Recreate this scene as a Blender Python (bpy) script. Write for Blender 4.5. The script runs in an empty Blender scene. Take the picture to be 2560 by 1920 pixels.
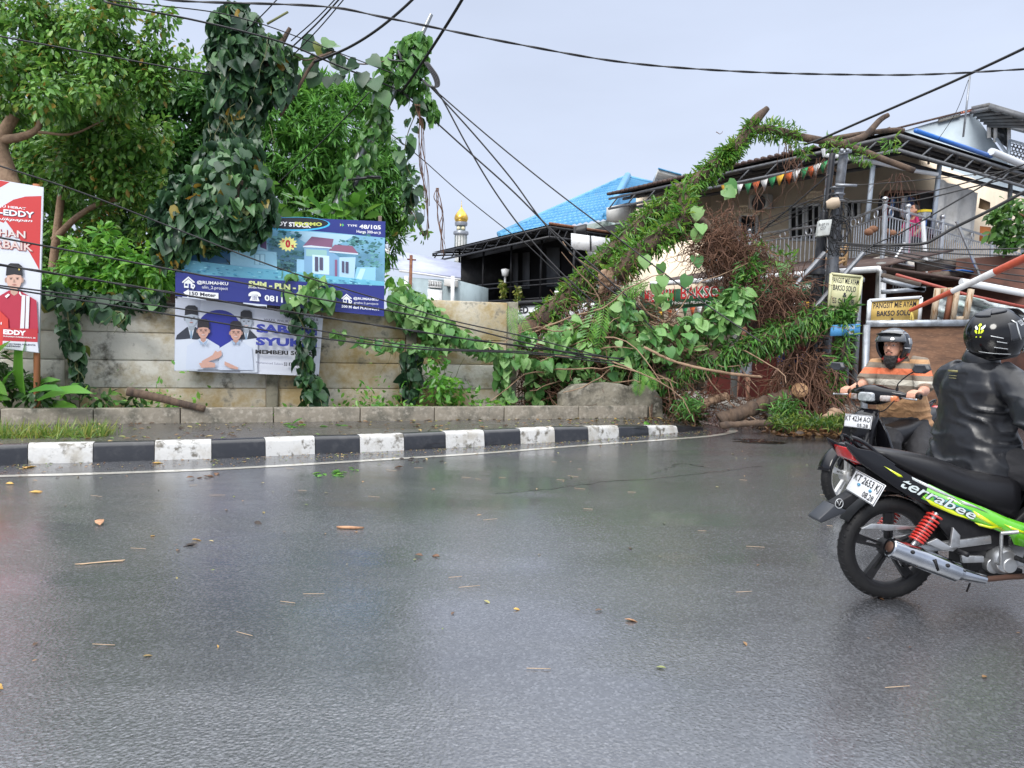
import bpy, math, random
import numpy as np
from mathutils import Vector, Matrix
sc = bpy.context.scene
R = math.radians
rng = np.random.default_rng(7); random.seed(7)
# ---------------- camera
F = 1900.0; CAM = Vector((0, 0, 1.38)); PITCH = math.atan(108 / F); ROLL = 0.024
cam = bpy.data.objects.new('camera', bpy.data.cameras.new('camera')); sc.collection.objects.link(cam)
cam.data.sensor_width = 36; cam.data.lens = 36 * F / 2560; cam.data.clip_end = 2000; cam.data.clip_start = .05
RM = Matrix.Rotation(math.pi / 2 - PITCH, 3, 'X') @ Matrix.Rotation(ROLL, 3, 'Z')
cam.matrix_world = Matrix.Translation(CAM) @ RM.to_4x4()
sc.camera = cam
# ---------------- overcast sky and soft sun
SUN_EL, SUN_AZ = R(38), R(205)
w = bpy.data.worlds.new('World'); sc.world = w; w.use_nodes = True
nt = w.node_tree; nt.nodes.clear()
N = nt.nodes.new
out = N('ShaderNodeOutputWorld'); bg = N('ShaderNodeBackground'); sky = N('ShaderNodeTexSky')
sky.sky_type = 'NISHITA'; sky.sun_disc = False; sky.sun_elevation = SUN_EL; sky.sun_rotation = SUN_AZ; sky.air_density = 1.2; sky.dust_density = 3
tc = N('ShaderNodeTexCoord'); sep = N('ShaderNodeSeparateXYZ'); nt.links.new(tc.outputs['Generated'], sep.inputs[0])
mr = N('ShaderNodeMapRange'); mr.inputs['From Min'].default_value = 0; mr.inputs['From Max'].default_value = 1
nt.links.new(sep.outputs['Z'], mr.inputs['Value'])
cr = N('ShaderNodeValToRGB'); e = cr.color_ramp.elements
e[0].position = 0; e[0].color = (.61, .68, .82, 1)
e[1].position = 1; e[1].color = (1, 1, 1, 1)
x = e.new(.22); x.color = (.60, .67, .83, 1)
x = e.new(.42); x.color = (.57, .64, .80, 1)
x = e.new(.62); x.color = (.88, .92, 1, 1)
nt.links.new(mr.outputs[0], cr.inputs[0])
mp = N('ShaderNodeMapping'); mp.inputs['Scale'].default_value = (1.2, 1.2, 4); nt.links.new(tc.outputs['Generated'], mp.inputs[0])
nz = N('ShaderNodeTexNoise'); nz.inputs['Scale'].default_value = 2.2; nz.inputs['Detail'].default_value = 5; nt.links.new(mp.outputs[0], nz.inputs[0])
m2 = N('ShaderNodeMapRange'); m2.inputs['From Min'].default_value = .3; m2.inputs['From Max'].default_value = .7; m2.inputs['To Min'].default_value = 6.8; m2.inputs['To Max'].default_value = 7.6
nt.links.new(nz.outputs[0], m2.inputs['Value'])
vm = N('ShaderNodeVectorMath'); vm.operation = 'SCALE'; nt.links.new(cr.outputs[0], vm.inputs[0]); nt.links.new(m2.outputs[0], vm.inputs['Scale'])
zm = N('ShaderNodeMapRange'); zm.interpolation_type = 'SMOOTHSTEP'; zm.inputs['From Min'].default_value = .42; zm.inputs['From Max'].default_value = .9; zm.inputs['To Min'].default_value = 1; zm.inputs['To Max'].default_value = 3.0
nt.links.new(sep.outputs['Z'], zm.inputs['Value'])
v3 = N('ShaderNodeVectorMath'); v3.operation = 'SCALE'; nt.links.new(vm.outputs[0], v3.inputs[0]); nt.links.new(zm.outputs[0], v3.inputs['Scale'])
mx = N('ShaderNodeMix'); mx.data_type = 'RGBA'; mx.inputs['Factor'].default_value = .93
nt.links.new(sky.outputs[0], mx.inputs['A']); nt.links.new(v3.outputs[0], mx.inputs['B'])
nt.links.new(mx.outputs['Result'], bg.inputs['Color']); bg.inputs['Strength'].default_value = .1
nt.links.new(bg.outputs[0], out.inputs[0])
sl = bpy.data.lights.new('sun', 'SUN'); sl.energy = 1.5; sl.angle = R(22); sl.color = (1, .97, .92)
so = bpy.data.objects.new('sun', sl); sc.collection.objects.link(so)
so.rotation_euler = (math.pi / 2 - SUN_EL, 0, R(-25))
sc.view_settings.view_transform = 'Standard'; sc.view_settings.look = 'None'; sc.view_settings.gamma = 1
sc.view_settings.use_curve_mapping = False; sc.view_settings.exposure = 0.75
# ---------------- projection helpers: photo pixel -> point of the place
def ray(px, py): return RM @ Vector(((px - 1280) / F, -(py - 960) / F, -1))
def at(px, py, Y):
    d = ray(px, py); return CAM + d * (Y / d.y)
def gr(px, py, z=0.0):
    d = ray(px, py); return CAM + d * ((z - CAM.z) / d.z)
def pl(px, py, p0, n):
    d = ray(px, py); return CAM + d * ((Vector(p0) - CAM).dot(n) / d.dot(n))
# ---------------- materials
MATS = {}
def M(name, col, rough=.6, metal=0, n=None, bump=None, spec=.5, coat=0, trans=0, emit=0, n2=None, alpha=1, stretch=None):
    if name in MATS: return MATS[name]
    m = bpy.data.materials.new(name); m.use_nodes = True; t = m.node_tree; b = t.nodes['Principled BSDF']; MATS[name] = m
    L = t.links.new
    c4 = (*col, 1)
    b.inputs['Base Color'].default_value = c4; b.inputs['Roughness'].default_value = rough; b.inputs['Metallic'].default_value = metal
    b.inputs['Specular IOR Level'].default_value = spec; b.inputs['Coat Weight'].default_value = coat
    b.inputs['Transmission Weight'].default_value = trans; b.inputs['Alpha'].default_value = alpha
    if n or bump or n2:
        tc = t.nodes.new('ShaderNodeTexCoord'); src = tc.outputs['Object']
        if stretch:
            mp = t.nodes.new('ShaderNodeMapping'); mp.inputs['Scale'].default_value = stretch; L(src, mp.inputs[0]); src = mp.outputs[0]
    last = None
    for k in (n, n2):
        if not k: continue
        scale, col2, lo, hi = k
        z = t.nodes.new('ShaderNodeTexNoise'); z.inputs['Scale'].default_value = scale; z.inputs['Detail'].default_value = 8; z.inputs['Roughness'].default_value = .65; L(src, z.inputs[0])
        r = t.nodes.new('ShaderNodeMapRange'); r.inputs['From Min'].default_value = lo; r.inputs['From Max'].default_value = hi; L(z.outputs[0], r.inputs['Value'])
        x = t.nodes.new('ShaderNodeMix'); x.data_type = 'RGBA'; L(r.outputs[0], x.inputs['Factor'])
        if last: L(last, x.inputs['A'])
        else: x.inputs['A'].default_value = c4
        x.inputs['B'].default_value = (*col2, 1); last = x.outputs['Result']
    if last: L(last, b.inputs['Base Color'])
    if bump:
        z = t.nodes.new('ShaderNodeTexNoise'); z.inputs['Scale'].default_value = bump[0]; z.inputs['Detail'].default_value = 6; L(src, z.inputs[0])
        u = t.nodes.new('ShaderNodeBump'); u.inputs['Strength'].default_value = bump[1]; u.inputs['Distance'].default_value = bump[2] if len(bump) > 2 else .01
        L(z.outputs[0], u.inputs['Height']); L(u.outputs[0], b.inputs['Normal'])
    return m
def leafmat(name, cols, rough=.38, tr=.3, spec=.5, pos=None):
    m = bpy.data.materials.new(name); m.use_nodes = True; t = m.node_tree; b = t.nodes['Principled BSDF']; L = t.links.new
    g = t.nodes.new('ShaderNodeNewGeometry'); r = t.nodes.new('ShaderNodeValToRGB'); L(g.outputs['Random Per Island'], r.inputs[0])
    el = r.color_ramp.elements
    k = len(cols)
    el[0].color = (*cols[0], 1); el[0].position = 0; el[1].color = (*cols[-1], 1); el[1].position = 1 if not pos else pos[-1]
    for i in range(1, k - 1):
        q = el.new(i / (k - 1) if not pos else pos[i]); q.color = (*cols[i], 1)
    # leaves facing us also vary along a broad noise
    L(r.outputs[0], b.inputs['Base Color']); b.inputs['Roughness'].default_value = rough; b.inputs['Specular IOR Level'].default_value = spec
    tl = t.nodes.new('ShaderNodeBsdfTranslucent'); mx = t.nodes.new('ShaderNodeMixShader'); mx.inputs[0].default_value = tr
    hs = t.nodes.new('ShaderNodeHueSaturation'); hs.inputs['Value'].default_value = 1.5; hs.inputs['Hue'].default_value = .48; L(r.outputs[0], hs.inputs['Color']); L(hs.outputs[0], tl.inputs[0])
    o = t.nodes['Material Output']; L(b.outputs[0], mx.inputs[1]); L(tl.outputs[0], mx.inputs[2]); L(mx.outputs[0], o.inputs[0])
    MATS[name] = m; return m
# ---------------- mesh builder
WL = {}
COL = sc.collection
def rotm(ax, deg): return np.array(Matrix.Rotation(R(deg), 3, ax))
class MB:
    def __init__(s, X=None): s.V = []; s.L = []; s.S = []; s.I = []; s.n = 0; s.X = X
    def raw(s, V, loops, sizes, m=0):
        V = np.asarray(V, float).reshape(-1, 3)
        if s.X is not None: V = s.X(V)
        s.V.append(V); s.L.append(np.asarray(loops, int) + s.n); s.S.append(np.asarray(sizes, int))
        s.I.append(np.full(len(sizes), m) if np.isscalar(m) else np.asarray(m)); s.n += len(V); return s
    def add(s, V, Fs, m=0): return s.raw(V, [i for f in Fs for i in f], [len(f) for f in Fs], m)
    def box(s, c, sz, R3=None, m=0):
        q = np.array([[x, y, z] for x in (-.5, .5) for y in (-.5, .5) for z in (-.5, .5)]) * np.array(sz)
        if R3 is not None: q = q @ np.asarray(R3).T
        return s.add(q + np.array(c), [(0, 1, 3, 2), (4, 6, 7, 5), (0, 4, 5, 1), (2, 3, 7, 6), (0, 2, 6, 4), (1, 5, 7, 3)], m)
    def bar(s, a, b, w, h, up=(0, 0, 1), m=0):
        a = np.array(a, float); b = np.array(b, float); d = b - a; l = np.linalg.norm(d); d /= l
        u = np.array(up, float); sd = np.cross(d, u); sd /= np.linalg.norm(sd) + 1e-9; u = np.cross(sd, d)
        return s.box((a + b) / 2, (l, w, h), np.stack([d, sd, u], 1), m)
    def tube(s, pts, r, n=8, m=0, cap=True, ell=1.0, closed=False):
        P = np.array([tuple(p) for p in pts], float); k = len(P)
        rr = np.full(k, r, float) if np.isscalar(r) else np.array(r, float)
        T = np.gradient(P, axis=0) if not closed else (np.roll(P, -1, 0) - np.roll(P, 1, 0)); T /= np.linalg.norm(T, axis=1)[:, None] + 1e-12
        u = np.cross(T[0], [0, 0, 1.]);
        if np.linalg.norm(u) < .1: u = np.cross(T[0], [1., 0, 0])
        u /= np.linalg.norm(u); ring = []; an = np.arange(n) * 2 * math.pi / n
        for i in range(k):
            u = u - T[i] * u.dot(T[i]); u /= np.linalg.norm(u) + 1e-12; v = np.cross(T[i], u)
            ring.append(P[i] + rr[i] * (np.cos(an)[:, None] * u + ell * np.sin(an)[:, None] * v))
        V = np.concatenate(ring); Fs = []
        for i in range(k if closed else k - 1):
            for j in range(n):
                a = i * n + j; b = i * n + (j + 1) % n; q = ((i + 1) % k) * n
                Fs.append((a, b, q + (j + 1) % n, q + j))
        if cap and not closed: Fs += [tuple(range(n))[::-1], tuple(range((k - 1) * n, k * n))]
        return s.add(V, Fs, m)
    def loft(s, secs, n=16, m=0, cap=True, pw=2.0):
        # secs: (center, a vector, b vector)
        V = []; an = np.arange(n) * 2 * math.pi / n; c, q = np.cos(an), np.sin(an)
        cc = np.sign(c) * np.abs(c) ** (2 / pw); qq = np.sign(q) * np.abs(q) ** (2 / pw)
        for ce, a, b in secs: V.append(np.array(tuple(ce)) + cc[:, None] * np.array(tuple(a)) + qq[:, None] * np.array(tuple(b)))
        k = len(secs); Fs = [(i * n + j, i * n + (j + 1) % n, (i + 1) * n + (j + 1) % n, (i + 1) * n + j) for i in range(k - 1) for j in range(n)]
        if cap: Fs += [tuple(range(n))[::-1], tuple(range((k - 1) * n, k * n))]
        return s.add(np.concatenate(V), Fs, m)
    def ball(s, c, r, n=12, k=8, R3=None, m=0):
        r = np.array([r] * 3 if np.isscalar(r) else r, float); V = [[0, 0, -1]]
        for i in range(1, k):
            t = math.pi * i / k - math.pi / 2
            V += [[math.cos(t) * math.cos(a), math.cos(t) * math.sin(a), math.sin(t)] for a in np.arange(n) * 2 * math.pi / n]
        V.append([0, 0, 1]); V = np.array(V) * r
        if R3 is not None: V = V @ np.asarray(R3).T
        Fs = [(0, 1 + (j + 1) % n, 1 + j) for j in range(n)]
        for i in range(k - 2): Fs += [(1 + i * n + j, 1 + i * n + (j + 1) % n, 1 + (i + 1) * n + (j + 1) % n, 1 + (i + 1) * n + j) for j in range(n)]
        e = len(V) - 1; b = 1 + (k - 2) * n; Fs += [(b + j, b + (j + 1) % n, e) for j in range(n)]
        return s.add(V + np.array(tuple(c)), Fs, m)
    def lathe(s, prof, c, ax=(0, 0, 1), n=24, m=0, closed=False):
        ax = Vector(ax).normalized(); q = np.array(ax.to_track_quat('Z', 'Y').to_matrix())
        an = np.arange(n) * 2 * math.pi / n; V = []
        for r, h in prof: V.append(np.stack([r * np.cos(an), r * np.sin(an), np.full(n, h)], 1))
        k = len(prof); V = np.concatenate(V) @ q.T + np.array(tuple(c))
        Fs = [(i % k * n + j, i % k * n + (j + 1) % n, (i + 1) % k * n + (j + 1) % n, (i + 1) % k * n + j) for i in range(k if closed else k - 1) for j in range(n)]
        return s.add(V, Fs, m)
    def prism(s, poly, t, m=0, off=0):
        # poly: 3d points of an outline; t: thickness vector
        P = np.array([tuple(p) for p in poly], float); t = np.array(tuple(t), float); k = len(P)
        V = np.concatenate([P, P + t]); Fs = [tuple(range(k))[::-1], tuple(range(k, 2 * k))] + [(i, (i + 1) % k, k + (i + 1) % k, k + i) for i in range(k)]
        return s.add(V, Fs, m)
    def face(s, poly, m=0): return s.add([tuple(p) for p in poly], [tuple(range(len(poly)))], m)
    def mesh(s, name, mats, smooth=None):
        me = bpy.data.meshes.new(name); V = np.concatenate(s.V); L = np.concatenate(s.L); S = np.concatenate(s.S); I = np.concatenate(s.I)
        me.vertices.add(len(V)); me.vertices.foreach_set('co', V.astype(np.float32).ravel())
        me.loops.add(len(L)); me.loops.foreach_set('vertex_index', L.astype(np.int32))
        me.polygons.add(len(S)); me.polygons.foreach_set('loop_start', np.concatenate([[0], np.cumsum(S)[:-1]]).astype(np.int32)); me.polygons.foreach_set('loop_total', S.astype(np.int32))
        for m in mats: me.materials.append(m)
        me.polygons.foreach_set('material_index', I.astype(np.int32)); me.update(calc_edges=True); me.validate()
        if smooth:
            me.polygons.foreach_set('use_smooth', np.ones(len(me.polygons), bool))
            if smooth < 180: me.set_sharp_from_angle(angle=R(smooth))
        return me
    def build(s, name, mats, parent=None, smooth=None, bevel=0, origin=None, **kw):
        if not isinstance(mats, (list, tuple)): mats = [mats]
        V = np.concatenate(s.V)
        o3 = WL[parent.name] if parent else (np.array(tuple(origin)) if origin is not None else np.array([(V[:, 0].min() + V[:, 0].max()) / 2, (V[:, 1].min() + V[:, 1].max()) / 2, V[:, 2].min()]))
        s.V = [V - o3]; me = s.mesh(name, mats, smooth); o = bpy.data.objects.new(name, me); COL.objects.link(o)
        if parent: o.parent = parent
        else: o.location = o3
        WL[o.name] = o3
        if bevel:
            b = o.modifiers.new('bevel', 'BEVEL'); b.width = bevel; b.segments = 2; b.limit_method = 'ANGLE'; b.angle_limit = R(40)
        return tag(o, **kw)
def tag(o, label=None, cat=None, group=None, kind=None):
    if label: o['label'] = label
    if cat: o['category'] = cat
    if group: o['group'] = group
    if kind: o['kind'] = kind
    return o
def thing(name, label, cat, loc, group=None):
    o = bpy.data.objects.new(name, None); COL.objects.link(o); o.location = tuple(loc); o.empty_display_size = .2
    WL[o.name] = np.array(tuple(loc), float); return tag(o, label, cat, group)
def copy_tree(o, loc, rz=0, parent=None, **kw):
    c = o.copy(); COL.objects.link(c); c.parent = parent
    if parent is None: c.location = tuple(loc); c.rotation_euler.z = rz; tag(c, **kw); WL[c.name] = np.array(tuple(loc), float)
    for ch in o.children: copy_tree(ch, None, parent=c)
    return c
def organic(mb, name, mats, parent, voxel=.012, smooth=6, disp=None, fac=.5, fn=None, **kw):
    me = mb.mesh('tmp', [] if not mats else mats); o = bpy.data.objects.new('tmp', me); COL.objects.link(o)
    r = o.modifiers.new('r', 'REMESH'); r.mode = 'VOXEL'; r.voxel_size = voxel
    if smooth: q = o.modifiers.new('s', 'SMOOTH'); q.iterations = smooth; q.factor = fac
    for dsp in (disp or []):
        tx = bpy.data.textures.new('t', 'CLOUDS'); tx.noise_scale = dsp[0]; tx.noise_depth = 2
        d = o.modifiers.new('d', 'DISPLACE'); d.texture = tx; d.strength = dsp[1]; d.mid_level = .5
    dg = bpy.context.evaluated_depsgraph_get(); m2 = bpy.data.meshes.new_from_object(o.evaluated_get(dg)); bpy.data.objects.remove(o)
    n = len(m2.vertices); V = np.empty(n * 3, np.float32); m2.vertices.foreach_get('co', V)
    if fn is not None:
        Nv = np.empty(n * 3, np.float32); m2.vertex_normals.foreach_get('vector', Nv); V = (V.reshape(-1, 3) + Nv.reshape(-1, 3) * fn(V.reshape(-1, 3))[:, None]).ravel()
    o3 = WL[parent.name] if parent else V.reshape(-1, 3).mean(0)
    m2.vertices.foreach_set('co', (V.reshape(-1, 3) - o3).astype(np.float32).ravel()); m2.polygons.foreach_set('use_smooth', np.ones(len(m2.polygons), bool))
    m2.materials.clear()
    for m in mats: m2.materials.append(m)
    m2.name = name; ob = bpy.data.objects.new(name, m2); COL.objects.link(ob); ob.parent = parent; WL[ob.name] = o3; m2.update()
    return tag(ob, **kw)
# ---------------- text
_tc = {}
def glyphs(t, bold=0.0, shear=0):
    k = (t, bold, shear)
    if k in _tc: return _tc[k]
    c = bpy.data.curves.new('t', 'FONT'); c.body = t; c.size = 1; c.offset = bold; c.shear = shear; c.resolution_u = 2; c.fill_mode = 'FRONT'
    o = bpy.data.objects.new('t', c); COL.objects.link(o); dg = bpy.context.evaluated_depsgraph_get(); me = bpy.data.meshes.new_from_object(o.evaluated_get(dg))
    V = np.array([v.co[:] for v in me.vertices]); Fs = [tuple(p.vertices) for p in me.polygons]
    bpy.data.objects.remove(o); _tc[k] = (V, Fs); return _tc[k]
def text(mb, t, quad, m=0, bold=0.0, shear=0, caps=None, mapf=None):
    # the string's own bounding box fills the quad (bl, br, tr, tl) of 3d points
    V, Fs = glyphs(t, bold, shear); lo = V.min(0); hi = V.max(0); u = (V[:, 0] - lo[0]) / (hi[0] - lo[0]); v = (V[:, 1] - lo[1]) / (hi[1] - lo[1])
    q = [np.array(tuple(p), float) for p in quad]
    P = ((1 - u) * (1 - v))[:, None] * q[0] + (u * (1 - v))[:, None] * q[1] + (u * v)[:, None] * q[2] + ((1 - u) * v)[:, None] * q[3]
    mb.add(P, Fs, m)
# ---------------- leaves
def tmpl(V, Fs): return np.array(V, float), [i for f in Fs for i in f], [len(f) for f in Fs]
HEART = tmpl([(0, 0, 0), (0, .35, -.03), (0, .7, -.06), (0, 1, -.16), (.3, -.13, .0), (.5, .12, .04), (.46, .45, .03), (.22, .8, -.06), (-.3, -.13, .0), (-.5, .12, .04), (-.46, .45, .03), (-.22, .8, -.06)],
             [(0, 4, 5, 1), (1, 5, 6, 2), (2, 6, 7, 3), (1, 9, 8, 0), (2, 10, 9, 1), (3, 11, 10, 2)])
HEART2 = tmpl([(v[0] * .8, v[1] * .95, v[2] + abs(v[0]) * .55 - v[1] ** 2 * .18) for v in HEART[0].tolist()], [(0, 4, 5, 1), (1, 5, 6, 2), (2, 6, 7, 3), (1, 9, 8, 0), (2, 10, 9, 1), (3, 11, 10, 2)])
OVAL = tmpl([(0, 0, 0), (.2, .3, .05), (.22, .62, .02), (0, 1, -.12), (-.2, .3, .05), (-.22, .62, .02), (0, .5, -.04)], [(0, 1, 2, 3, 6), (0, 6, 3, 5, 4)])
STRAP = tmpl([(0, 0, 0), (.09, .45, .03), (0, 1, -.2), (-.09, .45, .03), (0, .5, -.02)], [(0, 1, 2, 4), (0, 4, 2, 3)])
BLADE = tmpl([(-.03, 0, 0), (.03, 0, 0), (.025, .5, .0), (-.025, .5, .0), (0, 1, -.25)], [(0, 1, 2, 3), (3, 2, 4)])
def nrm(a): return a / (np.linalg.norm(a, axis=-1, keepdims=True) + 1e-9)
def leaves(mb, T, P, D, Nn, S, m=0):
    P = np.asarray(P, float); n = len(P)
    if n == 0: return
    D = nrm(np.asarray(D, float)); X = nrm(np.cross(D, Nn)); Z = np.cross(X, D); V, L, Z0 = T
    S = np.broadcast_to(S, (n,))
    W = P[:, None] + S[:, None, None] * (V[None, :, 0, None] * X[:, None] + V[None, :, 1, None] * D[:, None] + V[None, :, 2, None] * Z[:, None])
    k = len(V); Lp = (np.arange(n)[:, None] * k + np.array(L)[None]).ravel()
    mm = m if np.isscalar(m) else np.repeat(np.asarray(m), len(Z0))
    mb.raw(W.reshape(-1, 3), Lp, np.tile(Z0, n), mm)
def rnd(n, s=1.0): return rng.normal(size=(n, 3)) * s
def pathpts(pts, step):
    P = np.array([tuple(p) for p in pts], float); seg = np.linalg.norm(np.diff(P, axis=0), axis=1); L = seg.sum(); k = max(2, int(L / step)); t = np.linspace(0, L, k); c = np.concatenate([[0], np.cumsum(seg)])
    return np.stack([np.interp(t, c, P[:, i]) for i in range(3)], 1)
def smoothpath(pts, k=8):
    P = np.array([tuple(p) for p in pts], float); n = len(P)
    if n < 3: return P
    Q = np.concatenate([[2 * P[0] - P[1]], P, [2 * P[-1] - P[-2]]]); o = []
    for i in range(1, n):
        a, b, c, d = Q[i - 1], Q[i], Q[i + 1], Q[i + 2]
        for t in np.arange(k) / k: o.append(.5 * (2 * b + (c - a) * t + (2 * a - 5 * b + 4 * c - d) * t * t + (3 * b - a - 3 * c + d) * t ** 3))
    o.append(P[-1]); return np.array(o)
# =============================================================== GROUND, ROAD
def asphalt(name, base, wet, dirt=None):
    m = bpy.data.materials.new(name); m.use_nodes = True; t = m.node_tree; b = t.nodes['Principled BSDF']; L = t.links.new; Nn = t.nodes.new
    tc = Nn('ShaderNodeTexCoord'); O = tc.outputs['Object']
    def noise(s, d=6, r=.6, v=None):
        z = Nn('ShaderNodeTexNoise'); z.inputs['Scale'].default_value = s; z.inputs['Detail'].default_value = d; z.inputs['Roughness'].default_value = r; L(v or O, z.inputs[0]); return z.outputs[0]
    def rng_(i, a, c, lo, hi):
        z = Nn('ShaderNodeMapRange'); z.inputs['From Min'].default_value = a; z.inputs['From Max'].default_value = c; z.inputs['To Min'].default_value = lo; z.inputs['To Max'].default_value = hi; L(i, z.inputs['Value']); return z.outputs[0]
    sp = Nn('ShaderNodeTexVoronoi'); sp.inputs['Scale'].default_value = 95; L(O, sp.inputs[0])
    cr = Nn('ShaderNodeValToRGB'); L(sp.outputs['Color'], cr.inputs[0]); e = cr.color_ramp.elements
    e[0].color = tuple(c * .6 for c in base) + (1,); e[1].color = tuple(min(1, c * 2.0) for c in base) + (1,); e[1].position = .95; q = e.new(.6); q.color = (*base, 1)
    big = noise(.5, 7); mx = Nn('ShaderNodeMix'); mx.data_type = 'RGBA'; mx.blend_type = 'MULTIPLY'; mx.inputs['Factor'].default_value = 1
    L(cr.outputs[0], mx.inputs['A']); g = rng_(big, .3, .7, .75, 1.2); cb = Nn('ShaderNodeCombineColor'); [L(g, cb.inputs[i]) for i in range(3)]; L(cb.outputs[0], mx.inputs['B'])
    L(mx.outputs['Result'], b.inputs['Base Color'])
    b.inputs['Roughness'].default_value = .62
    b.inputs['Specular IOR Level'].default_value = .35
    mp = Nn('ShaderNodeMapping'); mp.inputs['Scale'].default_value = (.35, 1.3, 1); mp.inputs['Rotation'].default_value = (0, 0, R(-12)); L(O, mp.inputs[0])
    pud = noise(.8, 6, .6, mp.outputs[0])
    b.inputs['Coat Weight'].default_value = 1; b.inputs['Coat IOR'].default_value = 2.3
    L(rng_(pud, .38, .64, wet[0], wet[1]), b.inputs['Coat Roughness'])
    hf = noise(60, 4, .7); vb = Nn('ShaderNodeTexVoronoi'); vb.inputs['Scale'].default_value = 70; L(O, vb.inputs[0])
    ad = Nn('ShaderNodeMath'); ad.operation = 'ADD'; L(hf, ad.inputs[0]); L(vb.outputs['Distance'], ad.inputs[1])
    bu = Nn('ShaderNodeBump'); bu.inputs['Distance'].default_value = .004; L(rng_(pud, .36, .62, wet[2], wet[3]), bu.inputs['Strength']); L(ad.outputs[0], bu.inputs['Height'])
    L(bu.outputs[0], b.inputs['Coat Normal']); L(bu.outputs[0], b.inputs['Normal'])
    MATS[name] = m; return m
ASPH = asphalt('wet_asphalt', (.056, .058, .064), (.06, .19, .07, .42))
WALK = asphalt('wet_pavement', (.05, .046, .042), (.16, .34, .5, 1.0))
mb = MB(); mb.face([(-70, -12, 0), (90, -12, 0), (90, 170, 0), (-70, 170, 0)]); mb.build('road', ASPH, kind='structure', origin=(0, 0, 0))
# kerb
kb = [(-250, 1176), (-95, 1170), (69, 1160), (232, 1156), (386, 1151), (529, 1147), (664, 1141), (788, 1135), (900, 1131), (1011, 1126), (1115, 1120), (1212, 1115), (1302, 1110), (1388, 1105), (1472, 1101), (1549, 1094), (1623, 1088), (1696, 1081), (1762, 1074)]
kz = [.2] * 13 + [.2, .19, .17, .14, .10, .04]
KP = [gr(*p) for p in kb]
black = M('black_kerb_paint', (.012, .013, .017), .34, n=(9, (.05, .05, .052), .5, .85), bump=(30, .4, .006), coat=.5)
white = M('white_kerb_paint', (.50, .50, .49), .5, n=(9, (.13, .12, .10), .52, .62), bump=(26, .6, .008), n2=(3.5, (.36, .34, .30), .48, .66))
rimc = M('old_concrete', (.22, .195, .155), .8, n=(3.2, (.10, .095, .075), .46, .66), n2=(14, (.34, .31, .26), .5, .7), bump=(22, .6, .012))
def kdir(i):
    a = KP[max(0, i - 1)]; b = KP[min(len(KP) - 1, i + 1)]; d = (b - a).normalized(); return Vector((-d.y, d.x, 0))
kt = thing('painted_kerb', 'black and white painted kerb curving along the pavement edge', 'kerb', KP[6])
for i in range(len(KP) - 1):
    k = MB(); g = .012
    a = KP[i].lerp(KP[i + 1], .006); b = KP[i].lerp(KP[i + 1], .994); V = []
    for j, (p, nn, h) in enumerate(((a, kdir(i), kz[i]), (a.lerp(b, .33), kdir(i), kz[i] * .67 + kz[i + 1] * .33), (a.lerp(b, .67), kdir(i + 1), kz[i] * .33 + kz[i + 1] * .67), (b, kdir(i + 1), kz[i + 1]))):
        for s, z in ((0, -.02), (.02, h - .045), (.032, h - .016), (.055, h), (.165, h), (.17, -.02)): V.append(p + nn * s + Vector((0, 0, z)))
    V = [tuple(v) for v in V]; Fs = [(q * 6 + j, q * 6 + (j + 1) % 6, (q + 1) * 6 + (j + 1) % 6, (q + 1) * 6 + j) for q in range(3) for j in range(6)] + [(5, 4, 3, 2, 1, 0), (18, 19, 20, 21, 22, 23)]
    k.add(V, Fs); k.build('kerb_block', black if i % 2 == 1 else white, kt, smooth=50)
RB = [(-250, 1066), (0, 1062), (450, 1058), (900, 1053), (1260, 1049), (1619, 1044)]
RP = [gr(x, y, .17) for x, y in RB]
def interp(P, t):
    n = len(P) - 1; t = min(max(t, 0), .9999) * n; i = int(t); return P[i].lerp(P[i + 1], t - i)
# pavement sheet between kerb and rim, sinking to the road at its tip
inner = [KP[i] + kdir(i) * .168 + Vector((0, 0, kz[i] - .012)) for i in range(len(KP))]
m = MB(); V = []; n = 40
far = [*RP, gr(1660, 1046, .15), gr(1712, 1054, .09), gr(1757, 1066, .035)]
for i in range(n):
    t = i / (n - 1); a = interp(inner, t); c = interp(far, t)
    for j in range(7): V.append(tuple(a.lerp(c, j / 6)))
Fs = [(i * 7 + j, (i + 1) * 7 + j, (i + 1) * 7 + j + 1, i * 7 + j + 1) for i in range(n - 1) for j in range(6)]
m.add(V, Fs); m.build('pavement', WALK, smooth=60, kind='structure')
# low concrete rim
rt = MB()
for i in range(len(RP) - 1):
    a, b = RP[i], RP[i + 1]; d = (b - a).normalized(); nn = Vector((-d.y, d.x, 0)); L = (b - a).length; k = max(1, round(L / 1.2))
    for j in range(k):
        p = a.lerp(b, j / k + .004); q = a.lerp(b, (j + 1) / k - .001)
        rt.add([tuple(v) for v in (p + Vector((0, 0, -.2)), q + Vector((0, 0, -.2)), q + nn * .16 + Vector((0, 0, -.2)), p + nn * .16 + Vector((0, 0, -.2)), p + Vector((0, 0, .2)), q + Vector((0, 0, .2)), q + nn * .16 + Vector((0, 0, .2)), p + nn * .16 + Vector((0, 0, .2)))],
               [(3, 2, 1, 0), (4, 5, 6, 7), (0, 1, 5, 4), (1, 2, 6, 5), (2, 3, 7, 6), (3, 0, 4, 7)])
rt.build('concrete_rim', rimc, bevel=.012, label='low weathered concrete rim between pavement and planted strip', cat='low wall')
# soil strip behind it
soil = M('dark_soil', (.05, .035, .022), .9, n=(6, (.1, .07, .04), .4, .7), bump=(14, 1, .05))
s = MB(); s.face([tuple(RP[0] + Vector((0, .1, .03))), tuple(RP[-1] + Vector((0, .1, .03))), (3.2, 17, .2), (3.2, 40, .2), (-40, 40, .2), (-40, 9, .2)]); s.build('ground', soil, kind='structure')
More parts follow.
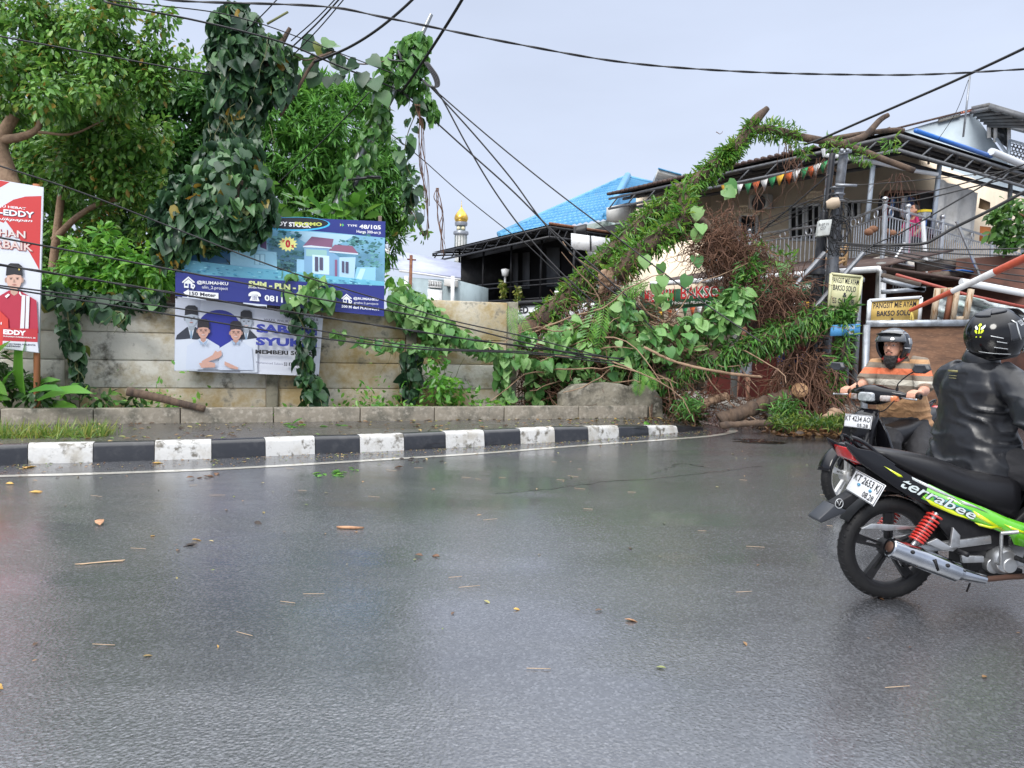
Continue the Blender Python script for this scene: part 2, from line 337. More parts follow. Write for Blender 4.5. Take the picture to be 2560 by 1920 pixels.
# white edge line
LP = [(-200, 1199), (0, 1191), (200, 1186), (400, 1179), (529, 1174), (700, 1165), (900, 1153), (1200, 1134), (1472, 1113), (1600, 1104), (1700, 1097), (1770, 1091), (1812, 1085), (1830, 1080), (1830, 1075), (1815, 1069), (1790, 1063), (1755, 1056), (1722, 1052), (1690, 1049)]
c = smoothpath([gr(x, y) for x, y in LP], 6); T = nrm(np.gradient(c, axis=0)); nn = np.stack([-T[:, 1], T[:, 0], 0 * T[:, 0]], 1); wd = (.055 + .035 * np.clip((np.arange(len(c)) / len(c) - .62) / .12, 0, 1))[:, None]
V = np.concatenate([c + nn * wd + [0, 0, .004], c - nn * wd + [0, 0, .004]]); k = len(c)
lm = MB(); lm.add(V, [(i, k + i, k + i + 1, i + 1) for i in range(k - 1)]); lm.build('road_marking', M('road_paint', (.52, .5, .44), .35, n=(25, (.16, .15, .14), .55, .68), coat=1, bump=(60, .3, .004)), kind='structure')
# broken low wall at the pavement end
Wn = Vector((RP[-1] - RP[-2])); Wn = Vector((-Wn.y, Wn.x, 0)).normalized(); wp = RP[-1] + Wn * .02
wl = [(1405, 1060), (1405, 985), (1440, 962), (1519, 956), (1552, 960), (1583, 969), (1592, 962), (1619, 963), (1640, 976), (1656, 998), (1658, 1052)]
w_ = MB(); w_.prism([pl(x, y, wp, Wn) for x, y in wl], Wn * .2); w_.build('broken_wall', M('mossy_concrete', (.22, .20, .155), .85, n=(2.4, (.055, .05, .038), .42, .6), n2=(9, (.34, .32, .27), .52, .75), bump=(16, .9, .02)), bevel=.012,
     label='short mossy concrete wall with chipped sloping top beside the fallen tree', cat='wall')
# =============================================================== PANEL FENCE
FY0, FS = 12.75, .33
Fd = Vector((1, FS, 0)).normalized(); Fn = Vector((-Fd.y, Fd.x, 0)); FP = Vector((0, FY0, 0))
def fx(x): return Vector((x, FY0 + FS * x, 0))
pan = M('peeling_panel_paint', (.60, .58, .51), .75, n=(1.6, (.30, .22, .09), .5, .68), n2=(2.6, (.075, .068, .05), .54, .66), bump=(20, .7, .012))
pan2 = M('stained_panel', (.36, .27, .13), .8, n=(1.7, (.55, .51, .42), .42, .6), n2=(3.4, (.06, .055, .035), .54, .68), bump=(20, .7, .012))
post = M('fence_post_concrete', (.27, .25, .19), .8, n=(4, (.09, .085, .06), .45, .66), bump=(22, .7, .01))
cap = M('mouldy_concrete', (.035, .033, .028), .9, n=(5, (.14, .13, .1), .5, .72), bump=(24, 1, .02))
ft = thing('panel_fence', 'weathered concrete panel fence with peeling white paint, banners tied to it', 'fence', fx(-4))
px_ = [-14.2, -11.4, -8.75, -6.2, -3.65, -1.64, -.03]
def oriented(): return np.stack([np.array(Fd), np.array(Fn), [0, 0, 1.]], 1)
for i in range(len(px_)):
    tall = i >= 5
    b = MB(); b.box(fx(px_[i]) + Vector((0, 0, (2.0 if tall else 1.83) / 2 + .0)), (.17, .16, 2.04 if tall else 1.84), oriented()); b.build('post', post, ft, bevel=.012)
for i in range(len(px_) - 1):
    a, c = px_[i] + .085, px_[i + 1] - .085; tall = i == 5
    for j, (z0, z1) in enumerate(((.1, .57), (.57, .97), (.97, 1.37), (1.37, 1.765), (1.76, 2.0))):
        if j == 4 and not tall:
            b = MB(); b.box((fx(a) + fx(c)) / 2 + Vector((0, 0, 1.785)), ((fx(c) - fx(a)).length, .11, .05), oriented()); b.build('coping', cap, ft, bevel=.01); continue
        if tall and j == 3: z1 = 2.0
        if tall and j == 4:
            continue
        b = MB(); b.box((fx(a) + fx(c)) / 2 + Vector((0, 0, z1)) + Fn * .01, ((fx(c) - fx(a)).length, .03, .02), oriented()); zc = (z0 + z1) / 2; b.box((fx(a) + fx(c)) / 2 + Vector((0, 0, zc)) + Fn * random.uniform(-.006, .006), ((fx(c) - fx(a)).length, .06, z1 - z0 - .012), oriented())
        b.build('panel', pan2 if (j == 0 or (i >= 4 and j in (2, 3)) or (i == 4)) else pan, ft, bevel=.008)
# =============================================================== FAR BUILDINGS
dirty = M('dirty_white_wall', (.6, .6, .58), .8, n=(2, (.38, .37, .34), .45, .7), bump=(10, .2))
lav = M('lavender_metal_roof', (.36, .39, .52), .5, n=(1, (.28, .3, .42), .4, .6), bump=(3, .2))
blw = M('blue_grey_wall', (.34, .42, .45), .8, n=(1.4, (.24, .3, .32), .45, .7))
brownm = M('rust_brown', (.16, .06, .03), .7, n=(8, (.3, .14, .07), .45, .7))
whitep = M('white_paint', (.72, .73, .74), .45, n=(6, (.5, .5, .5), .5, .75))
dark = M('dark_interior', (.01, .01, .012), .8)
glassd = M('dark_glass', (.02, .025, .03), .12, spec=.7)
grey = M('grey_metal', (.30, .32, .35), .4, .6, n=(9, (.18, .18, .19), .45, .7))
# small blue-grey house
Y0 = 30; n0 = Vector((-.25, -1, 0)).normalized(); p0 = at(1050, 700, Y0)
def q0(x, y, off=0): return pl(x, y, p0 + n0 * off, n0)
h = thing('small_house', 'small blue-grey house with lavender metal roof behind the fence', 'house', (p0.x, p0.y, 0))
b = MB(); b.prism([q0(970, 690), q0(1150, 702), q0(1150, 830), q0(970, 830)], n0 * -4); b.build('wall', blw, h)
b = MB(); b.prism([q0(960, 670), q0(1152, 697), pl(1152, 661, p0 - n0 * 3, n0), pl(1072, 646, p0 - n0 * 3, n0), pl(980, 621, p0 - n0 * 3, n0)], (0, 0, .06)); b.build('roof', lav, h)
b = MB(); b.prism([pl(962, 672, p0 - n0 * 2.9, n0), pl(980, 671, p0 - n0 * 2.9, n0), pl(980, 622, p0 - n0 * 2.9, n0), pl(962, 624, p0 - n0 * 2.9, n0)], n0 * .2); b.build('parapet', dirty, h)
b = MB(); b.prism([q0(1000, 674, .1), q0(1152, 697, .1), q0(1152, 701, .1), q0(1000, 680, .1)], n0 * .08); b.build('fascia', whitep, h)
b = MB(); b.prism([q0(1072, 702, .02), q0(1103, 706, .02), q0(1103, 718, .02), q0(1072, 716, .02)], n0 * .04)
fr = b.build('window', dark, h); b = MB()
for k in range(8): a_ = q0(1073 + k * 4.2, 702 + k * .55, .08); c_ = q0(1073 + k * 4.2, 717 + k * .2, .08); b.tube([a_, c_], .025, 4)
b.tube([q0(1071, 701, .08), q0(1104, 705, .08)], .03, 4); b.tube([q0(1071, 717, .08), q0(1104, 719, .08)], .03, 4); b.build('window_grille', whitep, fr)
b = MB(); b.prism([q0(1070, 722, .02), q0(1106, 726, .02), q0(1106, 800, .02), q0(1070, 800, .02)], n0 * .05); b.build('door', whitep, h)
b = MB(); b.prism([q0(1116, 698, .02), q0(1146, 702, .02), q0(1146, 719, .02), q0(1116, 716, .02)], n0 * .3); ac = b.build('air_conditioner', dirty, h, bevel=.02)
for x_ in (1016, 1132): b = MB(); b.tube([q0(x_, 690, .4), q0(x_ - 2, 830, .4)], .08, 6); b.build('post', whitep, h)
# brown pole in front of it
b = MB(); b.tube([at(1028, 638, 26), at(1025, 640, 26) * 1 - Vector((0, 0, 4.2))], .055, 8); b.tube([at(1018, 648, 26), at(1040, 650, 26)], .03, 6); b.build('utility_pole', brownm, label='thin rusty brown pole in front of the small blue-grey house', cat='pole')
# minarets
gold = M('gold_dome', (.62, .36, .05), .28, .85, n=(2, (.75, .5, .12), .4, .6))
gdark = M('grey_green_trim', (.12, .16, .14), .6)
def minaret(px, pyTop, scale, D, name, label, full=True):
    base = at(px, pyTop, D); k = D / 1900 * scale; X, Y, Zt = base
    t = thing(name, label, 'minaret' if full else 'dome', (X, Y, 0))
    def zz(d): return Zt - d * k
    g = MB(); g.lathe([(r * k, zz(d)) for r, d in ((0, 0), (.4, 2), (.5, 12), (1.6, 15), (1.0, 17), (2.5, 20), (6, 25), (11, 31), (15, 37), (17, 43), (17, 47), (15, 52), (12, 55))], (X, Y, 0), n=28); g.build('dome', gold, t, smooth=60)
    if not full:
        g = MB(); g.lathe([(13 * k, zz(54)), (14 * k, zz(60)), (14 * k, 0)], (X, Y, 0), n=20); g.build('drum', dirty, t); return
    g = MB(); g.lathe([(r * k, zz(d)) for r, d in ((11, 54), (15.5, 54.5), (16, 58), (15, 63), (11, 64))], (X, Y, 0), n=28); g.lathe([(r * k, zz(d)) for r, d in ((12, 76), (18, 77), (19, 80), (19, 84), (15, 87))], (X, Y, 0), n=28); g.build('balcony_ring', grey, t, smooth=40)
    g = MB(); g.lathe([(11 * k, zz(63)), (11 * k, zz(77))], (X, Y, 0), n=16); lan = g.build('lantern', gdark, t)
    for s_ in (-.55, .55):
        g = MB(); g.lathe([(0, .12), (4.2 * k, .1), (4.4 * k, -.2)], (X + math.sin(s_) * 11 * k, Y - math.cos(s_) * 11 * k, zz(70)), (math.sin(s_), -math.cos(s_), 0), n=16); g.build('clock', M('clock_cream', (.7, .62, .4), .5), lan)
    g = MB(); g.lathe([(14.2 * k, zz(86)), (14.6 * k, 0)], (X, Y, 0), n=8); g.build('shaft', dirty, t)
    g = MB()
    for i in range(12):
        a = i * math.pi / 6; g.tube([(X + math.cos(a) * 14.9 * k, Y + math.sin(a) * 14.9 * k, zz(88)), (X + math.cos(a) * 14.9 * k, Y + math.sin(a) * 14.9 * k, zz(124))], .55 * k, 5)
    g.lathe([(15 * k, zz(126)), (21 * k, zz(127)), (21 * k, zz(129)), (15 * k, zz(131))], (X, Y, 0), n=16)
    g.build('pilaster', gdark, t)
    g = MB()
    for i in range(7):
        an = np.arange(48) * 2 * math.pi / 48; zc = zz(152 + i * 4)
        g.tube(np.stack([X + 15.2 * k * np.cos(an), Y + 15.2 * k * np.sin(an), zc + 1.4 * k * np.sin(an * 12)], 1), .55 * k, 4, closed=True)
    g.build('wave_band', gdark, t)
minaret(1154, 500, 1.0, 120, 'minaret', 'white minaret with golden onion dome rising beyond the roofs')
minaret(1327, 538, .95, 135, 'mosque_dome', 'golden dome tip just showing above the blue tiled roof', False)
# blue tiled roof house
bt = M('blue_roof_tile', (.045, .22, .42), .45, n=(.6, (.09, .3, .5), .4, .62), n2=(2.5, (.12, .2, .27), .58, .75))
h = thing('blue_roof_house', 'house with bright blue tiled hip roof behind the dark balcony building', 'house', (4.5, 46, 0))
A = [at(1248, 591, 43.5), at(1390, 567, 41.5), at(1513, 546, 40), at(1535, 492, 41.5)]
lowL, lowR = at(1246, 591, 44), at(1516, 548, 39.5); ap = at(1569, 444, 48); hip0 = at(1530, 500, 41)
b = MB(); K = 15
upL, upR = at(1560, 446, 48.3), ap
for i in range(K):
    t0, t1 = i / K, (i + 1) / K
    a0 = lowL.lerp(upL, t0); a1 = lowL.lerp(upL, t1); c0 = lowR.lerp(ap, t0); c1 = lowR.lerp(ap, t1); lift = Vector((0, -.05, .16))
    P0 = np.linspace(a0 + lift, c0 + lift, 60); P1 = np.linspace(a1, c1, 60); wv = np.stack([0 * np.arange(60), 0 * np.arange(60), .05 * np.sin(np.arange(60) * 2.1)], 1); P0 = P0 + wv; P1 = P1 + wv; P2 = P0 - [0, 0, .17]
    V = np.concatenate([P2, P0, P1]); b.add(V, [(j, j + 1, 61 + j, 60 + j) for j in range(59)] + [(60 + j, 61 + j, 121 + j, 120 + j) for j in range(59)])
e1 = at(1655, 468, 50); e0 = at(1548, 510, 43)
for i in range(K):
    t0, t1 = i / K, (i + 1) / K; a0 = lowR.lerp(ap, t0); a1 = lowR.lerp(ap, t1); c0 = at(1690, 500, 50).lerp(e1, t0); c1 = at(1690, 500, 50).lerp(e1, t1); lift = Vector((0, 0, .16))
    b.add([tuple(v) for v in (a0 + lift, c0 + lift, c1, a1, a0, c0)], [(0, 1, 2, 3), (4, 5, 1, 0)])
b.tube([lowR + Vector((0, 0, .15)), ap + Vector((0, 0, .12))], .22, 8); b.tube([upL, lowL + Vector((0, 0, .1))], .18, 8); b.tube([ap, e1 + Vector((0, 0, .1))], .16, 6)
b.build('roof', bt, h)
b = MB(); b.prism([at(1400, 577, 40.5), at(1516, 551, 39.6), at(1600, 560, 42), at(1600, 700, 42), at(1400, 700, 40.5)], (.5, 5, 0)); b.build('wall', M('green_stained_wall', (.42, .5, .47), .8, n=(2.2, (.12, .16, .14), .45, .6)), h)
# second blue sliver of roof
b = MB(); b.prism([at(1645, 422, 34), at(1702, 437, 34), at(1702, 447, 34), at(1645, 431, 34)], (.3, 3, 0), 0); b.prism([at(1646, 419, 33.9), at(1704, 435, 33.9), at(1704, 438, 33.9), at(1646, 422, 33.9)], (.3, 3.2, 0), 1); b.prism([at(1682, 442, 34.4), at(1700, 446, 34.4), at(1700, 520, 34.4), at(1682, 520, 34.4)], (.3, 2, 0), 0)
b.build('roof_hood', [dirty, bt], label='small white roof hood with blue top behind the fallen trunk', cat='roof')
# dark balcony building
blk = M('black_steel', (.012, .012, .014), .5, n=(4, (.03, .03, .035), .45, .7)); soff = M('dark_roof_sheet', (.06, .06, .065), .5, n=(1, (.1, .1, .11), .4, .6))
A0 = Vector((-2.9, 40, 0)); B0 = Vector((2.46, 32, 0)); dd = (B0 - A0).normalized(); nb = Vector((dd.y, -dd.x, 0))
if nb.y > 0: nb = -nb
h = thing('dark_balcony_building', 'two-storey black building with open upper balcony and white fascia', 'building', (A0 + B0) / 2)
L_ = (B0 - A0).length; wz = lambda t, z, o=0: tuple(A0 + dd * t - nb * o + Vector((0, 0, z)))
b = MB(); b.prism([wz(-.4, 3.0, -.4), wz(L_ + .5, 3.0, -.4), wz(L_ + .5, 3.0, 6), wz(-.4, 3.0, 6)], (0, 0, .2)); b.build('balcony_floor', blk, h)
b = MB(); b.prism([wz(0, 0, .3), wz(L_ + 4, 0, .3), wz(L_ + 4, 3.0, .3), wz(0, 3.0, .3)], -nb * .3); b.build('ground_floor_wall', dirty, h)
fas = M('white_sign_board', (.75, .77, .8), .5); b = MB(); b.prism([wz(.4, 2.2, -.2), wz(L_ + 3, 2.2, -.2), wz(L_ + 3, 2.98, -.2), wz(.4, 2.98, -.2)], nb * .08); sg = b.build('sign_board', fas, h)
b = MB(); bn = [pl(x, y, A0 + nb * .31, nb) for x, y in ((1254, 786), (1320.5, 783), (1320.5, 765), (1254, 768))]; text(b, 'NICKED', bn, 0, .03); b.build('lettering', M('black_lettering', (.01, .01, .012), .5), sg)
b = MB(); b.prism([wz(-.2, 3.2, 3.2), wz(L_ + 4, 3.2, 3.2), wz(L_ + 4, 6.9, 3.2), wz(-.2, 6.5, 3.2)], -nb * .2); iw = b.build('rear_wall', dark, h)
b = MB(); b.prism([wz(-.05, 3.2, .1), wz(-.05, 3.2, 6), wz(-.05, 6.9, 6), wz(-.05, 5.85, .1)], dd * .12); b.build('side_screen', blk, h)
b = MB(); b.prism([wz(0, 5.55, .3), wz(L_ + .3, 5.9, .3), wz(L_ + .3, 6.3, .3), wz(0, 5.95, .3)], -nb * .1); b.build('upper_panel', blk, h)
for x0, x1, y0, y1 in ((1283, 1296, 632, 712), (1308, 1325, 630, 710), (1368, 1400, 618, 705)):
    b = MB(); ps = A0 - nb * 3.15; b.prism([pl(x0, y1 + 12, ps, nb), pl(x1, y1 + 12, ps, nb), pl(x1, y0, ps, nb), pl(x0, y0 + 2, ps, nb)], nb * .04); b.build('door_panel', M('faded_grey_panel', (.16, .17, .19), .6), h)
b = MB(); bars = 92
for i in range(bars): t = i * L_ / bars; b.bar(wz(t, 3.2), wz(t, 3.85), .03, .03)
b.build('railing_bars', blk, h, kind=None)
b = MB()
for z in (3.3, 3.9, 4.12): b.bar(wz(-.2, z), wz(L_ + .2, z), .07, .06)
b.build('handrail', blk, h)
for t in (0, 2.4, 4.9, 7.3, L_):
    b = MB(); b.bar(wz(t, 3.2), wz(t, 6.2), .1, .1, up=(0, 1, 0)); b.build('post', blk, h)
b = MB(); r0 = at(1082, 634, 40.5); r1 = at(1374, 566, 31); r2 = at(1540, 590, 35); back = [r0 + Vector((5.5, 9, 1.4)), r1 + Vector((3, 12, 1.5)), r2 + Vector((1, 9, .5))]
b.add([tuple(v) for v in (r0, r1, back[0], back[1], r2, back[2])], [(0, 1, 3, 2), (1, 4, 5, 3)]); b.add([tuple(v + Vector((0, 0, .08))) for v in (r0, r1, back[0], back[1], r2, back[2])], [(0, 1, 3, 2), (1, 4, 5, 3)])
b.build('roof', soff, h)
b = MB()
for p, q in ((r0, r1), (r1, r2)):
    for z in (-.02, -.42): b.bar(p + Vector((0, 0, z)), q + Vector((0, 0, z)), .07, .08)
    for k in range(11):
        a = p.lerp(q, k / 10.01); c = p.lerp(q, min(1, (k + .5) / 10)); b.bar(a + Vector((0, 0, -.42)), c, .05, .05)
for k in range(9): a = r0.lerp(r1, k / 8); b.bar(a + Vector((0, 0, -.1)), a + Vector((2.5, 4.2, .5)), .07, .08)
b.build('roof_truss', blk, h)
b = MB(); b.tube([tuple(r1 + Vector((0, 0, .12))), tuple(r2 + Vector((0, 0, .12)))], .06, 6); b.build('roof_edge', brownm, h)
b = MB(); ps = at(1470, 600, 31); ns = Vector((.5, -1, 0)).normalized(); b.prism([pl(x, y, ps, ns) for x, y in ((1430, 622), (1521, 632), (1526, 596), (1430, 583))], -ns * .08); sb = b.build('blank_sign', whitep, h)
b = MB(); b.bar(pl(1476, 589, ps + ns * .02, ns), pl(1477, 627, ps + ns * .02, ns), .05, .05); b.build('divider', blk, sb)
b = MB(); b.prism([at(1468, 628, 31.4), at(1560, 640, 33), at(1560, 720, 33), at(1468, 720, 31.4)], (.4, 1.5, 0)); b.build('side_wall', M('grey_side_wall', (.45, .46, .47), .8), h)
# hanging plants and blue tarp on the balcony
vg = leafmat('pale_creeper', [(.06, .12, .02), (.2, .25, .04), (.35, .33, .1)])
for k, (x, y0, y1) in enumerate(((1257, 703, 740), (1294, 722, 760))):
    ps = [pl(x + 2, yy, A0 + nb * .3, nb) for yy in np.linspace(y0, y1, 50)]; P = np.array([tuple(p) for p in ps]); P = np.repeat(P, 3, 0) + rnd(150, .06)
    b = MB(); leaves(b, OVAL, P, rnd(150) + [0, 0, -1], rnd(150) - [0, 1, 0], .2); b.build('hanging_plant', vg, label=['yellowish trailing plant under the white lamp on the black balcony', 'yellow trailing plant hanging right of the balcony lamp plant'][k], cat='plant')
b = MB(); q = pl(1263, 690, A0 + nb * .4, nb); b.lathe([(0, .35), (.2, .3), (.14, 0), (.05, -.02), (.05, -.3)], q, n=12); b.build('lantern_lamp', whitep, label='small white lamp on the rail of the black balcony', cat='lamp')
b = MB(); b.prism([at(1392, 726, 30), at(1425, 708, 30), at(1436, 712, 29.6), at(1420, 726, 29.6)], (.1, .4, .02)); b.build('tarpaulin', M('blue_tarp', (.02, .2, .6), .45), label='scrap of bright blue tarpaulin beside the fallen trunk', cat='tarpaulin')
b = MB(); b.tube([at(1387, 733, 29.8), at(1412, 730, 29.8)], .09, 8); b.build('pipe', whitep, label='white pipe end under the blue tarpaulin', cat='pipe')
# =============================================================== TWO-STOREY CORNER HOUSE
cream = M('cream_wall', (.82, .69, .53), .85, n=(1.2, (.70, .58, .44), .45, .7), n2=(4, (.4, .34, .28), .62, .8), bump=(14, .2))
steel = M('stainless_rail', (.5, .51, .53), .3, .75, n=(10, (.3, .3, .31), .5, .7))
trussm = M('grey_truss', (.13, .135, .145), .55, .2, n=(6, (.07, .07, .075), .5, .7))
board = M('old_board', (.13, .10, .08), .85, n=(5, (.26, .22, .18), .5, .7), stretch=(1, 1, 5), bump=(12, .5))
rustroof = M('rusty_sheet', (.06, .035, .03), .7, n=(3, (.13, .085, .065), .5, .7))
pvc = M('white_pvc', (.66, .68, .70), .35, n=(3, (.45, .45, .43), .55, .8))
sof2 = M('ceiling_sheet', (.17, .165, .165), .7, n=(1.5, (.10, .095, .09), .45, .65))
FZ = 3.31
V2 = lambda x, y, z: Vector((x, y, z))
RL = [(4.7, 23.1), (6.2, 20.3), (7.28, 18.3), (7.58, 17.2), (7.52, 15.7), (9.74, 17.56), (14.7, 21.8), (18, 24.6)]
hs = thing('corner_house', 'two-storey cream corner house with wraparound railed balcony under sheet metal roof', 'house', (10, 21, 0))
Hc = (9.9, 20.5); HL = (6.3, 24.9); HLL = (3.95, 25.4); HR = (18.5, 27.4)
def wall(name, a, b, z0, z1, m, th=.2, **k):
    A = V2(*a, z0); B = V2(*b, z0); n = Vector((B.y - A.y, -(B.x - A.x), 0)).normalized()
    w = MB(); w.prism([A, B, B + V2(0, 0, z1 - z0), A + V2(0, 0, z1 - z0)], -n * th); return w.build(name, m, hs, **k)
wall('wall', HLL, HL, 0, 6.5, cream); wall('wall', HL, Hc, 0, 6.62, cream); wall('wall', Hc, HR, 0, 6.75, cream)
# floor slab and board edge
m = MB(); ins = [Hc, HL]; m.prism([V2(*p, FZ - .16) for p in RL] + [V2(*HR, FZ - .16), V2(*Hc, FZ - .16), V2(*HL, FZ - .16), V2(3.6, 25.4, FZ - .16)], (0, 0, .15)); m.build('balcony_floor', M('pale_bounce_floor', (.5, .47, .43), .6), hs)  # floor colour made pale as an added reflector, bouncing light onto the walls
m = MB()
for a, b in zip(RL[:3], RL[1:4]):
    for z in (FZ - .1, FZ - .24, FZ - .38): m.bar(V2(*a, z), V2(*b, z), .05, .12)
m.build('edge_boards', board, hs)
def rail(name, a, b, z, h, parent, mat=steel, dx=.13, rings=True):
    a = V2(*a, z); b = V2(*b, z); L = (b - a).length; d = (b - a) / L; m = MB()
    for hh, r in ((h, .028), (h - .2, .018), (.1, .018)): m.tube([a + V2(0, 0, hh), b + V2(0, 0, hh)], r, 6)
    for i in range(int(L / dx) + 1): p = a + d * i * dx; m.tube([p + V2(0, 0, .1), p + V2(0, 0, h - .2)], .011, 5)
    if rings:
        for i in range(int(L / .8) + 1):
            c = a + d * (i * .8 + .3) + V2(0, 0, h - .1); an = np.arange(14) * 2 * math.pi / 14
            if i * .8 + .3 > L: break
            m.tube(np.array(tuple(c)) + np.cos(an)[:, None] * np.array(tuple(d)) * .085 + np.sin(an)[:, None] * np.array([0, 0, .085]), .014, 5, closed=True)
    return m.build(name, mat, parent, smooth=50)
for a, b in zip(RL[:-1], RL[1:]): rail('railing', a, b, FZ, 1.0, hs)
for p in (RL[1], RL[2], RL[4], (8.35, 16.4), (9.74, 17.56), (12.2, 19.66)):
    m = MB(); m.tube([V2(*p, FZ - .1), V2(*p, FZ + 1.08)], .045, 10); m.ball(V2(*p, FZ + 1.13), .065, 10, 6); m.build('newel_post', steel, hs, smooth=50)
# lower balusters on the outer right side
rail('lower_railing', (7.9, 15.95), (9.3, 17.1), FZ - .75, .62, hs, rings=False); rail('lower_railing', (9.4, 17.2), (14.7, 21.7), FZ - .62, .5, hs, dx=.1, rings=False)
m = MB(); m.bar(V2(9.3, 16.9, FZ - .7), V2(14.8, 21.5, FZ - .72), .1, .14); m.bar(V2(8.3, 16.0, FZ - .62), V2(10.2, 17.6, FZ - .3), .3, .05); m.build('sagging_beam', board, hs)
# roof with truss edge
E0, PK, E2 = V2(2.85, 23.7, 5.85), V2(7.8, 15.86, 5.82), V2(13.07, 19.4, 5.82); E3 = PK.lerp(E2, 1.7)
b0, b1, b3 = V2(5.2, 26.5, 6.7), V2(10.6, 21.2, 6.75), V2(19.5, 26.2, 6.6)
m = MB()
for z in (0, .07): m.add([tuple(v + V2(0, 0, z)) for v in (E0, PK, b1, b0, E3, b3)], [(0, 1, 2, 3), (1, 4, 5, 2)])
m.build('roof', sof2, hs)
m = MB()
def lerp3(a, b, t): return a.lerp(b, t)
for p, q, bp, bq, n in ((E0, PK, b0, b1, 11), (PK, E3, b1, b3, 12)):
    for z in (-.04, -.34): m.bar(p + V2(0, 0, z), q + V2(0, 0, z), .05, .06)
    for k in range(n):
        a = p.lerp(q, k / n); c = p.lerp(q, (k + .5) / n); e = p.lerp(q, (k + 1) / n)
        m.bar(a + V2(0, 0, -.34), c + V2(0, 0, -.04), .03, .03); m.bar(c + V2(0, 0, -.34), c + V2(0, 0, -.04), .04, .04)
m.build('edge_truss', trussm, hs)
dk = M('dark_purlin', (.05, .05, .055), .6)
m = MB()
for p, q, bp, bq, n in ((E0, PK, b0, b1, 9), (PK, E3, b1, b3, 9)):
    for k in range(1, n): m.bar(p.lerp(q, k / n) + V2(0, 0, -.06), bp.lerp(bq, k / n) + V2(0, 0, -.06), .06, .1)
    for s in (.22, .45, .7): m.bar(p.lerp(bp, s) + V2(0, 0, -.1), q.lerp(bq, s) + V2(0, 0, -.1), .06, .08)
    for s in (.45,): m.bar(p.lerp(bp, s) + V2(0, 0, -.42), q.lerp(bq, s) + V2(0, 0, -.42), .06, .08)
m.build('purlins', dk, hs)
m = MB(); n_ = 46
for i in range(n_): # corrugated overhanging top sheet, left slope
    a = E0.lerp(PK, i / n_); c = b0.lerp(b1, i / n_); m.tube([a + V2(-.05, -.08, .1), c + V2(0, 0, .1)], .05, 5)
m.build('corrugated_sheet', rustroof, hs)
m = MB(); m.tube([PK.lerp(E2, .1) + V2(0, 0, .16), PK.lerp(E2, .62) + V2(0, 0, .13)], .05, 6); m.build('blue_flashing', M('blue_sheet_edge', (.02, .14, .5), .4), hs)
m = MB(); m.tube([PK.lerp(E2, .6) + V2(0, -.1, .2), PK.lerp(E2, 1.3) + V2(0, -.1, .02)], .085, 8); m.tube([at(2058, 372, 17), at(2060, 388, 17), at(2110, 393, 17), at(2200, 408, 16.8), at(2288, 427, 17.2), at(2343, 436, 17.4)], .05, 8); m.build('gutter', pvc, hs, smooth=50)
# posts of the balcony roof
bluep = M('pale_blue_post', (.42, .48, .55), .45, n=(8, (.25, .25, .25), .55, .7))
for a, c, Y in (((2184, 400), (2167, 560), 16.9), ((2349, 411), (2330, 585), 17.6), ((2527, 440), (2520, 600), 20.5), ((2074, 400), (2062, 530), 17.7)):
    m = MB(); m.bar(at(*a, Y), at(*c, Y), .08, .08, up=(0, 1, 0)); m.build('roof_post', bluep, hs)
# openings in the inner walls
def opening(px0, px1, y0, y1, A, B, off, inner, frame, name='window', nb=2):
    n = Vector((B[1] - A[1], -(B[0] - A[0]), 0)).normalized(); n = n if n.y < 0 else -n; p = V2(*A, 0) + n * off
    q = [pl(px0, y1, p, n), pl(px1, y1, p, n), pl(px1, y0, p, n), pl(px0, y0, p, n)]
    m = MB(); m.prism(q, n * .03); w = m.build(name, inner, hs); f = MB()
    for i in range(4): f.bar(q[i] + n * .05, q[(i + 1) % 4] + n * .05, .07, .07, up=n)
    for k in range(1, nb): f.bar(q[0].lerp(q[1], k / nb) + n * .05, q[3].lerp(q[2], k / nb) + n * .05, .05, .05, up=n)
    f.build('frame', frame, w); return w
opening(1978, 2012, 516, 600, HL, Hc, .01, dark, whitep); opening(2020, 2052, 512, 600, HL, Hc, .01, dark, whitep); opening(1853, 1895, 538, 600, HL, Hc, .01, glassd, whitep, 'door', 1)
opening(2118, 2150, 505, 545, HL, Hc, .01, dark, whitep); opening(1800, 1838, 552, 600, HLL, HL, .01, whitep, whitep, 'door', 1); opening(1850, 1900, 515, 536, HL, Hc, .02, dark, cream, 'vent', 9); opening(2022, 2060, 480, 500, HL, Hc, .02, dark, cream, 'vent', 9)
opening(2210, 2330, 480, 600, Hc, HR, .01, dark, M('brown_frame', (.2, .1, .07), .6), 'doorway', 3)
nL = Vector((Hc[1] - HL[1], -(Hc[0] - HL[0]), 0)).normalized(); pA = V2(*HL, 0) + (nL if nL.y < 0 else -nL) * .05; nL = nL if nL.y < 0 else -nL
m = MB(); m.prism([pl(1884, 525, pA, nL), pl(1932, 523, pA, nL), pl(1933, 487, pA, nL), pl(1885, 491, pA, nL)], nL * .3); ac = m.build('air_conditioner', dirty, hs, bevel=.02)
m = MB(); c = pl(1897, 507, pA + nL * .31, nL); m.lathe([(0, .01), (.2, .02), (.23, .03), (.23, 0)], c, nL, 20); m.build('fan_grille', dk, ac)
# lower cream wall, brown board roof over the shop, gutter
m = MB(); a, b = V2(4.55, 22.6, 0), V2(5.6, 20.9, 0); m.prism([V2(3.2, 22.9, 1.8), V2(4.9, 20.4, 1.8), V2(4.9, 20.4, 4.25), V2(3.2, 22.9, 4.0)], (.3, .2, 0)); m.build('lower_wall', cream, hs)
m = MB(); m.prism([at(1516, 553, 24.5), at(1566, 553, 24.2), at(1572, 506, 24.2), at(1516, 519, 24.5)], (.3, .3, 0)); m.build('gable_wall', dirty, hs)
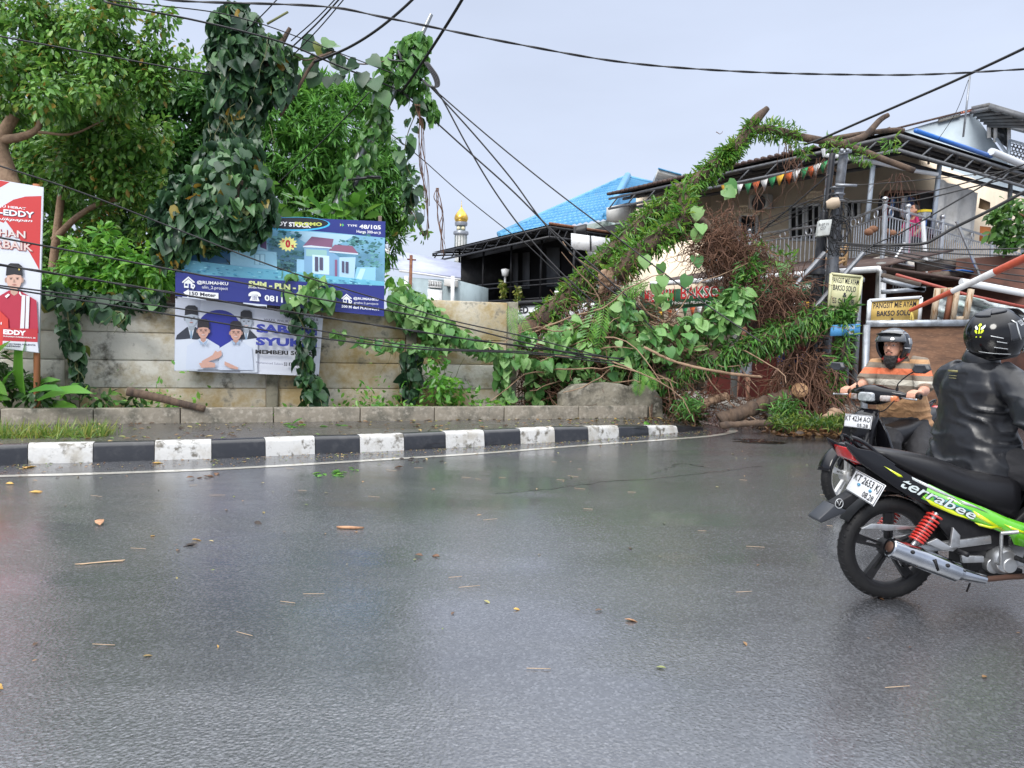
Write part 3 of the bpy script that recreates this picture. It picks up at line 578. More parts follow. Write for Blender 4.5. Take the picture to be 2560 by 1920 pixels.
# =============================================================== FOOD STALL UNDER THE BALCONY
st = thing('food_stall', 'open shop front under the balcony with green banner and rusty roof', 'stall', (6.5, 17, 0))
G0, G1 = V2(3.4, 19.0, 2.87), V2(6.66, 14.0, 2.85)
m = MB(); ii = V2(2.2, 1.5, .55); m.prism([G0 + V2(.1, 0, .05), G1 + V2(.1, 0, .05), G1 + ii, G0 + ii], (0, 0, .04)); m.build('porch_roof', rustroof, st)
m = MB(); m.tube([G0, G1, G1 + V2(.04, -.06, -.05), G1 + V2(.05, -.08, -.62)], .06, 10); m.build('rain_pipe', pvc, st, smooth=50)
m = MB(); m.prism([at(2202, 672, 13.6), at(2402, 701, 14.2), at(2620, 745, 15), V2(14.5, 19.5, 2.85), V2(8.6, 17.4, 2.95)], (0, 0, .05)); m.build('rear_porch_roof', rustroof, st)
m = MB(); m.tube([at(2402, 704, 13), at(2600, 741, 13)], .06, 10); m.build('white_pipe', pvc, st, smooth=50)
m = MB(); m.tube([at(2240, 687, 13.4), at(2420, 738, 13.4), at(2580, 772, 13.4)], .03, 6); m.build('red_trim', M('red_trim_paint', (.35, .07, .05), .5), st)
for k, (a, b) in enumerate((((2205, 699), (2310, 726)), ((2205, 730), (2312, 722)), ((2205, 688), (2300, 712)))):
    m = MB(); m.bar(at(*a, 12.8), at(*b, 12.8), .07, .07); m.build('roof_batten', grey if k < 2 else board, st)
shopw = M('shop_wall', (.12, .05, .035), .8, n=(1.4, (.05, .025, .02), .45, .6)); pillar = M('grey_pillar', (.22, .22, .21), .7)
gd = (G1 - G0).normalized(); gn = Vector((gd.y, -gd.x, 0)); gn = gn if gn.y < 0 else -gn
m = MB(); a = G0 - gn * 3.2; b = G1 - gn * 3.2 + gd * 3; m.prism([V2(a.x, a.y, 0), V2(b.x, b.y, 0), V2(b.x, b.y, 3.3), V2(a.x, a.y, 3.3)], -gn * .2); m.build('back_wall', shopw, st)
m = MB(); a = V2(8.5, 17.6, 0); m.prism([a, V2(17, 24, 0), V2(17, 24, 3.2), V2(8.5, 17.6, 3.2)], (-.1, .2, 0)); m.build('side_wall', M('shade_dark_wall', (.025, .02, .018), .85, n=(2, (.06, .05, .045), .5, .7)), st)  # near-black wall colour stands in for the shade of the interior below the balcony
m = MB(); m.prism([V2(G0.x - .2, G0.y, 0), V2(G1.x - .9, G1.y + 1.2, 0), V2(G1.x + 3, G1.y + 3.2, 0), V2(G0.x + 3, G0.y + 2.4, 0)], (0, 0, .16)); m.build('floor_slab', M('worn_floor', (.36, .33, .29), .6, n=(3, (.22, .19, .16), .45, .65)), st)
m = MB(); p = at(1835, 950, 18.2); m.box((p.x + .6, p.y, .75), (2.6, .6, 1.3), rotm('Z', -52)); m.build('red_counter', M('dark_red_paint', (.13, .018, .012), .5), st, bevel=.02)
for t in (.02, .42, .98):
    m = MB(); p = G0.lerp(G1, t) - gn * .25; m.bar(V2(p.x, p.y, 0), V2(p.x, p.y, 3), .12, .12, up=(0, 1, 0)); m.build('stall_post', pillar, st)
# green banner with red lettering
gp = G0 - gn * .02 + V2(0, 0, 0); GB = M('green_banner', (.035, .15, .06), .5, n=(2, (.02, .1, .045), .4, .6)); m = MB()
q = lambda x, y, o=0: pl(x, y, gp + gn * o, gn)
m.prism([q(1600, 778), q(2062, 741), q(2062, 700), q(1600, 728)], -gn * .03); gb = m.build('green_banner', GB, st)
m = MB(); qq = lambda x0, y0, x1, y1, o, s=0: [q(x0, y1, o), q(x1, y1 + s, o), q(x1, y0 + s, o), q(x0, y0, o)]
wt = M('banner_white', (.7, .68, .64), .5); rd = M('banner_red', (.45, .02, .02), .5)
for o, b, mi in ((.01, .06, 0), (.016, .015, 1)):
    text(m, 'BAKSO', qq(1702, 717, 1800, 748, o, -4), mi, b); text(m, 'MIE AYAM', qq(1612, 726, 1684, 756, o, -5), mi, b); text(m, 'SOLO', qq(1826, 711, 1900, 741, o, -3), mi, b)
text(m, 'Makanan Murah Favorit', qq(1680, 754, 1800, 761, .012, -4), 0, 0, .3); text(m, 'FAVORIT', qq(1998, 712, 2050, 722, .012, -1), 0, .03)
m.build('lettering', [wt, rd], gb)
cols = [(.7, .68, .66), (.03, .25, .08), (.75, .42, .03), (.6, .12, .03), (.7, .68, .66), (.03, .25, .08), (.6, .04, .03)]
def bunting(name, pts, w, hgt, n, off, label, group=None):
    P = smoothpath(pts, 10); t = thing(name, label, 'bunting', P[len(P) // 2]); m = MB(); m.tube(P, .006, 4); m.build('string', dk, t)
    for i in range(n):
        s = (i + .5) / n * (len(P) - 1); j = int(s); p = P[j] + (P[min(j + 1, len(P) - 1)] - P[j]) * (s - j); d = nrm(P[min(j + 1, len(P) - 1)] - P[j]); z = random.uniform(-.05, .05)
        m = MB(); m.prism([p - d * w / 2, p + d * w / 2, p + np.array([z, z, -hgt])], (.004, -.003, 0)); c = cols[(i + off) % len(cols)]; m.build('flag', M('flag_%d' % (int(c[0] * 100)), c, .6), t)
bunting('bunting', [q(1600, 782, .05), q(1690, 772, .08), q(1770, 764, .08), q(1850, 760, .08)], .17, .24, 13, 0, 'string of small coloured pennants hanging under the green banner')
bunting('bunting', [q(1970, 752, .05), q(2020, 752, .08), q(2070, 745, .08)], .2, .3, 5, 0, 'short string of pennants beside the black utility post')
bunting('bunting', [at(1800, 462, 19.5), at(1870, 458, 18.6), at(1940, 440, 17.9), at(2010, 420, 17.3), at(2066, 402, 16.8)], .22, .27, 14, 2, 'faded orange and green pennants strung under the house eave')
# roof debris boards / ladder on balcony edge
wood = M('raw_wood', (.42, .26, .12), .7, n=(6, (.28, .16, .08), .45, .7), stretch=(4, 4, 1))
lt = thing('wooden_ladder', 'small raw timber frame ladder leaning at the balcony edge by the poles', 'ladder', at(2070, 668, 14.6))
for a, b in (((2032, 668), (2047, 615)), ((2086, 664), (2096, 612)), ((2112, 664), (2116, 612))):
    m = MB(); m.bar(at(*a, 14.5), at(*b, 14.5), .06, .05, up=(0, 1, 0)); m.build('rail', wood, lt)
for a, b in (((2036, 648), (2112, 646)), ((2040, 630), (2114, 628)), ((2092, 618), (2114, 632)), ((2090, 664), (2114, 648))):
    m = MB(); m.bar(at(*a, 14.47), at(*b, 14.47), .05, .04, up=(0, 1, 0)); m.build('rung', wood, lt)
# hanging canvas, laundry, person and clutter on the balcony
canv = M('white_canvas', (.46, .45, .43), .85, n=(3, (.34, .33, .31), .45, .65), bump=(9, .8, .03)); m = MB()
g = [[V2(0, 0, 0)] * 15 for _ in range(10)]; c4_ = [at(2334, 592, 17.6), at(2436, 613, 19.2), at(2447, 482, 19.3), at(2346, 447, 17.7)]; V = []
for i in range(10):
    for j in range(15):
        u, v = j / 14, i / 9; p = (c4_[0] * (1 - u) + c4_[1] * u) * (1 - v) + (c4_[3] * (1 - u) + c4_[2] * u) * v; V.append(tuple(p + V2(.5, -.6, 0) * .12 * math.sin(j * 1.3) * (1 - v * .6)))
m.add(V, [(i * 15 + j, i * 15 + j + 1, (i + 1) * 15 + j + 1, (i + 1) * 15 + j) for i in range(9) for j in range(14)]); m.build('canvas_screen', canv, smooth=180, label='grey-white canvas sheet hanging from the balcony roof', cat='canvas')
m = MB(); m.prism([at(2446, 520, 19.6), at(2473, 527, 20.2), at(2474, 505, 20.2), at(2450, 495, 19.6)], (.05, .05, 0)); m.build('board', wood, label='bare wooden board fixed beside the hanging canvas', cat='board')
m = MB(); m.prism([at(2448, 602, 19.4), at(2478, 606, 19.8), at(2476, 568, 19.8), at(2450, 565, 19.4)], (.05, .05, 0)); m.build('curtain', M('orange_cloth', (.5, .17, .05), .8), label='orange cloth hanging behind the balcony rail', cat='cloth')
def drape(name, c, w, h, mat, label, cat='clothes', ph=0, group=None, d=(1, .7, 0)):
    d = Vector(d).normalized(); V = []
    for i in range(8):
        for j in range(9):
            u, v = j / 8 - .5, i / 7; p = c + d * w * u * (.75 + .35 * v) + V2(0, 0, -h * v) + V2(.7, -1, 0).normalized() * .045 * math.sin(j * 1.9 + ph + i * .25) * (.4 + v); V.append(tuple(p))
    m = MB(); m.add(V, [(i * 9 + j, i * 9 + j + 1, (i + 1) * 9 + j + 1, (i + 1) * 9 + j) for i in range(7) for j in range(8)]); o = m.build(name, mat, smooth=180, label=label, cat=cat, group=group); s = o.modifiers.new('s', 'SOLIDIFY'); s.thickness = .012; return o
lc = [(.02, .02, .025), (.25, .03, .03), (.16, .28, .5), (.03, .03, .04), (.5, .52, .56), (.06, .09, .2)]
ln = ['black shirt hanging leftmost on the balcony clothes line', 'dark red garment on the balcony clothes line', 'light blue towel on the balcony clothes line', 'long black cloth on the balcony clothes line', 'pale grey cloth on the balcony clothes line', 'navy trousers hanging rightmost on the clothes line']
for i, c in enumerate(lc): drape('hanging_garment', at(2203 + i * 15, 489 + (i % 3) * 2, 18.2), .26, .5 + .06 * (i % 2), M('cloth_%d' % i, c, .85), ln[i], ph=i, group='laundry on the balcony line')
drape('pink_cloth', at(2268, 577, 16.6), .32, .62, M('pink_cloth', (.55, .30, .40), .85, n=(9, (.7, .55, .6), .45, .6)), 'pink patterned cloth draped over the balcony rail', 'cloth', 1, d=(.77, .64, 0))
m = MB(); c = at(2291, 596, 17.6); m.lathe([(0, 0), (.19, 0), (.2, .5), (.21, .6), (.18, .62), (0, .62)], c, n=20); m.build('plastic_drum', M('blue_plastic', (.02, .1, .4), .4), smooth=40, label='blue plastic drum behind the balcony rail', cat='drum')
t = thing('cooking_pot', 'shiny steel pot with yellow lid on the balcony rail', 'pot', at(2310, 549, 17.0)); c = at(2310, 549, 17.0)
m = MB(); m.lathe([(0, 0), (.1, 0), (.13, .14), (.13, .15)], c, n=20); m.build('pot', steel, t, smooth=40); m = MB(); m.lathe([(.15, .15), (.15, .2), (.05, .22), (0, .22)], c, n=20); m.build('lid', M('yellow_plastic', (.6, .45, .02), .4), t, smooth=40)
coco = M('coconut_husk', (.24, .12, .07), .9, bump=(30, .6))
for i, (x, y) in enumerate(((2172, 580), (2183, 573), (2216, 580), (2229, 583))):
    m = MB(); m.ball(at(x, y, 15.75 + (.25 if i > 1 else .1)), (.1, .085, .075), 10, 7); m.build('coconut', coco, smooth=180, group='coconut husks hung on the balcony rail', label=['brown coconut husk hung left of the corner newel post', 'coconut husk touching the corner newel post', 'coconut husk hung right of the corner post', 'brown husk hung furthest right on the rail'][i], cat='coconut')
# =============================================================== UPPER RIGHT HOUSE
bw = M('pale_blue_wall', (.48, .56, .62), .8, n=(.9, (.40, .47, .52), .45, .65), n2=(2.5, (.3, .27, .22), .64, .78))
uh = thing('upper_house', 'pale blue gabled house rising behind the corner house roof', 'house', at(2420, 600, 30))
n0 = Vector((-.2, -1, 0)).normalized(); p0 = at(2420, 350, 27)
q = lambda x, y, o=0: pl(x, y, p0 + n0 * o, n0)
m = MB(); m.prism([q(2200, 345), q(2330, 306), q(2428, 282), q(2448, 302), q(2482, 350), q(2525, 410), q(2560, 460), q(2560, 640), q(2200, 640)], -n0 * 5); m.build('wall', bw, uh)
m = MB()
for i in range(60): a = i / 59; m.bar(q(2225 + a * 205, 325 - a * 51, .1 * (i % 2) + .05), q(2225 + a * 205, 325 - a * 51, -5), .12, .06)
m.build('roof', rustroof, uh)
m = MB(); m.prism([q(2400, 286, .06), q(2428, 280, .06), q(2430, 276, .06), q(2400, 281, .06)], n0 * .1); m.build('orange_ridge', M('orange_flash', (.5, .18, .12), .5), uh)
m = MB(); m.prism([q(2345, 307, .04), q(2398, 293, .04), q(2400, 286, .04), q(2345, 299, .04)], n0 * .08); m.build('patch_board', pillar, uh)
p1_ = p0 + n0 * 1.6
m = MB(); rr = [pl(2428, 275, p1_ - n0 * 1.5, n0), pl(2472, 266, p1_, n0), pl(2620, 310, p1_, n0), pl(2620, 350, p1_ - n0 * 3.5, n0), pl(2470, 308, p1_ - n0 * 1.5, n0)]; m.prism(rr, (0, 0, .12)); m.build('front_roof', sof2, uh)
m = MB()
for k in range(6): m.bar(rr[0].lerp(rr[4], k / 5) - V2(0, 0, .08), rr[1].lerp(rr[2], k / 5) - V2(0, 0, .08), .1, .12)
m.bar(rr[1], rr[2], .12, .16); m.build('rafter', trussm, uh)
m = MB(); m.prism([q(2472, 340, .02), q(2522, 372, .02), q(2520, 310, .02), q(2472, 300, .02)], n0 * .05); w_ = m.build('window', glassd, uh)
m = MB(); [m.bar(q(x, 303 + (x - 2472) * .2, .08), q(x, 345 + (x - 2472) * .64, .08), .1, .08, up=(0, 1, 0)) for x in (2472, 2488, 2522)]; m.bar(q(2472, 301, .08), q(2560, 322, .08), .08, .1); m.build('window_frame', whitep, w_)
m = MB(); m.bar(q(2490, 345, .3), q(2535, 410, .3), .07, .07); m.bar(q(2524, 350, .5), q(2520, 425, .5), .06, .06, up=(0, 1, 0)); m.bar(q(2524, 350, .5), q(2600, 372, .5), .06, .06); m.bar(q(2524, 410, .5), q(2600, 432, .5), .06, .06); m.build('rail_frame', bluep, uh)
m = MB()
for i in range(9):
    for j in range(6):
        x = 2530 + i * 9 + (j % 2) * 4.5; y = 362 + i * 2.4 + j * 10; m.tube([q(x + 4.5 * math.cos(a), y + 5 * math.sin(a), .5) for a in np.arange(6) * math.pi / 3], .02, 4, closed=True)
m.build('hexagon_grille', trussm, uh)
# thin antenna mast
m = MB(); m.tube([at(2426, 180, 15), at(2408, 342, 15)], .018, 6); m.build('antenna_mast', grey, label='thin grey antenna mast rising above the sheet roof', cat='mast')
# =============================================================== POLES, BOX
conc = M('pole_metal', (.17, .18, .20), .45, .5, n=(5, (.08, .08, .085), .45, .65))
b2 = M('black_pole', (.02, .021, .026), .45, n=(6, (.07, .07, .07), .55, .75))
t = thing('utility_pole', 'tall grey metal utility pole leaning right before the corner house', 'pole', at(2068, 1000, 13.2))
m = MB(); m.tube([at(2110, 376, 13), at(2094, 505, 13.05), at(2079, 690, 13.1), at(2066, 830, 13.2), at(2056, 1000, 13.2)], [.075, .08, .1, .1, .1], 12); m.build('shaft', conc, t, smooth=40)
m = MB(); m.bar(at(2098, 384, 12.9), at(2128, 378, 12.9), .05, .05); m.tube([at(2104, 380, 12.85), at(2106, 372, 12.85)], .03, 6); m.tube([at(2118, 378, 12.85), at(2120, 372, 12.85)], .03, 6); m.build('bracket', grey, t)
m = MB()
for k in range(3): m.lathe([(.09, -.02), (.125, 0), (.09, .02)], at(2093 + k, 470 + k * 16, 13.05), n=12)
m.bar(at(2089, 462, 12.9), at(2142, 464, 12.9), .04, .04); m.build('clamp', grey, t)
t = thing('black_post', 'black telecom post with splice box left of the grey utility pole', 'pole', at(2032, 1000, 13.3))
m = MB(); m.tube([at(2081, 384, 13.2), at(2066, 525, 13.2)], .05, 10); m.tube([at(2061, 530, 13.2), at(2046, 680, 13.2), at(2036, 776, 13.2), at(2024, 1000, 13.2)], [.07, .1, .1, .1], 12); m.build('shaft', b2, t, smooth=40)
m = MB(); m.prism([at(2037, 594, 12.95), at(2067, 591, 12.95), at(2074, 552, 12.95), at(2043, 554, 12.95)], (-.02, -.16, 0)); bx = m.build('meter_box', M('box_paint', (.5, .52, .5), .5, n=(8, (.36, .36, .33), .5, .7)), t, bevel=.01)
m = MB(); text(m, 'C17', [at(2050, 575, 12.77), at(2063, 574, 12.77), at(2065, 566, 12.77), at(2052, 567, 12.77)], 0, .02); text(m, 'B-07 71', [at(2047, 565, 12.77), at(2071, 563, 12.77), at(2072, 557, 12.77), at(2048, 559, 12.77)], 0, .02); m.build('lettering', dk, bx)
m = MB(); m.box(at(2036, 680, 12.95), (.30, .2, .1)); m.build('splice_box', b2, t, bevel=.01)
m = MB(); cz = at(2066, 512, 12.9); m.lathe([(.06, 0), (.1, .1), (.08, .2), (0, .22)], cz, (1, -.4, .2), 12); m.build('insulator', M('beige_plastic', (.42, .33, .24), .5), t, smooth=40)
for k, (a, c, Y, lb) in enumerate((((2158, 632), (2032, 776), 12.6, 'long grey pipe brace slanting down in front of the utility pole'), ((2062, 632), (1990, 712), 12.8, 'shorter grey pipe brace slanting left of the black post'))):
    m = MB(); m.tube([at(*a, Y), at(*c, Y)], .042, 8); m.build('pipe_brace', conc, smooth=40, label=lb, cat='pipe')
m = MB(); m.tube([at(2307, 553, 16.6), at(2313, 640, 16.5), at(2319, 684, 16.5)], .045, 8); m.build('drain_pipe', pvc, smooth=40, label='white vertical drain pipe on the balcony front', cat='pipe')
for a, c, Y, lb in (((2391, 553), (2450, 690), 15.5, 'long silver pipe strut below the hanging canvas'), ((2262, 608), (2222, 672), 15.3, 'short silver strut under the balcony corner')):
    m = MB(); m.tube([at(*a, Y), at(*c, Y)], .03, 8); m.build('pipe_strut', steel, smooth=40, label=lb, cat='strut')
# =============================================================== SIGNS, PLYWOOD HUT
def sign(name, quadpx, Y, mat, lines, label, nrm_=None, th=.03, fr=None, lm=None):
    P = [at(x, y, Y) for x, y in quadpx]; n = (P[1] - P[0]).cross(P[3] - P[0]).normalized(); n = n if n.y < 0 else -n
    t = thing(name, label, 'sign', (P[0] + P[1]) / 2); m = MB(); m.prism(P, -n * th); m.build('board', mat, t)
    q = lambda u, v, o=.004: P[0] * (1 - u) * (1 - v) + P[1] * u * (1 - v) + P[2] * u * v + P[3] * (1 - u) * v + n * o
    m = MB()
    for s, u0, v0, u1, v1, bo in lines: text(m, s, [q(u0, v0), q(u1, v0), q(u1, v1), q(u0, v1)], 0, bo)
    m.build('lettering', lm or dk, t)
    if fr:
        m = MB()
        for i in range(4): m.bar(P[i], P[(i + 1) % 4], .035, .045, up=n)
        m.build('frame', fr, t)
    return t
ys = M('pale_yellow_sign', (.62, .60, .36), .5, n=(2, (.5, .5, .3), .4, .7)); yo = M('ochre_sign', (.55, .38, .11), .5, n=(1.5, (.48, .32, .08), .4, .6)); ink = M('navy_ink', (.01, .012, .03), .5)
sign('shop_sign', [(2071, 772), (2143, 781), (2154, 692), (2078, 684)], 12.4, ys, [('PANGSIT MIE AYAM', .04, .76, .93, .92, .008), ('BAKSO SOLO', .1, .55, .86, .71, .012), ('&', .45, .38, .58, .51, .03), ('ES CAMPUR', .12, .18, .86, .34, .01), ('TAMAN TIGA GENERASI', .05, .05, .96, .12, .01)],
     'pale yellow upright sign listing noodle and meatball dishes beside the utility pole', fr=ys, lm=ink)
sign('shop_sign', [(2170, 806), (2297, 803), (2302, 743), (2174, 751)], 9.35, yo, [('PANGSIT MIE AYAM', .08, .62, .92, .87, .008), ('BAKSO SOLO', .16, .26, .84, .50, .02), ('&', .44, .0, .51, .17, .03)], 'wide ochre sign standing on the plywood hut behind the helmet', fr=pvc, lm=ink)
sign('shop_sign', [(2076, 840), (2150, 838), (2151, 809), (2078, 813)], 12.3, M('sky_blue_sign', (.08, .3, .6), .5, n=(4, (.2, .42, .65), .5, .7)), [('RJA GI', .5, .5, .8, .85, .04), ('ellis', .55, .12, .75, .38, .02)], 'small worn blue sign low on the metal frame', lm=wt)
ply = M('brown_plywood', (.17, .085, .045), .75, n=(7, (.09, .045, .025), .4, .62), n2=(26, (.30, .17, .1), .55, .8), stretch=(.6, .6, 3), bump=(40, .35, .006))
hut = thing('plywood_hut', 'brown plywood hoarding with folded metal strip on top behind the riders', 'hoarding', V2(5, 9, 0))
HY = 9.15; zt = lambda x, y: at(x, y, HY)
a, b = zt(2168, 816), zt(2440, 812)
m = MB(); m.prism([V2(zt(2156, 1160).x, HY, 0), V2(b.x - .05, HY, 0), b, a], (0, .05, 0)); m.build('plywood_panel', ply, hut)
m = MB(); m.prism([zt(2163, 817), zt(2440, 815), zt(2440, 799), zt(2165, 801)], (0, -.03, 0)); m.build('metal_strip', M('galvanised', (.42, .45, .48), .35, .7, n=(7, (.25, .26, .27), .45, .6), bump=(9, .6, .01)), hut)
m = MB(); m.bar(zt(2164, 812) + V2(0, -.03, 0), V2(zt(2152, 1160).x, HY - .03, 0), .06, .06, up=(0, 1, 0)); m.build('corner_post', grey, hut)
oldw = M('flaking_timber', (.45, .36, .26), .8, n=(7, (.22, .11, .04), .48, .6), stretch=(3, 3, .6)); rtim = M('red_timber', (.2, .07, .035), .7)
for i, (c, d, mm) in enumerate((((2333, 800), (2344, 721), oldw), ((2381, 800), (2393, 719), oldw), ((2338, 729), (2392, 726), oldw), ((2366, 800), (2378, 735), rtim), ((2413, 800), (2428, 723), oldw), ((2384, 797), (2416, 796), oldw))):
    m = MB(); m.bar(at(*c, HY + .04 + .02 * i), at(*d, HY + .04 + .02 * i), .055 if i != 2 else .075, .05, up=(0, 1, 0)); m.build('timber_post', mm, hut)
# crumpled silver sheet behind
tp = M('silver_tarpaulin', (.42, .45, .45), .4, n=(1.6, (.25, .36, .32), .5, .62), bump=(4, 1, .12)); V = []
for i in range(10):
    for j in range(22):
        u, v = j / 21, i / 9; x = 2345 + u * 300; y0 = 800 + 80 * u; y1 = 728 + u * 62; V.append(tuple(at(x, y0 * (1 - v) + y1 * v, 11.2 + .12 * math.sin(j * 1.1 + i) + .1 * math.sin(i * 1.7 + j * .3))))
m = MB(); m.add(V, [(i * 22 + j, i * 22 + j + 1, (i + 1) * 22 + j + 1, (i + 1) * 22 + j) for i in range(9) for j in range(21)]); o = m.build('tarpaulin', tp, smooth=180, label='crumpled silver tarpaulin hanging behind the wooden posts', cat='tarpaulin'); o.modifiers.new('s', 'SOLIDIFY').thickness = .02
# tilted red and white barrier pole
t = thing('barrier_pole', 'long red and white striped barrier pole tilted above the plywood hut', 'pole', at(2300, 800, 8.8)); e0, e1 = at(2276, 776, 8.9), at(2600, 628, 7.6)
redp = M('barrier_red', (.42, .07, .03), .5, n=(9, (.28, .05, .03), .45, .7)); whp = M('barrier_white', (.6, .6, .6), .45, n=(9, (.42, .42, .42), .5, .7))
for s0, s1, mm, nm in ((0, .36, redp, 'red_band'), (.36, .69, whp, 'white_band'), (.69, 1, redp, 'red_band')):
    r0_, r1_ = .022 + .022 * s0, .022 + .022 * s1; m = MB(); m.tube([e0.lerp(e1, s0), e0.lerp(e1, s1)], [r0_, r1_], 14); m.build(nm, mm, t, smooth=40)
m = MB(); m.tube([at(2279, 780, 8.8), at(2275, 800, 8.8), at(2283, 801, 8.8), at(2281, 782, 8.8)], .008, 5); m.build('wire_loop', M('yellow_wire', (.5, .38, .08), .5), t)
# gate frame verticals and clutter between pole and hut
for i, (c, d) in enumerate((((2123, 700), (2114, 960)), ((2150, 690), (2136, 960)), ((2132, 700), (2160, 700)))):
    m = MB(); m.bar(at(*c, 12.55), at(*d, 12.55), .07, .06, up=(0, 1, 0)); m.build('gate_post', grey, label=['inner grey steel post left of the plywood hut', 'outer grey steel post carrying the pale yellow sign', 'short steel lintel joining the two grey posts'][i], cat='post')
# leafy branch at the right edge
V_ = leafmat('branch_leaf', [(.03, .09, .02), (.06, .16, .03), (.12, .24, .05)])
t = thing('leafy_branch', 'overhanging leafy green branch at the right edge before the balcony', 'branch', at(2560, 640, 15)); m = MB(); m.tube(smoothpath([at(2640, 560, 15), at(2560, 540, 15), at(2500, 520, 15.2)]), .03, 6); m.build('stem', brownm, t)
P = []; cc = [(2490, 540, 10), (2515, 560, 22), (2500, 590, 18), (2530, 520, 20), (2550, 570, 25), (2545, 600, 22), (2575, 540, 25), (2600, 560, 30), (2520, 605, 14)]
for x, y, r in cc: c = np.array(tuple(at(x, y, 15))); P.append(c + rnd(60, r / 1900 * 15 * .6))
P = np.concatenate(P); m = MB(); leaves(m, OVAL, P, rnd(len(P)) + [-.3, 0, -.6], rnd(len(P)) + [0, -1, 1], rng.uniform(.12, .22, len(P))); m.build('foliage', V_, t)

for i, (a, b, c, d, mm, nm, lb) in enumerate((((2290, 668), (2420, 655), .06, .2, board, 'old_plank', 'weathered plank sticking out under the balcony corner'), ((2330, 690), (2480, 672), .05, .14, board, 'old_plank', 'second grey plank below the long silver strut'), ((2440, 700), (2560, 716), .05, .10, trussm, 'steel_beam', 'thin steel beam above the long white pipe'), ((2380, 676), (2470, 690), .4, .02, MATS['blue_sheet_edge'], 'blue_sheet', 'dark blue sheet tucked under the balcony'), ((2450, 668), (2560, 690), .05, .16, board, 'old_plank', 'dark plank along the balcony base at the right edge'))):
    m = MB(); m.bar(at(*a, 15.2 + .1 * i), at(*b, 16.3 + .1 * i), c, d); m.build(nm, mm, label=lb, cat=nm.replace('_', ' '))
# =============================================================== VEGETATION
bark = M('bark', (.12, .08, .055), .9, n=(5, (.05, .035, .028), .42, .62), bump=(20, 1, .03), stretch=(1, 1, .4))
barkp = M('pale_bark', (.30, .20, .13), .85, n=(4, (.18, .11, .07), .45, .65), bump=(18, .8, .02))
rootm = M('dry_roots', (.17, .085, .05), .9, n=(3, (.09, .045, .03), .4, .6))
twig = M('green_stem', (.12, .13, .05), .7)
LV_tree = leafmat('tree_leaf', [(.045, .12, .02), (.08, .21, .035), (.125, .3, .05), (.2, .36, .07), (.34, .2, .04)], pos=[0, .35, .65, .93, .999])
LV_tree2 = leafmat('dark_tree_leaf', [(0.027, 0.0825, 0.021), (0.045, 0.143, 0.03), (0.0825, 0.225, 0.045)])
LV_mango = leafmat('mango_leaf', [(.05, .16, .03), (.08, .24, .04), (.13, .34, .06)], rough=.45)
LV_vine = leafmat('vine_leaf', [(.016, .045, .022), (.028, .075, .034), (.045, .115, .042), (.075, .18, .05), (.35, .22, .03)], rough=.4, tr=.15, pos=[0, .4, .75, .96, .995])
LV_fall = leafmat('fallen_vine_leaf', [(0.06, 0.195, 0.0525), (0.103, 0.253, 0.0633), (0.184, 0.356, 0.103), (0.253, 0.414, 0.161)], rough=.45, tr=.22)
LV_fern = leafmat('fern_leaf', [(0.045, 0.135, 0.0225), (0.0825, 0.24, 0.03), (0.115, 0.276, 0.0345), (0.207, 0.299, 0.046)], rough=.4, tr=.25)
LV_bright = leafmat('bright_leaf', [(0.06, 0.21, 0.03), (0.092, 0.276, 0.0345), (0.184, 0.391, 0.0575)], rough=.35, tr=.35)
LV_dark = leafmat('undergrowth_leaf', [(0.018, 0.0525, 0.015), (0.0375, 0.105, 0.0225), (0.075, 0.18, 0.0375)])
def A3(px, py, Y): return np.array(tuple(at(px, py, Y)))
def clump(mb, T, c, r, n, size, droop=.5, out=.8, fill=.55, m=0):
    d = nrm(rnd(n)); rad = rng.uniform(fill, 1.08, n) ** .6; P = np.asarray(c) + d * np.asarray(r) * rad[:, None]
    D = d * out + rnd(n, .5) + [0, 0, -droop]; Nn = d * .6 + rnd(n, .5) + [0, -.1, .9]
    leaves(mb, T, P, D, Nn, rng.uniform(size * .65, size * 1.25, n), m)
def px_clumps(mb, T, lst, dens, size, depth=.8, **k):
    L2 = []
    for x, y, Y, rp in lst: L2 += [(x + random.gauss(0, .5) * rp, y + random.gauss(0, .42) * rp, Y + random.gauss(0, .5) * rp * Y / 1900, rp * random.uniform(.42, .72)) for _ in range(4)] if rp > 40 else [(x, y, Y, rp)]
    for x, y, Y, rp in L2:
        r = rp * Y / 1900; n = int(dens * (rp / 50) ** 2 * (Y / 14) ** 0); clump(mb, T, A3(x, y, Y), (r, r * depth, r * .9), n, size, **k)
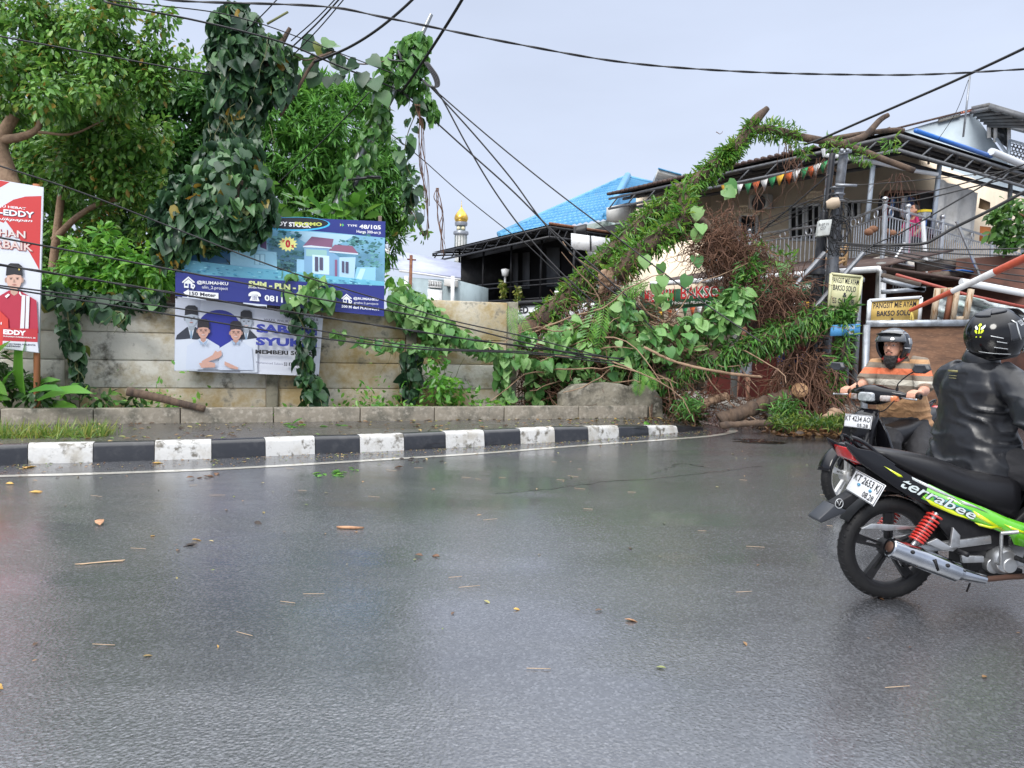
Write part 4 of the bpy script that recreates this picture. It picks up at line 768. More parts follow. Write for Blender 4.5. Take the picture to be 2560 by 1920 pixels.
def shingle(mb, T, path, rad, n, size, droop=1.0, ell=1.0, m=0, out=.35, facecam=0, lump=0):
    P0 = smoothpath(path, 10); t = rng.uniform(0, len(P0) - 1.001, n); i = t.astype(int); f = (t - i)[:, None]; c = P0[i] * (1 - f) + P0[i + 1] * f
    T0 = nrm(P0[i + 1] - P0[i]); rr = np.interp(t, np.linspace(0, len(P0) - 1, len(rad)), rad) if not np.isscalar(rad) else np.full(n, rad)
    if lump: w_ = np.sin(t * 1.7 + 1) * np.sin(t * .63) + .6 * np.sin(t * 3.9 + len(P0)); rr = rr * (1 + lump * w_); size = size * (1 + .25 * lump * w_)
    a = nrm(np.cross(T0, [0, 1., .001])); b = np.cross(T0, a); th = rng.uniform(0, 2 * math.pi, n); o = np.cos(th)[:, None] * a + np.sin(th)[:, None] * b * ell
    P = c + o * (rr * rng.uniform(.55, 1.05, n))[:, None]; o = nrm(o)
    D_ = o * out + [0, 0, -droop] + rnd(n, .42); N_ = o + rnd(n, .5) + [0, 0, .35]; Z_ = size * rng.uniform(.4, 1.3, n)
    if T is HEART: q = rng.uniform(size=n) < .45; leaves(mb, HEART2, P[q], D_[q], N_[q], Z_[q], m); q = ~q; leaves(mb, T, P[q], D_[q], N_[q], Z_[q], m)
    else: leaves(mb, T, P, D_, N_, Z_, m)
def strands(mb, P, D, L, r, g=.5, curl=.35, k=6, m=0, nsd=3):
    for p, d in zip(P, D):
        q = [np.array(p)]; d = nrm(np.array(d, float)); l = L * random.uniform(.5, 1.3) / k
        for _ in range(k): d = nrm(d + rng.normal(size=3) * curl + [0, 0, -g * .3]); q.append(q[-1] + d * l)
        mb.tube(q, np.linspace(r, r * .4, k + 1), nsd, m, cap=False)
# ---- big roadside tree behind the fence (left)
t = thing('tree', 'large leafy roadside tree with pale trunk behind the red candidate poster', 'tree', A3(30, 1000, 14))
m = MB(); m.tube(smoothpath([A3(60, 1000, 14), A3(45, 560, 14), A3(20, 440, 14.1), A3(0, 370, 14.2), A3(12, 330, 14.2), A3(35, 290, 14.2)]), np.linspace(.2, .1, 41), 10)
m.tube(smoothpath([A3(5, 350, 14.2), A3(60, 340, 14), A3(95, 320, 14), A3(100, 280, 14)]), np.linspace(.09, .035, 25), 7)
m.tube(smoothpath([A3(95, 330, 14), A3(180, 335, 14.2), A3(260, 300, 14.4)]), np.linspace(.03, .015, 17), 6); m.build('trunk', barkp, t, smooth=180)
m = MB()
c1 = [(20, 40, 14, 90), (100, 20, 14, 95), (180, 60, 14.2, 85), (250, 40, 14, 65), (60, 130, 14, 90), (150, 140, 14, 85), (225, 120, 14.2, 70), (20, 210, 13.8, 80), (100, 220, 13.6, 85), (180, 215, 13.6, 85), (260, 190, 13.8, 75), (320, 150, 14, 55), (380, 130, 14, 40), (440, 130, 14.2, 38), (490, 160, 14.2, 32), (330, 215, 14, 60), (390, 205, 14, 36), (60, 300, 14.4, 60), (0, 110, 13.5, 60), (330, 120, 14, 60), (380, 190, 14.2, 60), (430, 170, 14.2, 36), (300, 70, 14, 44), (310, 95, 14, 30), (250, 10, 14, 60), (320, 5, 13.9, 26)]
px_clumps(m, OVAL, c1, 185, .145, droop=.7, fill=.15); m.build('crown', LV_tree, t)
t = thing('tree', 'slender tree with thin straight stem and side branch left of the blue banner', 'tree', A3(118, 1000, 15.5))
m = MB(); m.tube(smoothpath([A3(128, 700, 15.5), A3(140, 600, 15.5), A3(160, 440, 15.5), A3(180, 330, 15.5), A3(205, 250, 15.4), A3(238, 160, 15.4), A3(250, 130, 15.4)]), np.linspace(.085, .05, 49), 8)
m.tube(smoothpath([A3(134, 600, 15.5), A3(190, 545, 15.4), A3(250, 508, 15.3), A3(310, 494, 15.2)]), np.linspace(.07, .045, 25), 8); m.build('trunk', barkp, t, smooth=180)
m = MB(); c2 = [(210, 290, 15.2, 85), (290, 280, 15.2, 80), (350, 300, 15.4, 70), (150, 350, 15.6, 80), (60, 410, 16, 85), (120, 470, 16.2, 70), (240, 380, 15.2, 90), (330, 370, 15.2, 80), (200, 460, 15.4, 75), (290, 450, 15.1, 80), (370, 440, 15, 65), (340, 520, 15.4, 70), (250, 540, 15.6, 55), (400, 530, 15.4, 60), (10, 480, 16.2, 70), (60, 540, 16.4, 60), (180, 590, 16.2, 45), (60, 620, 16.6, 60), (130, 640, 16.6, 60)]
px_clumps(m, OVAL, c2, 230, .15, droop=.6, fill=.15); m.build('crown', LV_tree, t)
t = thing('tree', 'broad dark green tree filling the gap between roadside tree and vine tower', 'tree', A3(430, 1000, 18)); m = MB(); m.tube([A3(430, 1000, 18), A3(440, 400, 18)], [.25, .12], 8); m.build('trunk', bark, t, smooth=180)
m = MB(); c3 = [(430, 250, 18, 55), (480, 220, 18, 48), (500, 290, 17.6, 70), (430, 330, 17.6, 75), (490, 380, 17.5, 75), (400, 400, 18, 70), (440, 470, 17.5, 80), (510, 480, 17.5, 70), (350, 480, 18, 60), (400, 560, 17.5, 80), (480, 580, 17.5, 70), (300, 590, 18, 70), (220, 650, 18, 70), (320, 680, 18, 70), (100, 700, 18, 70), (30, 700, 18.4, 80), (20, 590, 18.4, 60), (150, 540, 18.5, 60), (300, 300, 18, 100), (200, 400, 18, 110), (80, 330, 18, 110), (60, 450, 18, 100), (360, 240, 18, 70), (300, 500, 18, 90), (540, 300, 18, 70), (560, 400, 18, 80), (600, 500, 18, 80), (640, 420, 18.5, 60)]
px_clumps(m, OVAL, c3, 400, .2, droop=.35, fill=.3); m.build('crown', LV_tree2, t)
# ---- mango tree: rosettes of strap leaves on a round dome
t = thing('tree', 'round dense mango tree with narrow drooping leaves behind the blue banner', 'tree', A3(800, 1000, 19)); m = MB(); m.tube([A3(800, 1000, 19), A3(800, 500, 19)], [.3, .16], 8); m.build('trunk', bark, t, smooth=180)
m = MB()
for x, y, Y, rp, n in ((790, 420, 19.5, 195, 720), (900, 490, 19.2, 120, 330), (700, 380, 19.3, 135, 330), (840, 320, 19.4, 110, 260), (760, 290, 19.4, 90, 150), (720, 540, 19.3, 120, 200), (930, 590, 19.2, 75, 90), (960, 430, 19.3, 60, 60)):
    c = A3(x, y, Y); r = rp * Y / 1900; d = nrm(rnd(n)); d[:, 1] = -np.abs(d[:, 1]) * rng.choice([1, 1, 1, -1], n); C = c + d * r * rng.uniform(.86, 1.06, n)[:, None]
    k = 12; P = np.repeat(C, k, 0) + rnd(n * k, .03); dd_ = np.repeat(d, k, 0); D = nrm(dd_ * .45 + rnd(n * k, .6)) + [0, 0, -.32]
    leaves(m, STRAP, P, D, rnd(n * k, .3) + [0, -.2, 1], rng.uniform(.24, .38, n * k))
m.build('crown', LV_mango, t)
m = MB(); c = A3(1000, 520, 18.6); m.tube(smoothpath([A3(960, 470, 18.8), A3(1020, 520, 18.6), A3(1060, 590, 18.6)]), .03, 5); t = thing('branch', 'loose leafy branch hanging right of the mango tree', 'branch', c); m.build('stem', bark, t); m = MB(); px_clumps(m, OVAL, [(985, 500, 18.6, 25), (1010, 520, 18.6, 30), (1040, 500, 18.6, 22), (1030, 555, 18.6, 24), (1055, 585, 18.6, 18), (1000, 565, 18.6, 20), (965, 530, 18.8, 28)], 150, .16); m.build('foliage', LV_tree, t)
# ---- shrub rising behind the fence
t = thing('shrub', 'glossy bright green shrub rising above the fence between poster and blue banner', 'shrub', A3(270, 800, 12.6)); m = MB(); m.tube([A3(290, 800, 12.6), A3(280, 620, 12.6)], .05, 6); m.build('stem', twig, t)
m = MB(); px_clumps(m, OVAL, [(260, 600, 12.5, 45), (300, 640, 12.4, 60), (230, 660, 12.3, 60), (340, 700, 12.3, 60), (180, 690, 12.3, 55), (390, 670, 12.6, 45), (270, 710, 12.2, 60), (130, 700, 12.3, 45), (160, 740, 12.1, 40), (370, 740, 12.3, 35), (210, 745, 12.2, 40)], 150, .17, droop=.5, fill=.1); m.build('foliage', LV_bright, t)
t = thing('shrub', 'broad-leaved shrub peeping above the blue banner top', 'shrub', A3(640, 700, 13)); m = MB(); m.tube([A3(700, 700, 13), A3(690, 520, 13)], .04, 6); m.build('stem', twig, t)
m = MB(); px_clumps(m, OVAL, [(690, 510, 12.9, 32), (750, 520, 12.9, 35), (640, 480, 13, 30), (800, 530, 12.9, 30), (850, 525, 12.9, 30), (890, 540, 12.9, 25)], 42, .38, droop=.2); m.build('foliage', LV_bright, t)
m = MB(); px_clumps(m, OVAL, [(985, 690, 14, 22), (970, 715, 14, 18), (1000, 730, 14, 20)], 60, .22); m.build('shrub', LV_bright, label='small light green sprig beside the blue banner before the grey house', cat='shrub')
# ---- vine tower: broken trunk wrapped in heart-leaved creeper
t = thing('vine_tower', 'tall broken tree trunk completely wrapped in dark heart-leaved creeper', 'tree', A3(570, 1010, 12.4)); YV = 12.1
m = MB(); m.tube(smoothpath([A3(560, 800, 12.6), A3(575, 500, 12.3), A3(590, 300, YV), A3(600, 120, YV), A3(595, 30, YV)]), np.linspace(.3, .16, 33), 10); m.tube(smoothpath([A3(610, 260, YV), A3(680, 150, YV), A3(725, 70, YV)]), np.linspace(.09, .03, 17), 7); m.build('trunk', bark, t, smooth=180)
m = MB(); KX = YV / 1900
shingle(m, HEART, [A3(575, 20, YV), A3(590, 60, YV), A3(592, 130, YV)], [16 * KX, 50 * KX, 62 * KX], 520, .2)
shingle(m, HEART, [A3(592, 110, YV), A3(600, 200, YV), A3(588, 300, YV), A3(575, 400, YV)], [64 * KX, 68 * KX, 54 * KX, 62 * KX], 1250, .2)
shingle(m, HEART, [A3(575, 370, 11.6), A3(560, 470, 10.9), A3(545, 560, 10.75), A3(560, 600, 10.75)], [66 * KX, 95 * KX, 82 * KX, 40 * KX], 900, .19, ell=.45)
shingle(m, HEART, [A3(680, 90, YV), A3(700, 150, YV), A3(690, 250, YV)], [14 * KX, 30 * KX, 24 * KX], 150, .18)
shingle(m, HEART, [A3(480, 450, 11.0), A3(450, 530, 10.8), A3(430, 600, 10.7), A3(425, 660, 10.7)], [45 * KX, 55 * KX, 42 * KX, 20 * KX], 380, .17, ell=.6)
shingle(m, HEART, [A3(640, 480, 10.95), A3(650, 540, 10.9), A3(600, 600, 10.8)], [38 * KX, 30 * KX, 28 * KX], 210, .17, ell=.5)
m.build('creeper', LV_vine, t)
m = MB(); m.tube(smoothpath([A3(668, 60, YV), A3(720, 30, YV + .1)]), .02, 5); P = np.array([A3(600 + random.uniform(-80, 90), 250 + random.uniform(-180, 300), YV - .4) for _ in range(26)]); strands(m, P, rnd(26, .3) + [0, -.2, -1], .9, .006, 1); m.build('tendrils', twig, t)
t = thing('hanging_vine', 'light green creeper sprays hanging from the tower over the blue banner', 'vine', A3(540, 560, 11.4)); m = MB(); m.tube(smoothpath([A3(520, 470, 11.6), A3(535, 560, 11.3), A3(540, 640, 11.2), A3(560, 665, 11.2)]), .008, 5); m.tube(smoothpath([A3(540, 610, 11.25), A3(575, 660, 11.2), A3(600, 690, 11.2)]), .006, 5); m.build('stem', twig, t)
m = MB(); P = np.array([A3(x, y, 11.3) for x, y in ((522, 528), (548, 530), (525, 560), (540, 575), (505, 600), (530, 600), (560, 590), (525, 640), (585, 695), (548, 560), (515, 545), (537, 545), (565, 630))]); leaves(m, HEART, P, rnd(len(P), .4) + [.2, -.3, -.7], rnd(len(P), .3) + [0, -1, .3], .2); m.build('foliage', LV_fall, t)
# ---- leaning lamp pole with creeper
t = thing('leaning_pole', 'leaning grey lamp pole draped with creeper beside the vine tower', 'pole', A3(760, 1000, 13.4)); YP = 13.0
m = MB(); pp = [A3(1078, 36, YP), A3(1055, 85, YP), A3(1010, 180, YP), A3(962, 270, YP), A3(905, 380, YP), A3(850, 500, YP), A3(760, 700, YP), A3(700, 830, YP)]; m.tube(pp, [.035, .04, .055, .07, .08, .09, .1, .1], 12); m.build('shaft', M('galvanised_pole', (.34, .36, .37), .35, .7, n=(5, (.2, .2, .2), .45, .7)), t, smooth=40)
m = MB(); m.tube([A3(872, 450, 12.8), A3(925, 443, 12.6)], .022, 6); m.box(A3(935, 443, 12.55), (.22, .1, .03)); m.tube([A3(878, 480, 12.85), A3(898, 440, 12.85)], .04, 6); m.build('lamp_arm', b2, t)
m = MB(); m.lathe([(.13, -.02), (.16, 0), (.13, .02)], A3(1000, 148, YP - .1), (1, .2, .3), 14)
for k in range(4): an = np.arange(16) * math.pi / 8; c = A3(1000, 145, YP - .15); m.tube(c + np.cos(an)[:, None] * np.array([.17 + .01 * k, 0, 0]) + np.sin(an)[:, None] * np.array([0, .03 * k, .05 + .01 * k]), .012, 4, closed=True)
for k in range(4): m.tube(smoothpath([A3(1060 + 3 * k, 155, 12.8), A3(1082 + 4 * k, 190, 12.8), A3(1088 + 3 * k, 215, 12.8), A3(1070 + 2 * k, 215, 12.8), A3(1056, 200, 12.8)]), .013, 4)
m.build('cable_coil', dk, t)
m = MB(); kx = YP / 1900
shingle(m, HEART, [A3(1060, 90, YP), A3(1030, 130, YP), A3(1000, 190, YP), A3(975, 240, YP)], [10 * kx, 44 * kx, 55 * kx, 26 * kx], 250, .17, ell=.7)
shingle(m, HEART, [A3(1040, 170, YP), A3(1060, 240, YP), A3(1085, 300, YP)], [24 * kx, 22 * kx, 10 * kx], 90, .16)
shingle(m, HEART, [A3(950, 240, YP), A3(950, 300, YP), A3(920, 370, YP), A3(880, 430, YP), A3(850, 520, YP)], [22 * kx, 26 * kx, 28 * kx, 28 * kx, 38 * kx], 280, .16)
m.build('creeper', leafmat('pole_vine_leaf', [(0.0375, 0.12, 0.0375), (0.075, 0.21, 0.045), (0.103, 0.253, 0.0575), (0.149, 0.322, 0.0805)], tr=.3), t)
t = thing('vine_garland', 'sparse creeper garland strung between the vine tower and the leaning pole', 'vine', A3(820, 150, 12.5)); m = MB(); m.tube(smoothpath([A3(690, 100, 12.2), A3(760, 150, 12.4), A3(830, 130, 12.5), A3(900, 160, 12.7), A3(980, 150, 12.9)]), .012, 5)
m.tube(smoothpath([A3(700, 290, 12.3), A3(740, 230, 12.3), A3(785, 155, 12.3), A3(830, 132, 12.3)]), [.025] * 25, 6); m.build('stem', bark, t)
m = MB(); P = np.array([A3(x + random.uniform(-9, 9), y + random.uniform(-9, 9), 12.5) for x, y in ((705, 120), (730, 130), (745, 155), (790, 110), (800, 105), (820, 100), (815, 120), (850, 110), (855, 135), (860, 165), (890, 150), (880, 175), (900, 175), (780, 170), (765, 140), (790, 180), (828, 190), (905, 190), (920, 140), (935, 200), (925, 215), (942, 225), (720, 160), (735, 175), (770, 165), (850, 178), (845, 145), (745, 180), (725, 145), (960, 230), (700, 150))]); leaves(m, HEART, P, rnd(len(P), .4) + [0, -.2, -.7], rnd(len(P), .4) + [0, -1, .2], rng.uniform(.2, .33, len(P))); m.build('foliage', LV_vine, t)
t = thing('hanging_vine', 'thin chain of dark leaves dangling below the leaning pole against the sky', 'vine', A3(1030, 420, 12.9)); m = MB(); pth = smoothpath([A3(1050, 240, 12.9), A3(1040, 280, 12.9), A3(1018, 340, 12.9), A3(1012, 400, 12.9), A3(1030, 450, 12.9), A3(1028, 510, 12.9), A3(1062, 590, 12.9)]); m.tube(pth, .008, 4); m.build('stem', twig, t)
m = MB(); shingle(m, HEART, pth, .1, 62, .2); m.build('foliage', LV_vine, t)
for k, (x0, y0, x1, y1, lb) in enumerate(((1045, 260, 1070, 600, 'bundle of fine bare vines hanging left of the minaret'), (1090, 470, 1110, 640, 'tangle of bare wiry vines hanging just left of the minaret top'))):
    m = MB()
    for j in range(8):
        m.tube(smoothpath([A3(x0 + random.uniform(-8, 8), y0, 12.8), *[A3(x0 + (x1 - x0) * s + random.uniform(-9, 9), y0 + (y1 - y0) * s * (.75 + .25 * (j % 4) / 3), 12.8 + random.uniform(-.1, .1)) for s in (.2, .45, .7, 1)]], 6), .004 if j % 3 else .008, 4)
    m.build('hanging_vine', rootm, label=lb, cat='vine')
# ---- creeper across the fence
def creeper(label, pathpx, radpx, n, size, mat, name='creeper', T=HEART, stem=True, droop=1, **k):
    P = [A3(*p) for p in pathpx]; t = thing(name, label, 'vine', P[len(P) // 2])
    if stem: m = MB(); m.tube(smoothpath(P), .01, 5); strands(m, [P[len(P) // 2]] * 3, rnd(3) + [0, 0, -1], .5, .005); m.build('stem', twig, t)
    m = MB(); shingle(m, T, P, [r * .72 * P[0][1] / 1900 for r in radpx], int(n * 1.35), size * .85, droop=droop, **k); m.build('foliage', mat, t)
def Yf(px): X_ = (px - 1280) / 1900; return 12.75 / (1 - .33 * X_) - .12
creeper('dark creeper spilling over the fence top below the green shrub', [(110, 735, 10.4), (200, 745, 10.6), (300, 752, 10.8), (400, 745, 10.9)], [30, 28, 22, 26], 130, .2, LV_vine)
creeper('creeper with one yellow leaf climbing the fence post beside the red poster', [(165, 750, 10.2), (175, 830, 10.2), (190, 900, 10.2), (200, 980, 10.2)], [38, 30, 16, 12], 90, .17, LV_vine)
creeper('short creeper trailing from the fence top onto the white paint', [(240, 780, 10.5), (300, 780, 10.6), (310, 800, 10.6)], [10, 14, 10], 12, .22, LV_vine)
creeper('thick heart-leaved creeper crossing the blue banner at its lower right', [(700, 690, 11.2), (760, 720, 11.2), (800, 730, 11.25), (840, 750, 11.3)], [28, 48, 42, 30], 80, .2, LV_fall)
creeper('heart-leaved creeper hanging down over the white banner edge', [(725, 760, 11.1), (760, 820, 11.15), (760, 880, 11.15), (755, 930, 11.2)], [28, 32, 18, 18], 60, .19, LV_vine)
creeper('creeper rooted in the strip climbing to the white banner corner', [(755, 935, 11.2), (785, 965, 11.2), (790, 1010, 11.2)], [20, 30, 42], 70, .2, LV_vine)
creeper('row of pale upturned leaves strung across the right fence panels', [(830, 828, 11.4), (900, 850, 11.5), (980, 862, 11.6), (1060, 868, 11.7), (1130, 876, 11.8)], [10, 12, 16, 18, 12], 56, .18, LV_fall)
creeper('dense creeper mound spilling over the fence right of the blue banner', [(985, 750, 12.0), (1020, 760, 12.0), (1060, 790, 12.0), (1110, 840, 11.9)], [38, 62, 60, 34], 260, .2, LV_fall)
creeper('creeper trail running down from the fence mound to the debris heap', [(1090, 810, 11.9), (1160, 850, 12.0), (1240, 880, 12.2), (1310, 900, 12.4)], [36, 26, 24, 30], 150, .17, LV_fall)
creeper('dark creeper column hanging against the fence post below the mound', [(1030, 880, 11.8), (1028, 930, 11.8), (1020, 1000, 11.8)], [26, 26, 28], 75, .2, LV_vine)
creeper('leafy creeper clump hanging on the last fence post', [(1262, 880, 12.3), (1255, 930, 12.3), (1270, 1010, 12.3)], [24, 26, 16], 60, .18, LV_fall)
t = thing('weeds', 'bushy bright weeds growing against the fence below the creeper mound', 'plant', A3(1110, 1020, 11.7)); m = MB()
px_clumps(m, OVAL, [(1080, 900, 11.75, 32), (1100, 940, 11.7, 38), (1120, 980, 11.65, 45), (1170, 1000, 11.7, 40), (1080, 1000, 11.6, 35), (1220, 1015, 11.8, 26)], 110, .13, droop=.3, fill=.2); m.build('foliage', LV_bright, t); m = MB(); strands(m, [A3(1090, 1020, 11.7)] * 10, rnd(10, .5) + [0, 0, 1.5], .8, .01, -.2); m.build('stem', twig, t)
m = MB(); n = 2600; u = rng.uniform(0, 1, n); keep = (np.sin(u * 41) + np.sin(u * 17 + 1) + rng.normal(size=n) * .8) > -.3; u = u[keep]; n = len(u)
bx_ = np.interp(u, [0, 1], [-9.5, 0.0]); by = 12.75 + .33 * bx_ - rng.uniform(.15, .95, n); P = np.stack([bx_, by, .2 + rng.exponential(.09, n) * (1 + .8 * np.sin(bx_ * 2.3))], 1); leaves(m, OVAL, P, rnd(n, .7) + [0, -.3, .25], rnd(n, .4) + [0, -.3, 1], rng.uniform(.05, .13, n)); m.build('ground_cover', LV_bright, kind='stuff')
# bold tropical leaves bottom left
t = thing('broad_leaf_plant', 'clump of large glossy blade leaves below the red poster', 'plant', A3(40, 1010, 9.8)); m = MB()
BIG = tmpl([(0, 0, 0), (.09, .15, .02), (.13, .4, .05), (.1, .75, .02), (0, 1, -.12), (-.09, .15, .02), (-.13, .4, .05), (-.1, .75, .02), (0, .15, 0), (0, .4, .0), (0, .75, -.03)], [(0, 1, 8), (8, 1, 2, 9), (9, 2, 3, 10), (10, 3, 4), (0, 8, 5), (8, 9, 6, 5), (9, 10, 7, 6), (10, 4, 7)])
for x, y, dx, dz, s in ((60, 1000, .15, 1, .9), (20, 990, -.6, .7, .8), (90, 1000, 1, .25, .9), (50, 990, 1, .5, .7), (0, 1000, .4, .6, .6), (110, 1010, .8, -.05, .7), (30, 1000, -1, .2, .7), (70, 980, .9, .15, .6), (-40, 980, .5, .8, .9), (150, 1000, .5, .4, .5), (-20, 990, .9, .3, .7)):
    leaves(m, BIG, [A3(x, y, 9.8 + random.uniform(-.2, .3))], [(dx, -.35, dz)], [(0, -.6, .9)], s)
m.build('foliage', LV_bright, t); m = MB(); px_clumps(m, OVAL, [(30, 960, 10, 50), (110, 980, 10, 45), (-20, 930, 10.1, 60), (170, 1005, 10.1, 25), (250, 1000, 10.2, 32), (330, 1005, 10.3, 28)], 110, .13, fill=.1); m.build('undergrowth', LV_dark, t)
m = MB(); n = 1500; X_ = rng.uniform(-6.9, -4.6, n); P = np.stack([X_, 8.25 + (X_ + 5.8) * .38 + rng.normal(size=n) * .13, np.full(n, .17)], 1); leaves(m, BLADE, P, rnd(n, .55) + [0.1, -.1, .8], rnd(n) + [0, -1, 0], rng.uniform(.1, .26, n)); m.build('grass', leafmat('grass_blade', [(0.075, 0.165, 0.03), (0.138, 0.23, 0.0345), (0.287, 0.287, 0.069)]), kind='stuff')
m = MB(); m.tube(smoothpath([A3(318, 978, 10.0), A3(400, 995, 10.1), A3(450, 1008, 10.15), A3(512, 1022, 10.2)]), np.linspace(.06, .045, 25), 9); m.build('fallen_log', bark, smooth=180, label='dark brown log lying in the planted strip against the fence', cat='log')
# =============================================================== THE FALLEN TREE
YT = 14.3
ftree = thing('fallen_tree', 'huge fallen tree trunk arching over the house roof, thick with strap ferns', 'tree', A3(1450, 1040, YT))
trunk = [A3(1250, 880, 13.6), A3(1340, 810, 13.8), A3(1420, 741, 14), A3(1478, 679, 14.1), A3(1547, 616, 14.2), A3(1620, 545, 14.3), A3(1700, 490, 14.4), A3(1795, 405, 14.5), A3(1843, 365, 14.5), A3(1885, 305, 14.5), A3(1919, 270, 14.5)]
m = MB(); m.tube(smoothpath(trunk), np.interp(np.linspace(0, 1, 81), [0, .6, .93, 1], [.2, .13, .09, .05]), 14); m.build('trunk', bark, ftree, smooth=180)
br2 = [A3(1860, 325, 14.5), A3(1930, 325, 14.5), A3(2000, 342, 14.6), A3(2070, 355, 14.7), A3(2140, 372, 14.7), A3(2200, 395, 14.6), A3(2286, 427, 14.5)]
m = MB(); m.tube(smoothpath(br2), np.linspace(.085, .055, 49), 10); m.tube(smoothpath([A3(2100, 362, 14.7), A3(2160, 340, 14.8), A3(2200, 300, 14.9), A3(2221, 287, 14.9)]), np.linspace(.075, .045, 25), 9); m.tube(smoothpath([A3(2050, 352, 14.7), A3(2150, 335, 15), A3(2230, 325, 15.2), A3(2260, 327, 15.2)]), .05, 7); m.build('upper_branch', bark, ftree, smooth=180)
br3 = [A3(1540, 690, 13.6), A3(1590, 640, 13.5), A3(1650, 590, 13.5), A3(1700, 560, 13.5), A3(1715, 520, 13.6), A3(1700, 470, 13.9)]
m = MB(); m.tube(smoothpath(br3), np.linspace(.17, .13, 41), 10); m.tube(smoothpath([A3(1710, 545, 13.5), A3(1760, 560, 13.5), A3(1800, 620, 13.5), A3(1840, 690, 13.4)]), np.linspace(.12, .04, 25), 8); m.tube(smoothpath([A3(1830, 610, 13.6), A3(1900, 640, 13.6), A3(1985, 680, 13.6)]), np.linspace(.08, .04, 17), 8); m.build('lower_branch', bark, ftree, smooth=180)
br4 = [A3(1640, 960, 12.9), A3(1760, 905, 12.8), A3(1860, 870, 12.7), A3(1960, 830, 12.6), A3(2060, 790, 12.5), A3(2110, 780, 12.5)]
m = MB(); m.tube(smoothpath(br4), np.linspace(.16, .09, 41), 10); m.tube(smoothpath([A3(2105, 785, 12.5), A3(2110, 860, 12.4), A3(2095, 930, 12.4), A3(2075, 1000, 12.4)]), .035, 7); m.build('right_branch', bark, ftree, smooth=180)
m = MB(); kk = 14.2 / 1900
def fern(path, rad, n, size=.26, out=1.0, mbx=None, droop=.25, lump=.4): shingle(mbx or m, STRAPW, path, [r * kk for r in rad], n, size, droop=droop, out=out, lump=lump)
STRAPW = tmpl([(0, 0, 0), (.085, .4, .03), (.06, .75, 0), (0, 1, -.2), (-.085, .4, .03), (-.06, .75, 0), (0, .5, -.02)], [(0, 1, 2, 3, 6), (0, 6, 3, 5, 4)])
fern(trunk[1:9], [22, 22, 20, 19, 20, 18, 15, 10], 4900, .18, lump=.28, droop=.5, out=.75); fern(trunk[7:10], [10, 8, 5], 420, .16); fern(br2[:3], [17, 14, 9], 420, .17); fern([A3(1960, 335, 14.5), A3(2000, 370, 14.5), A3(2020, 390, 14.5)], [8, 8, 5], 130, .15); fern([A3(2060, 350, 14.7), A3(2110, 372, 14.6), A3(2180, 400, 14.5)], [9, 9, 5], 200, .14); fern([A3(2225, 340, 14.9), A3(2232, 380, 14.9)], [12, 8], 50, .16)
fern(br3, [20, 22, 21, 19, 15, 10], 1500, .19); fern([A3(1850, 625, 13.5), A3(1920, 640, 13.5), A3(1980, 670, 13.5)], [16, 22, 18], 200, .18)
m.build('fern_cover', LV_fern, ftree)
m = MB(); kk = 12.7 / 1900; fern(br4, [22, 25, 29, 31, 26, 18], 4000, .16, lump=.12, droop=.75, out=.6); fern([A3(2095, 775, 12.5), A3(2122, 785, 12.5)], [24, 18], 260, .2, droop=0); fern([A3(2108, 800, 12.4), A3(2112, 860, 12.4), A3(2098, 920, 12.4), A3(2078, 1000, 12.4)], [14, 10, 12, 11], 420, .16)
m.build('fern_cover', leafmat('dark_fern_leaf', [(0.03, 0.105, 0.018), (0.0525, 0.165, 0.027), (0.09, 0.255, 0.045), (0.149, 0.276, 0.046)], rough=.4, tr=.2), ftree)
m = MB(); kk = 13 / 1900; fern([A3(1860, 650, 13.1), A3(1880, 700, 13.0), A3(1840, 760, 12.9), A3(1790, 800, 12.9), A3(1700, 850, 12.9)], [14, 24, 24, 18, 14], 900, .19); m.build('fern_cover', MATS['dark_fern_leaf'], ftree)
# hairy root masses
def rootball(px, py, Y, rp, n, L, g=.6, sp=1.0):
    c = A3(px, py, Y); r = rp * Y / 1900; P = c + rnd(n) * [r * .5 * sp, r * .4, r * .45]; D = rnd(n) + [.2, 0, -.3]; strands(m, P, D, L, .009, g, .5)
m = MB()
for a in ((1790, 600, 13.4, 75, 330, .6), (1850, 640, 13.4, 65, 300, .6), (1770, 630, 13.4, 50, 150, .5), (1840, 690, 13.3, 40, 120, .6), (1950, 730, 12.9, 65, 260, .7), (1970, 800, 12.8, 50, 180, .8), (1560, 740, 13.3, 50, 110, .6)): rootball(*a)
m.build('root_mass', rootm, ftree)
m = MB()
for a in ((2000, 900, 12.6, 50, 190, 1.1, 1.6), (2030, 960, 12.6, 55, 210, 1.1, 1.6), (1985, 960, 12.6, 40, 120, 1.0, 1.4), (2045, 1030, 12.5, 35, 110, .7, 1), (1790, 330, 14.4, 1, 1, .2)): rootball(*a)
for x, y, n, L in ((1830, 480, 10, 1.0), (1750, 520, 10, .8), (2060, 400, 14, .8), (1990, 400, 14, .8), (2240, 440, 14, .9), (1850, 560, 16, .8), (1900, 460, 6, .8), (1960, 360, 8, .6)): strands(m, np.array([A3(x + random.uniform(-18, 18), y + random.uniform(-8, 8), 14.3) for _ in range(n)]), rnd(n, .4) + [0, 0, -1], L, .007, 1.2, .3)
m.build('hanging_roots', rootm, ftree)
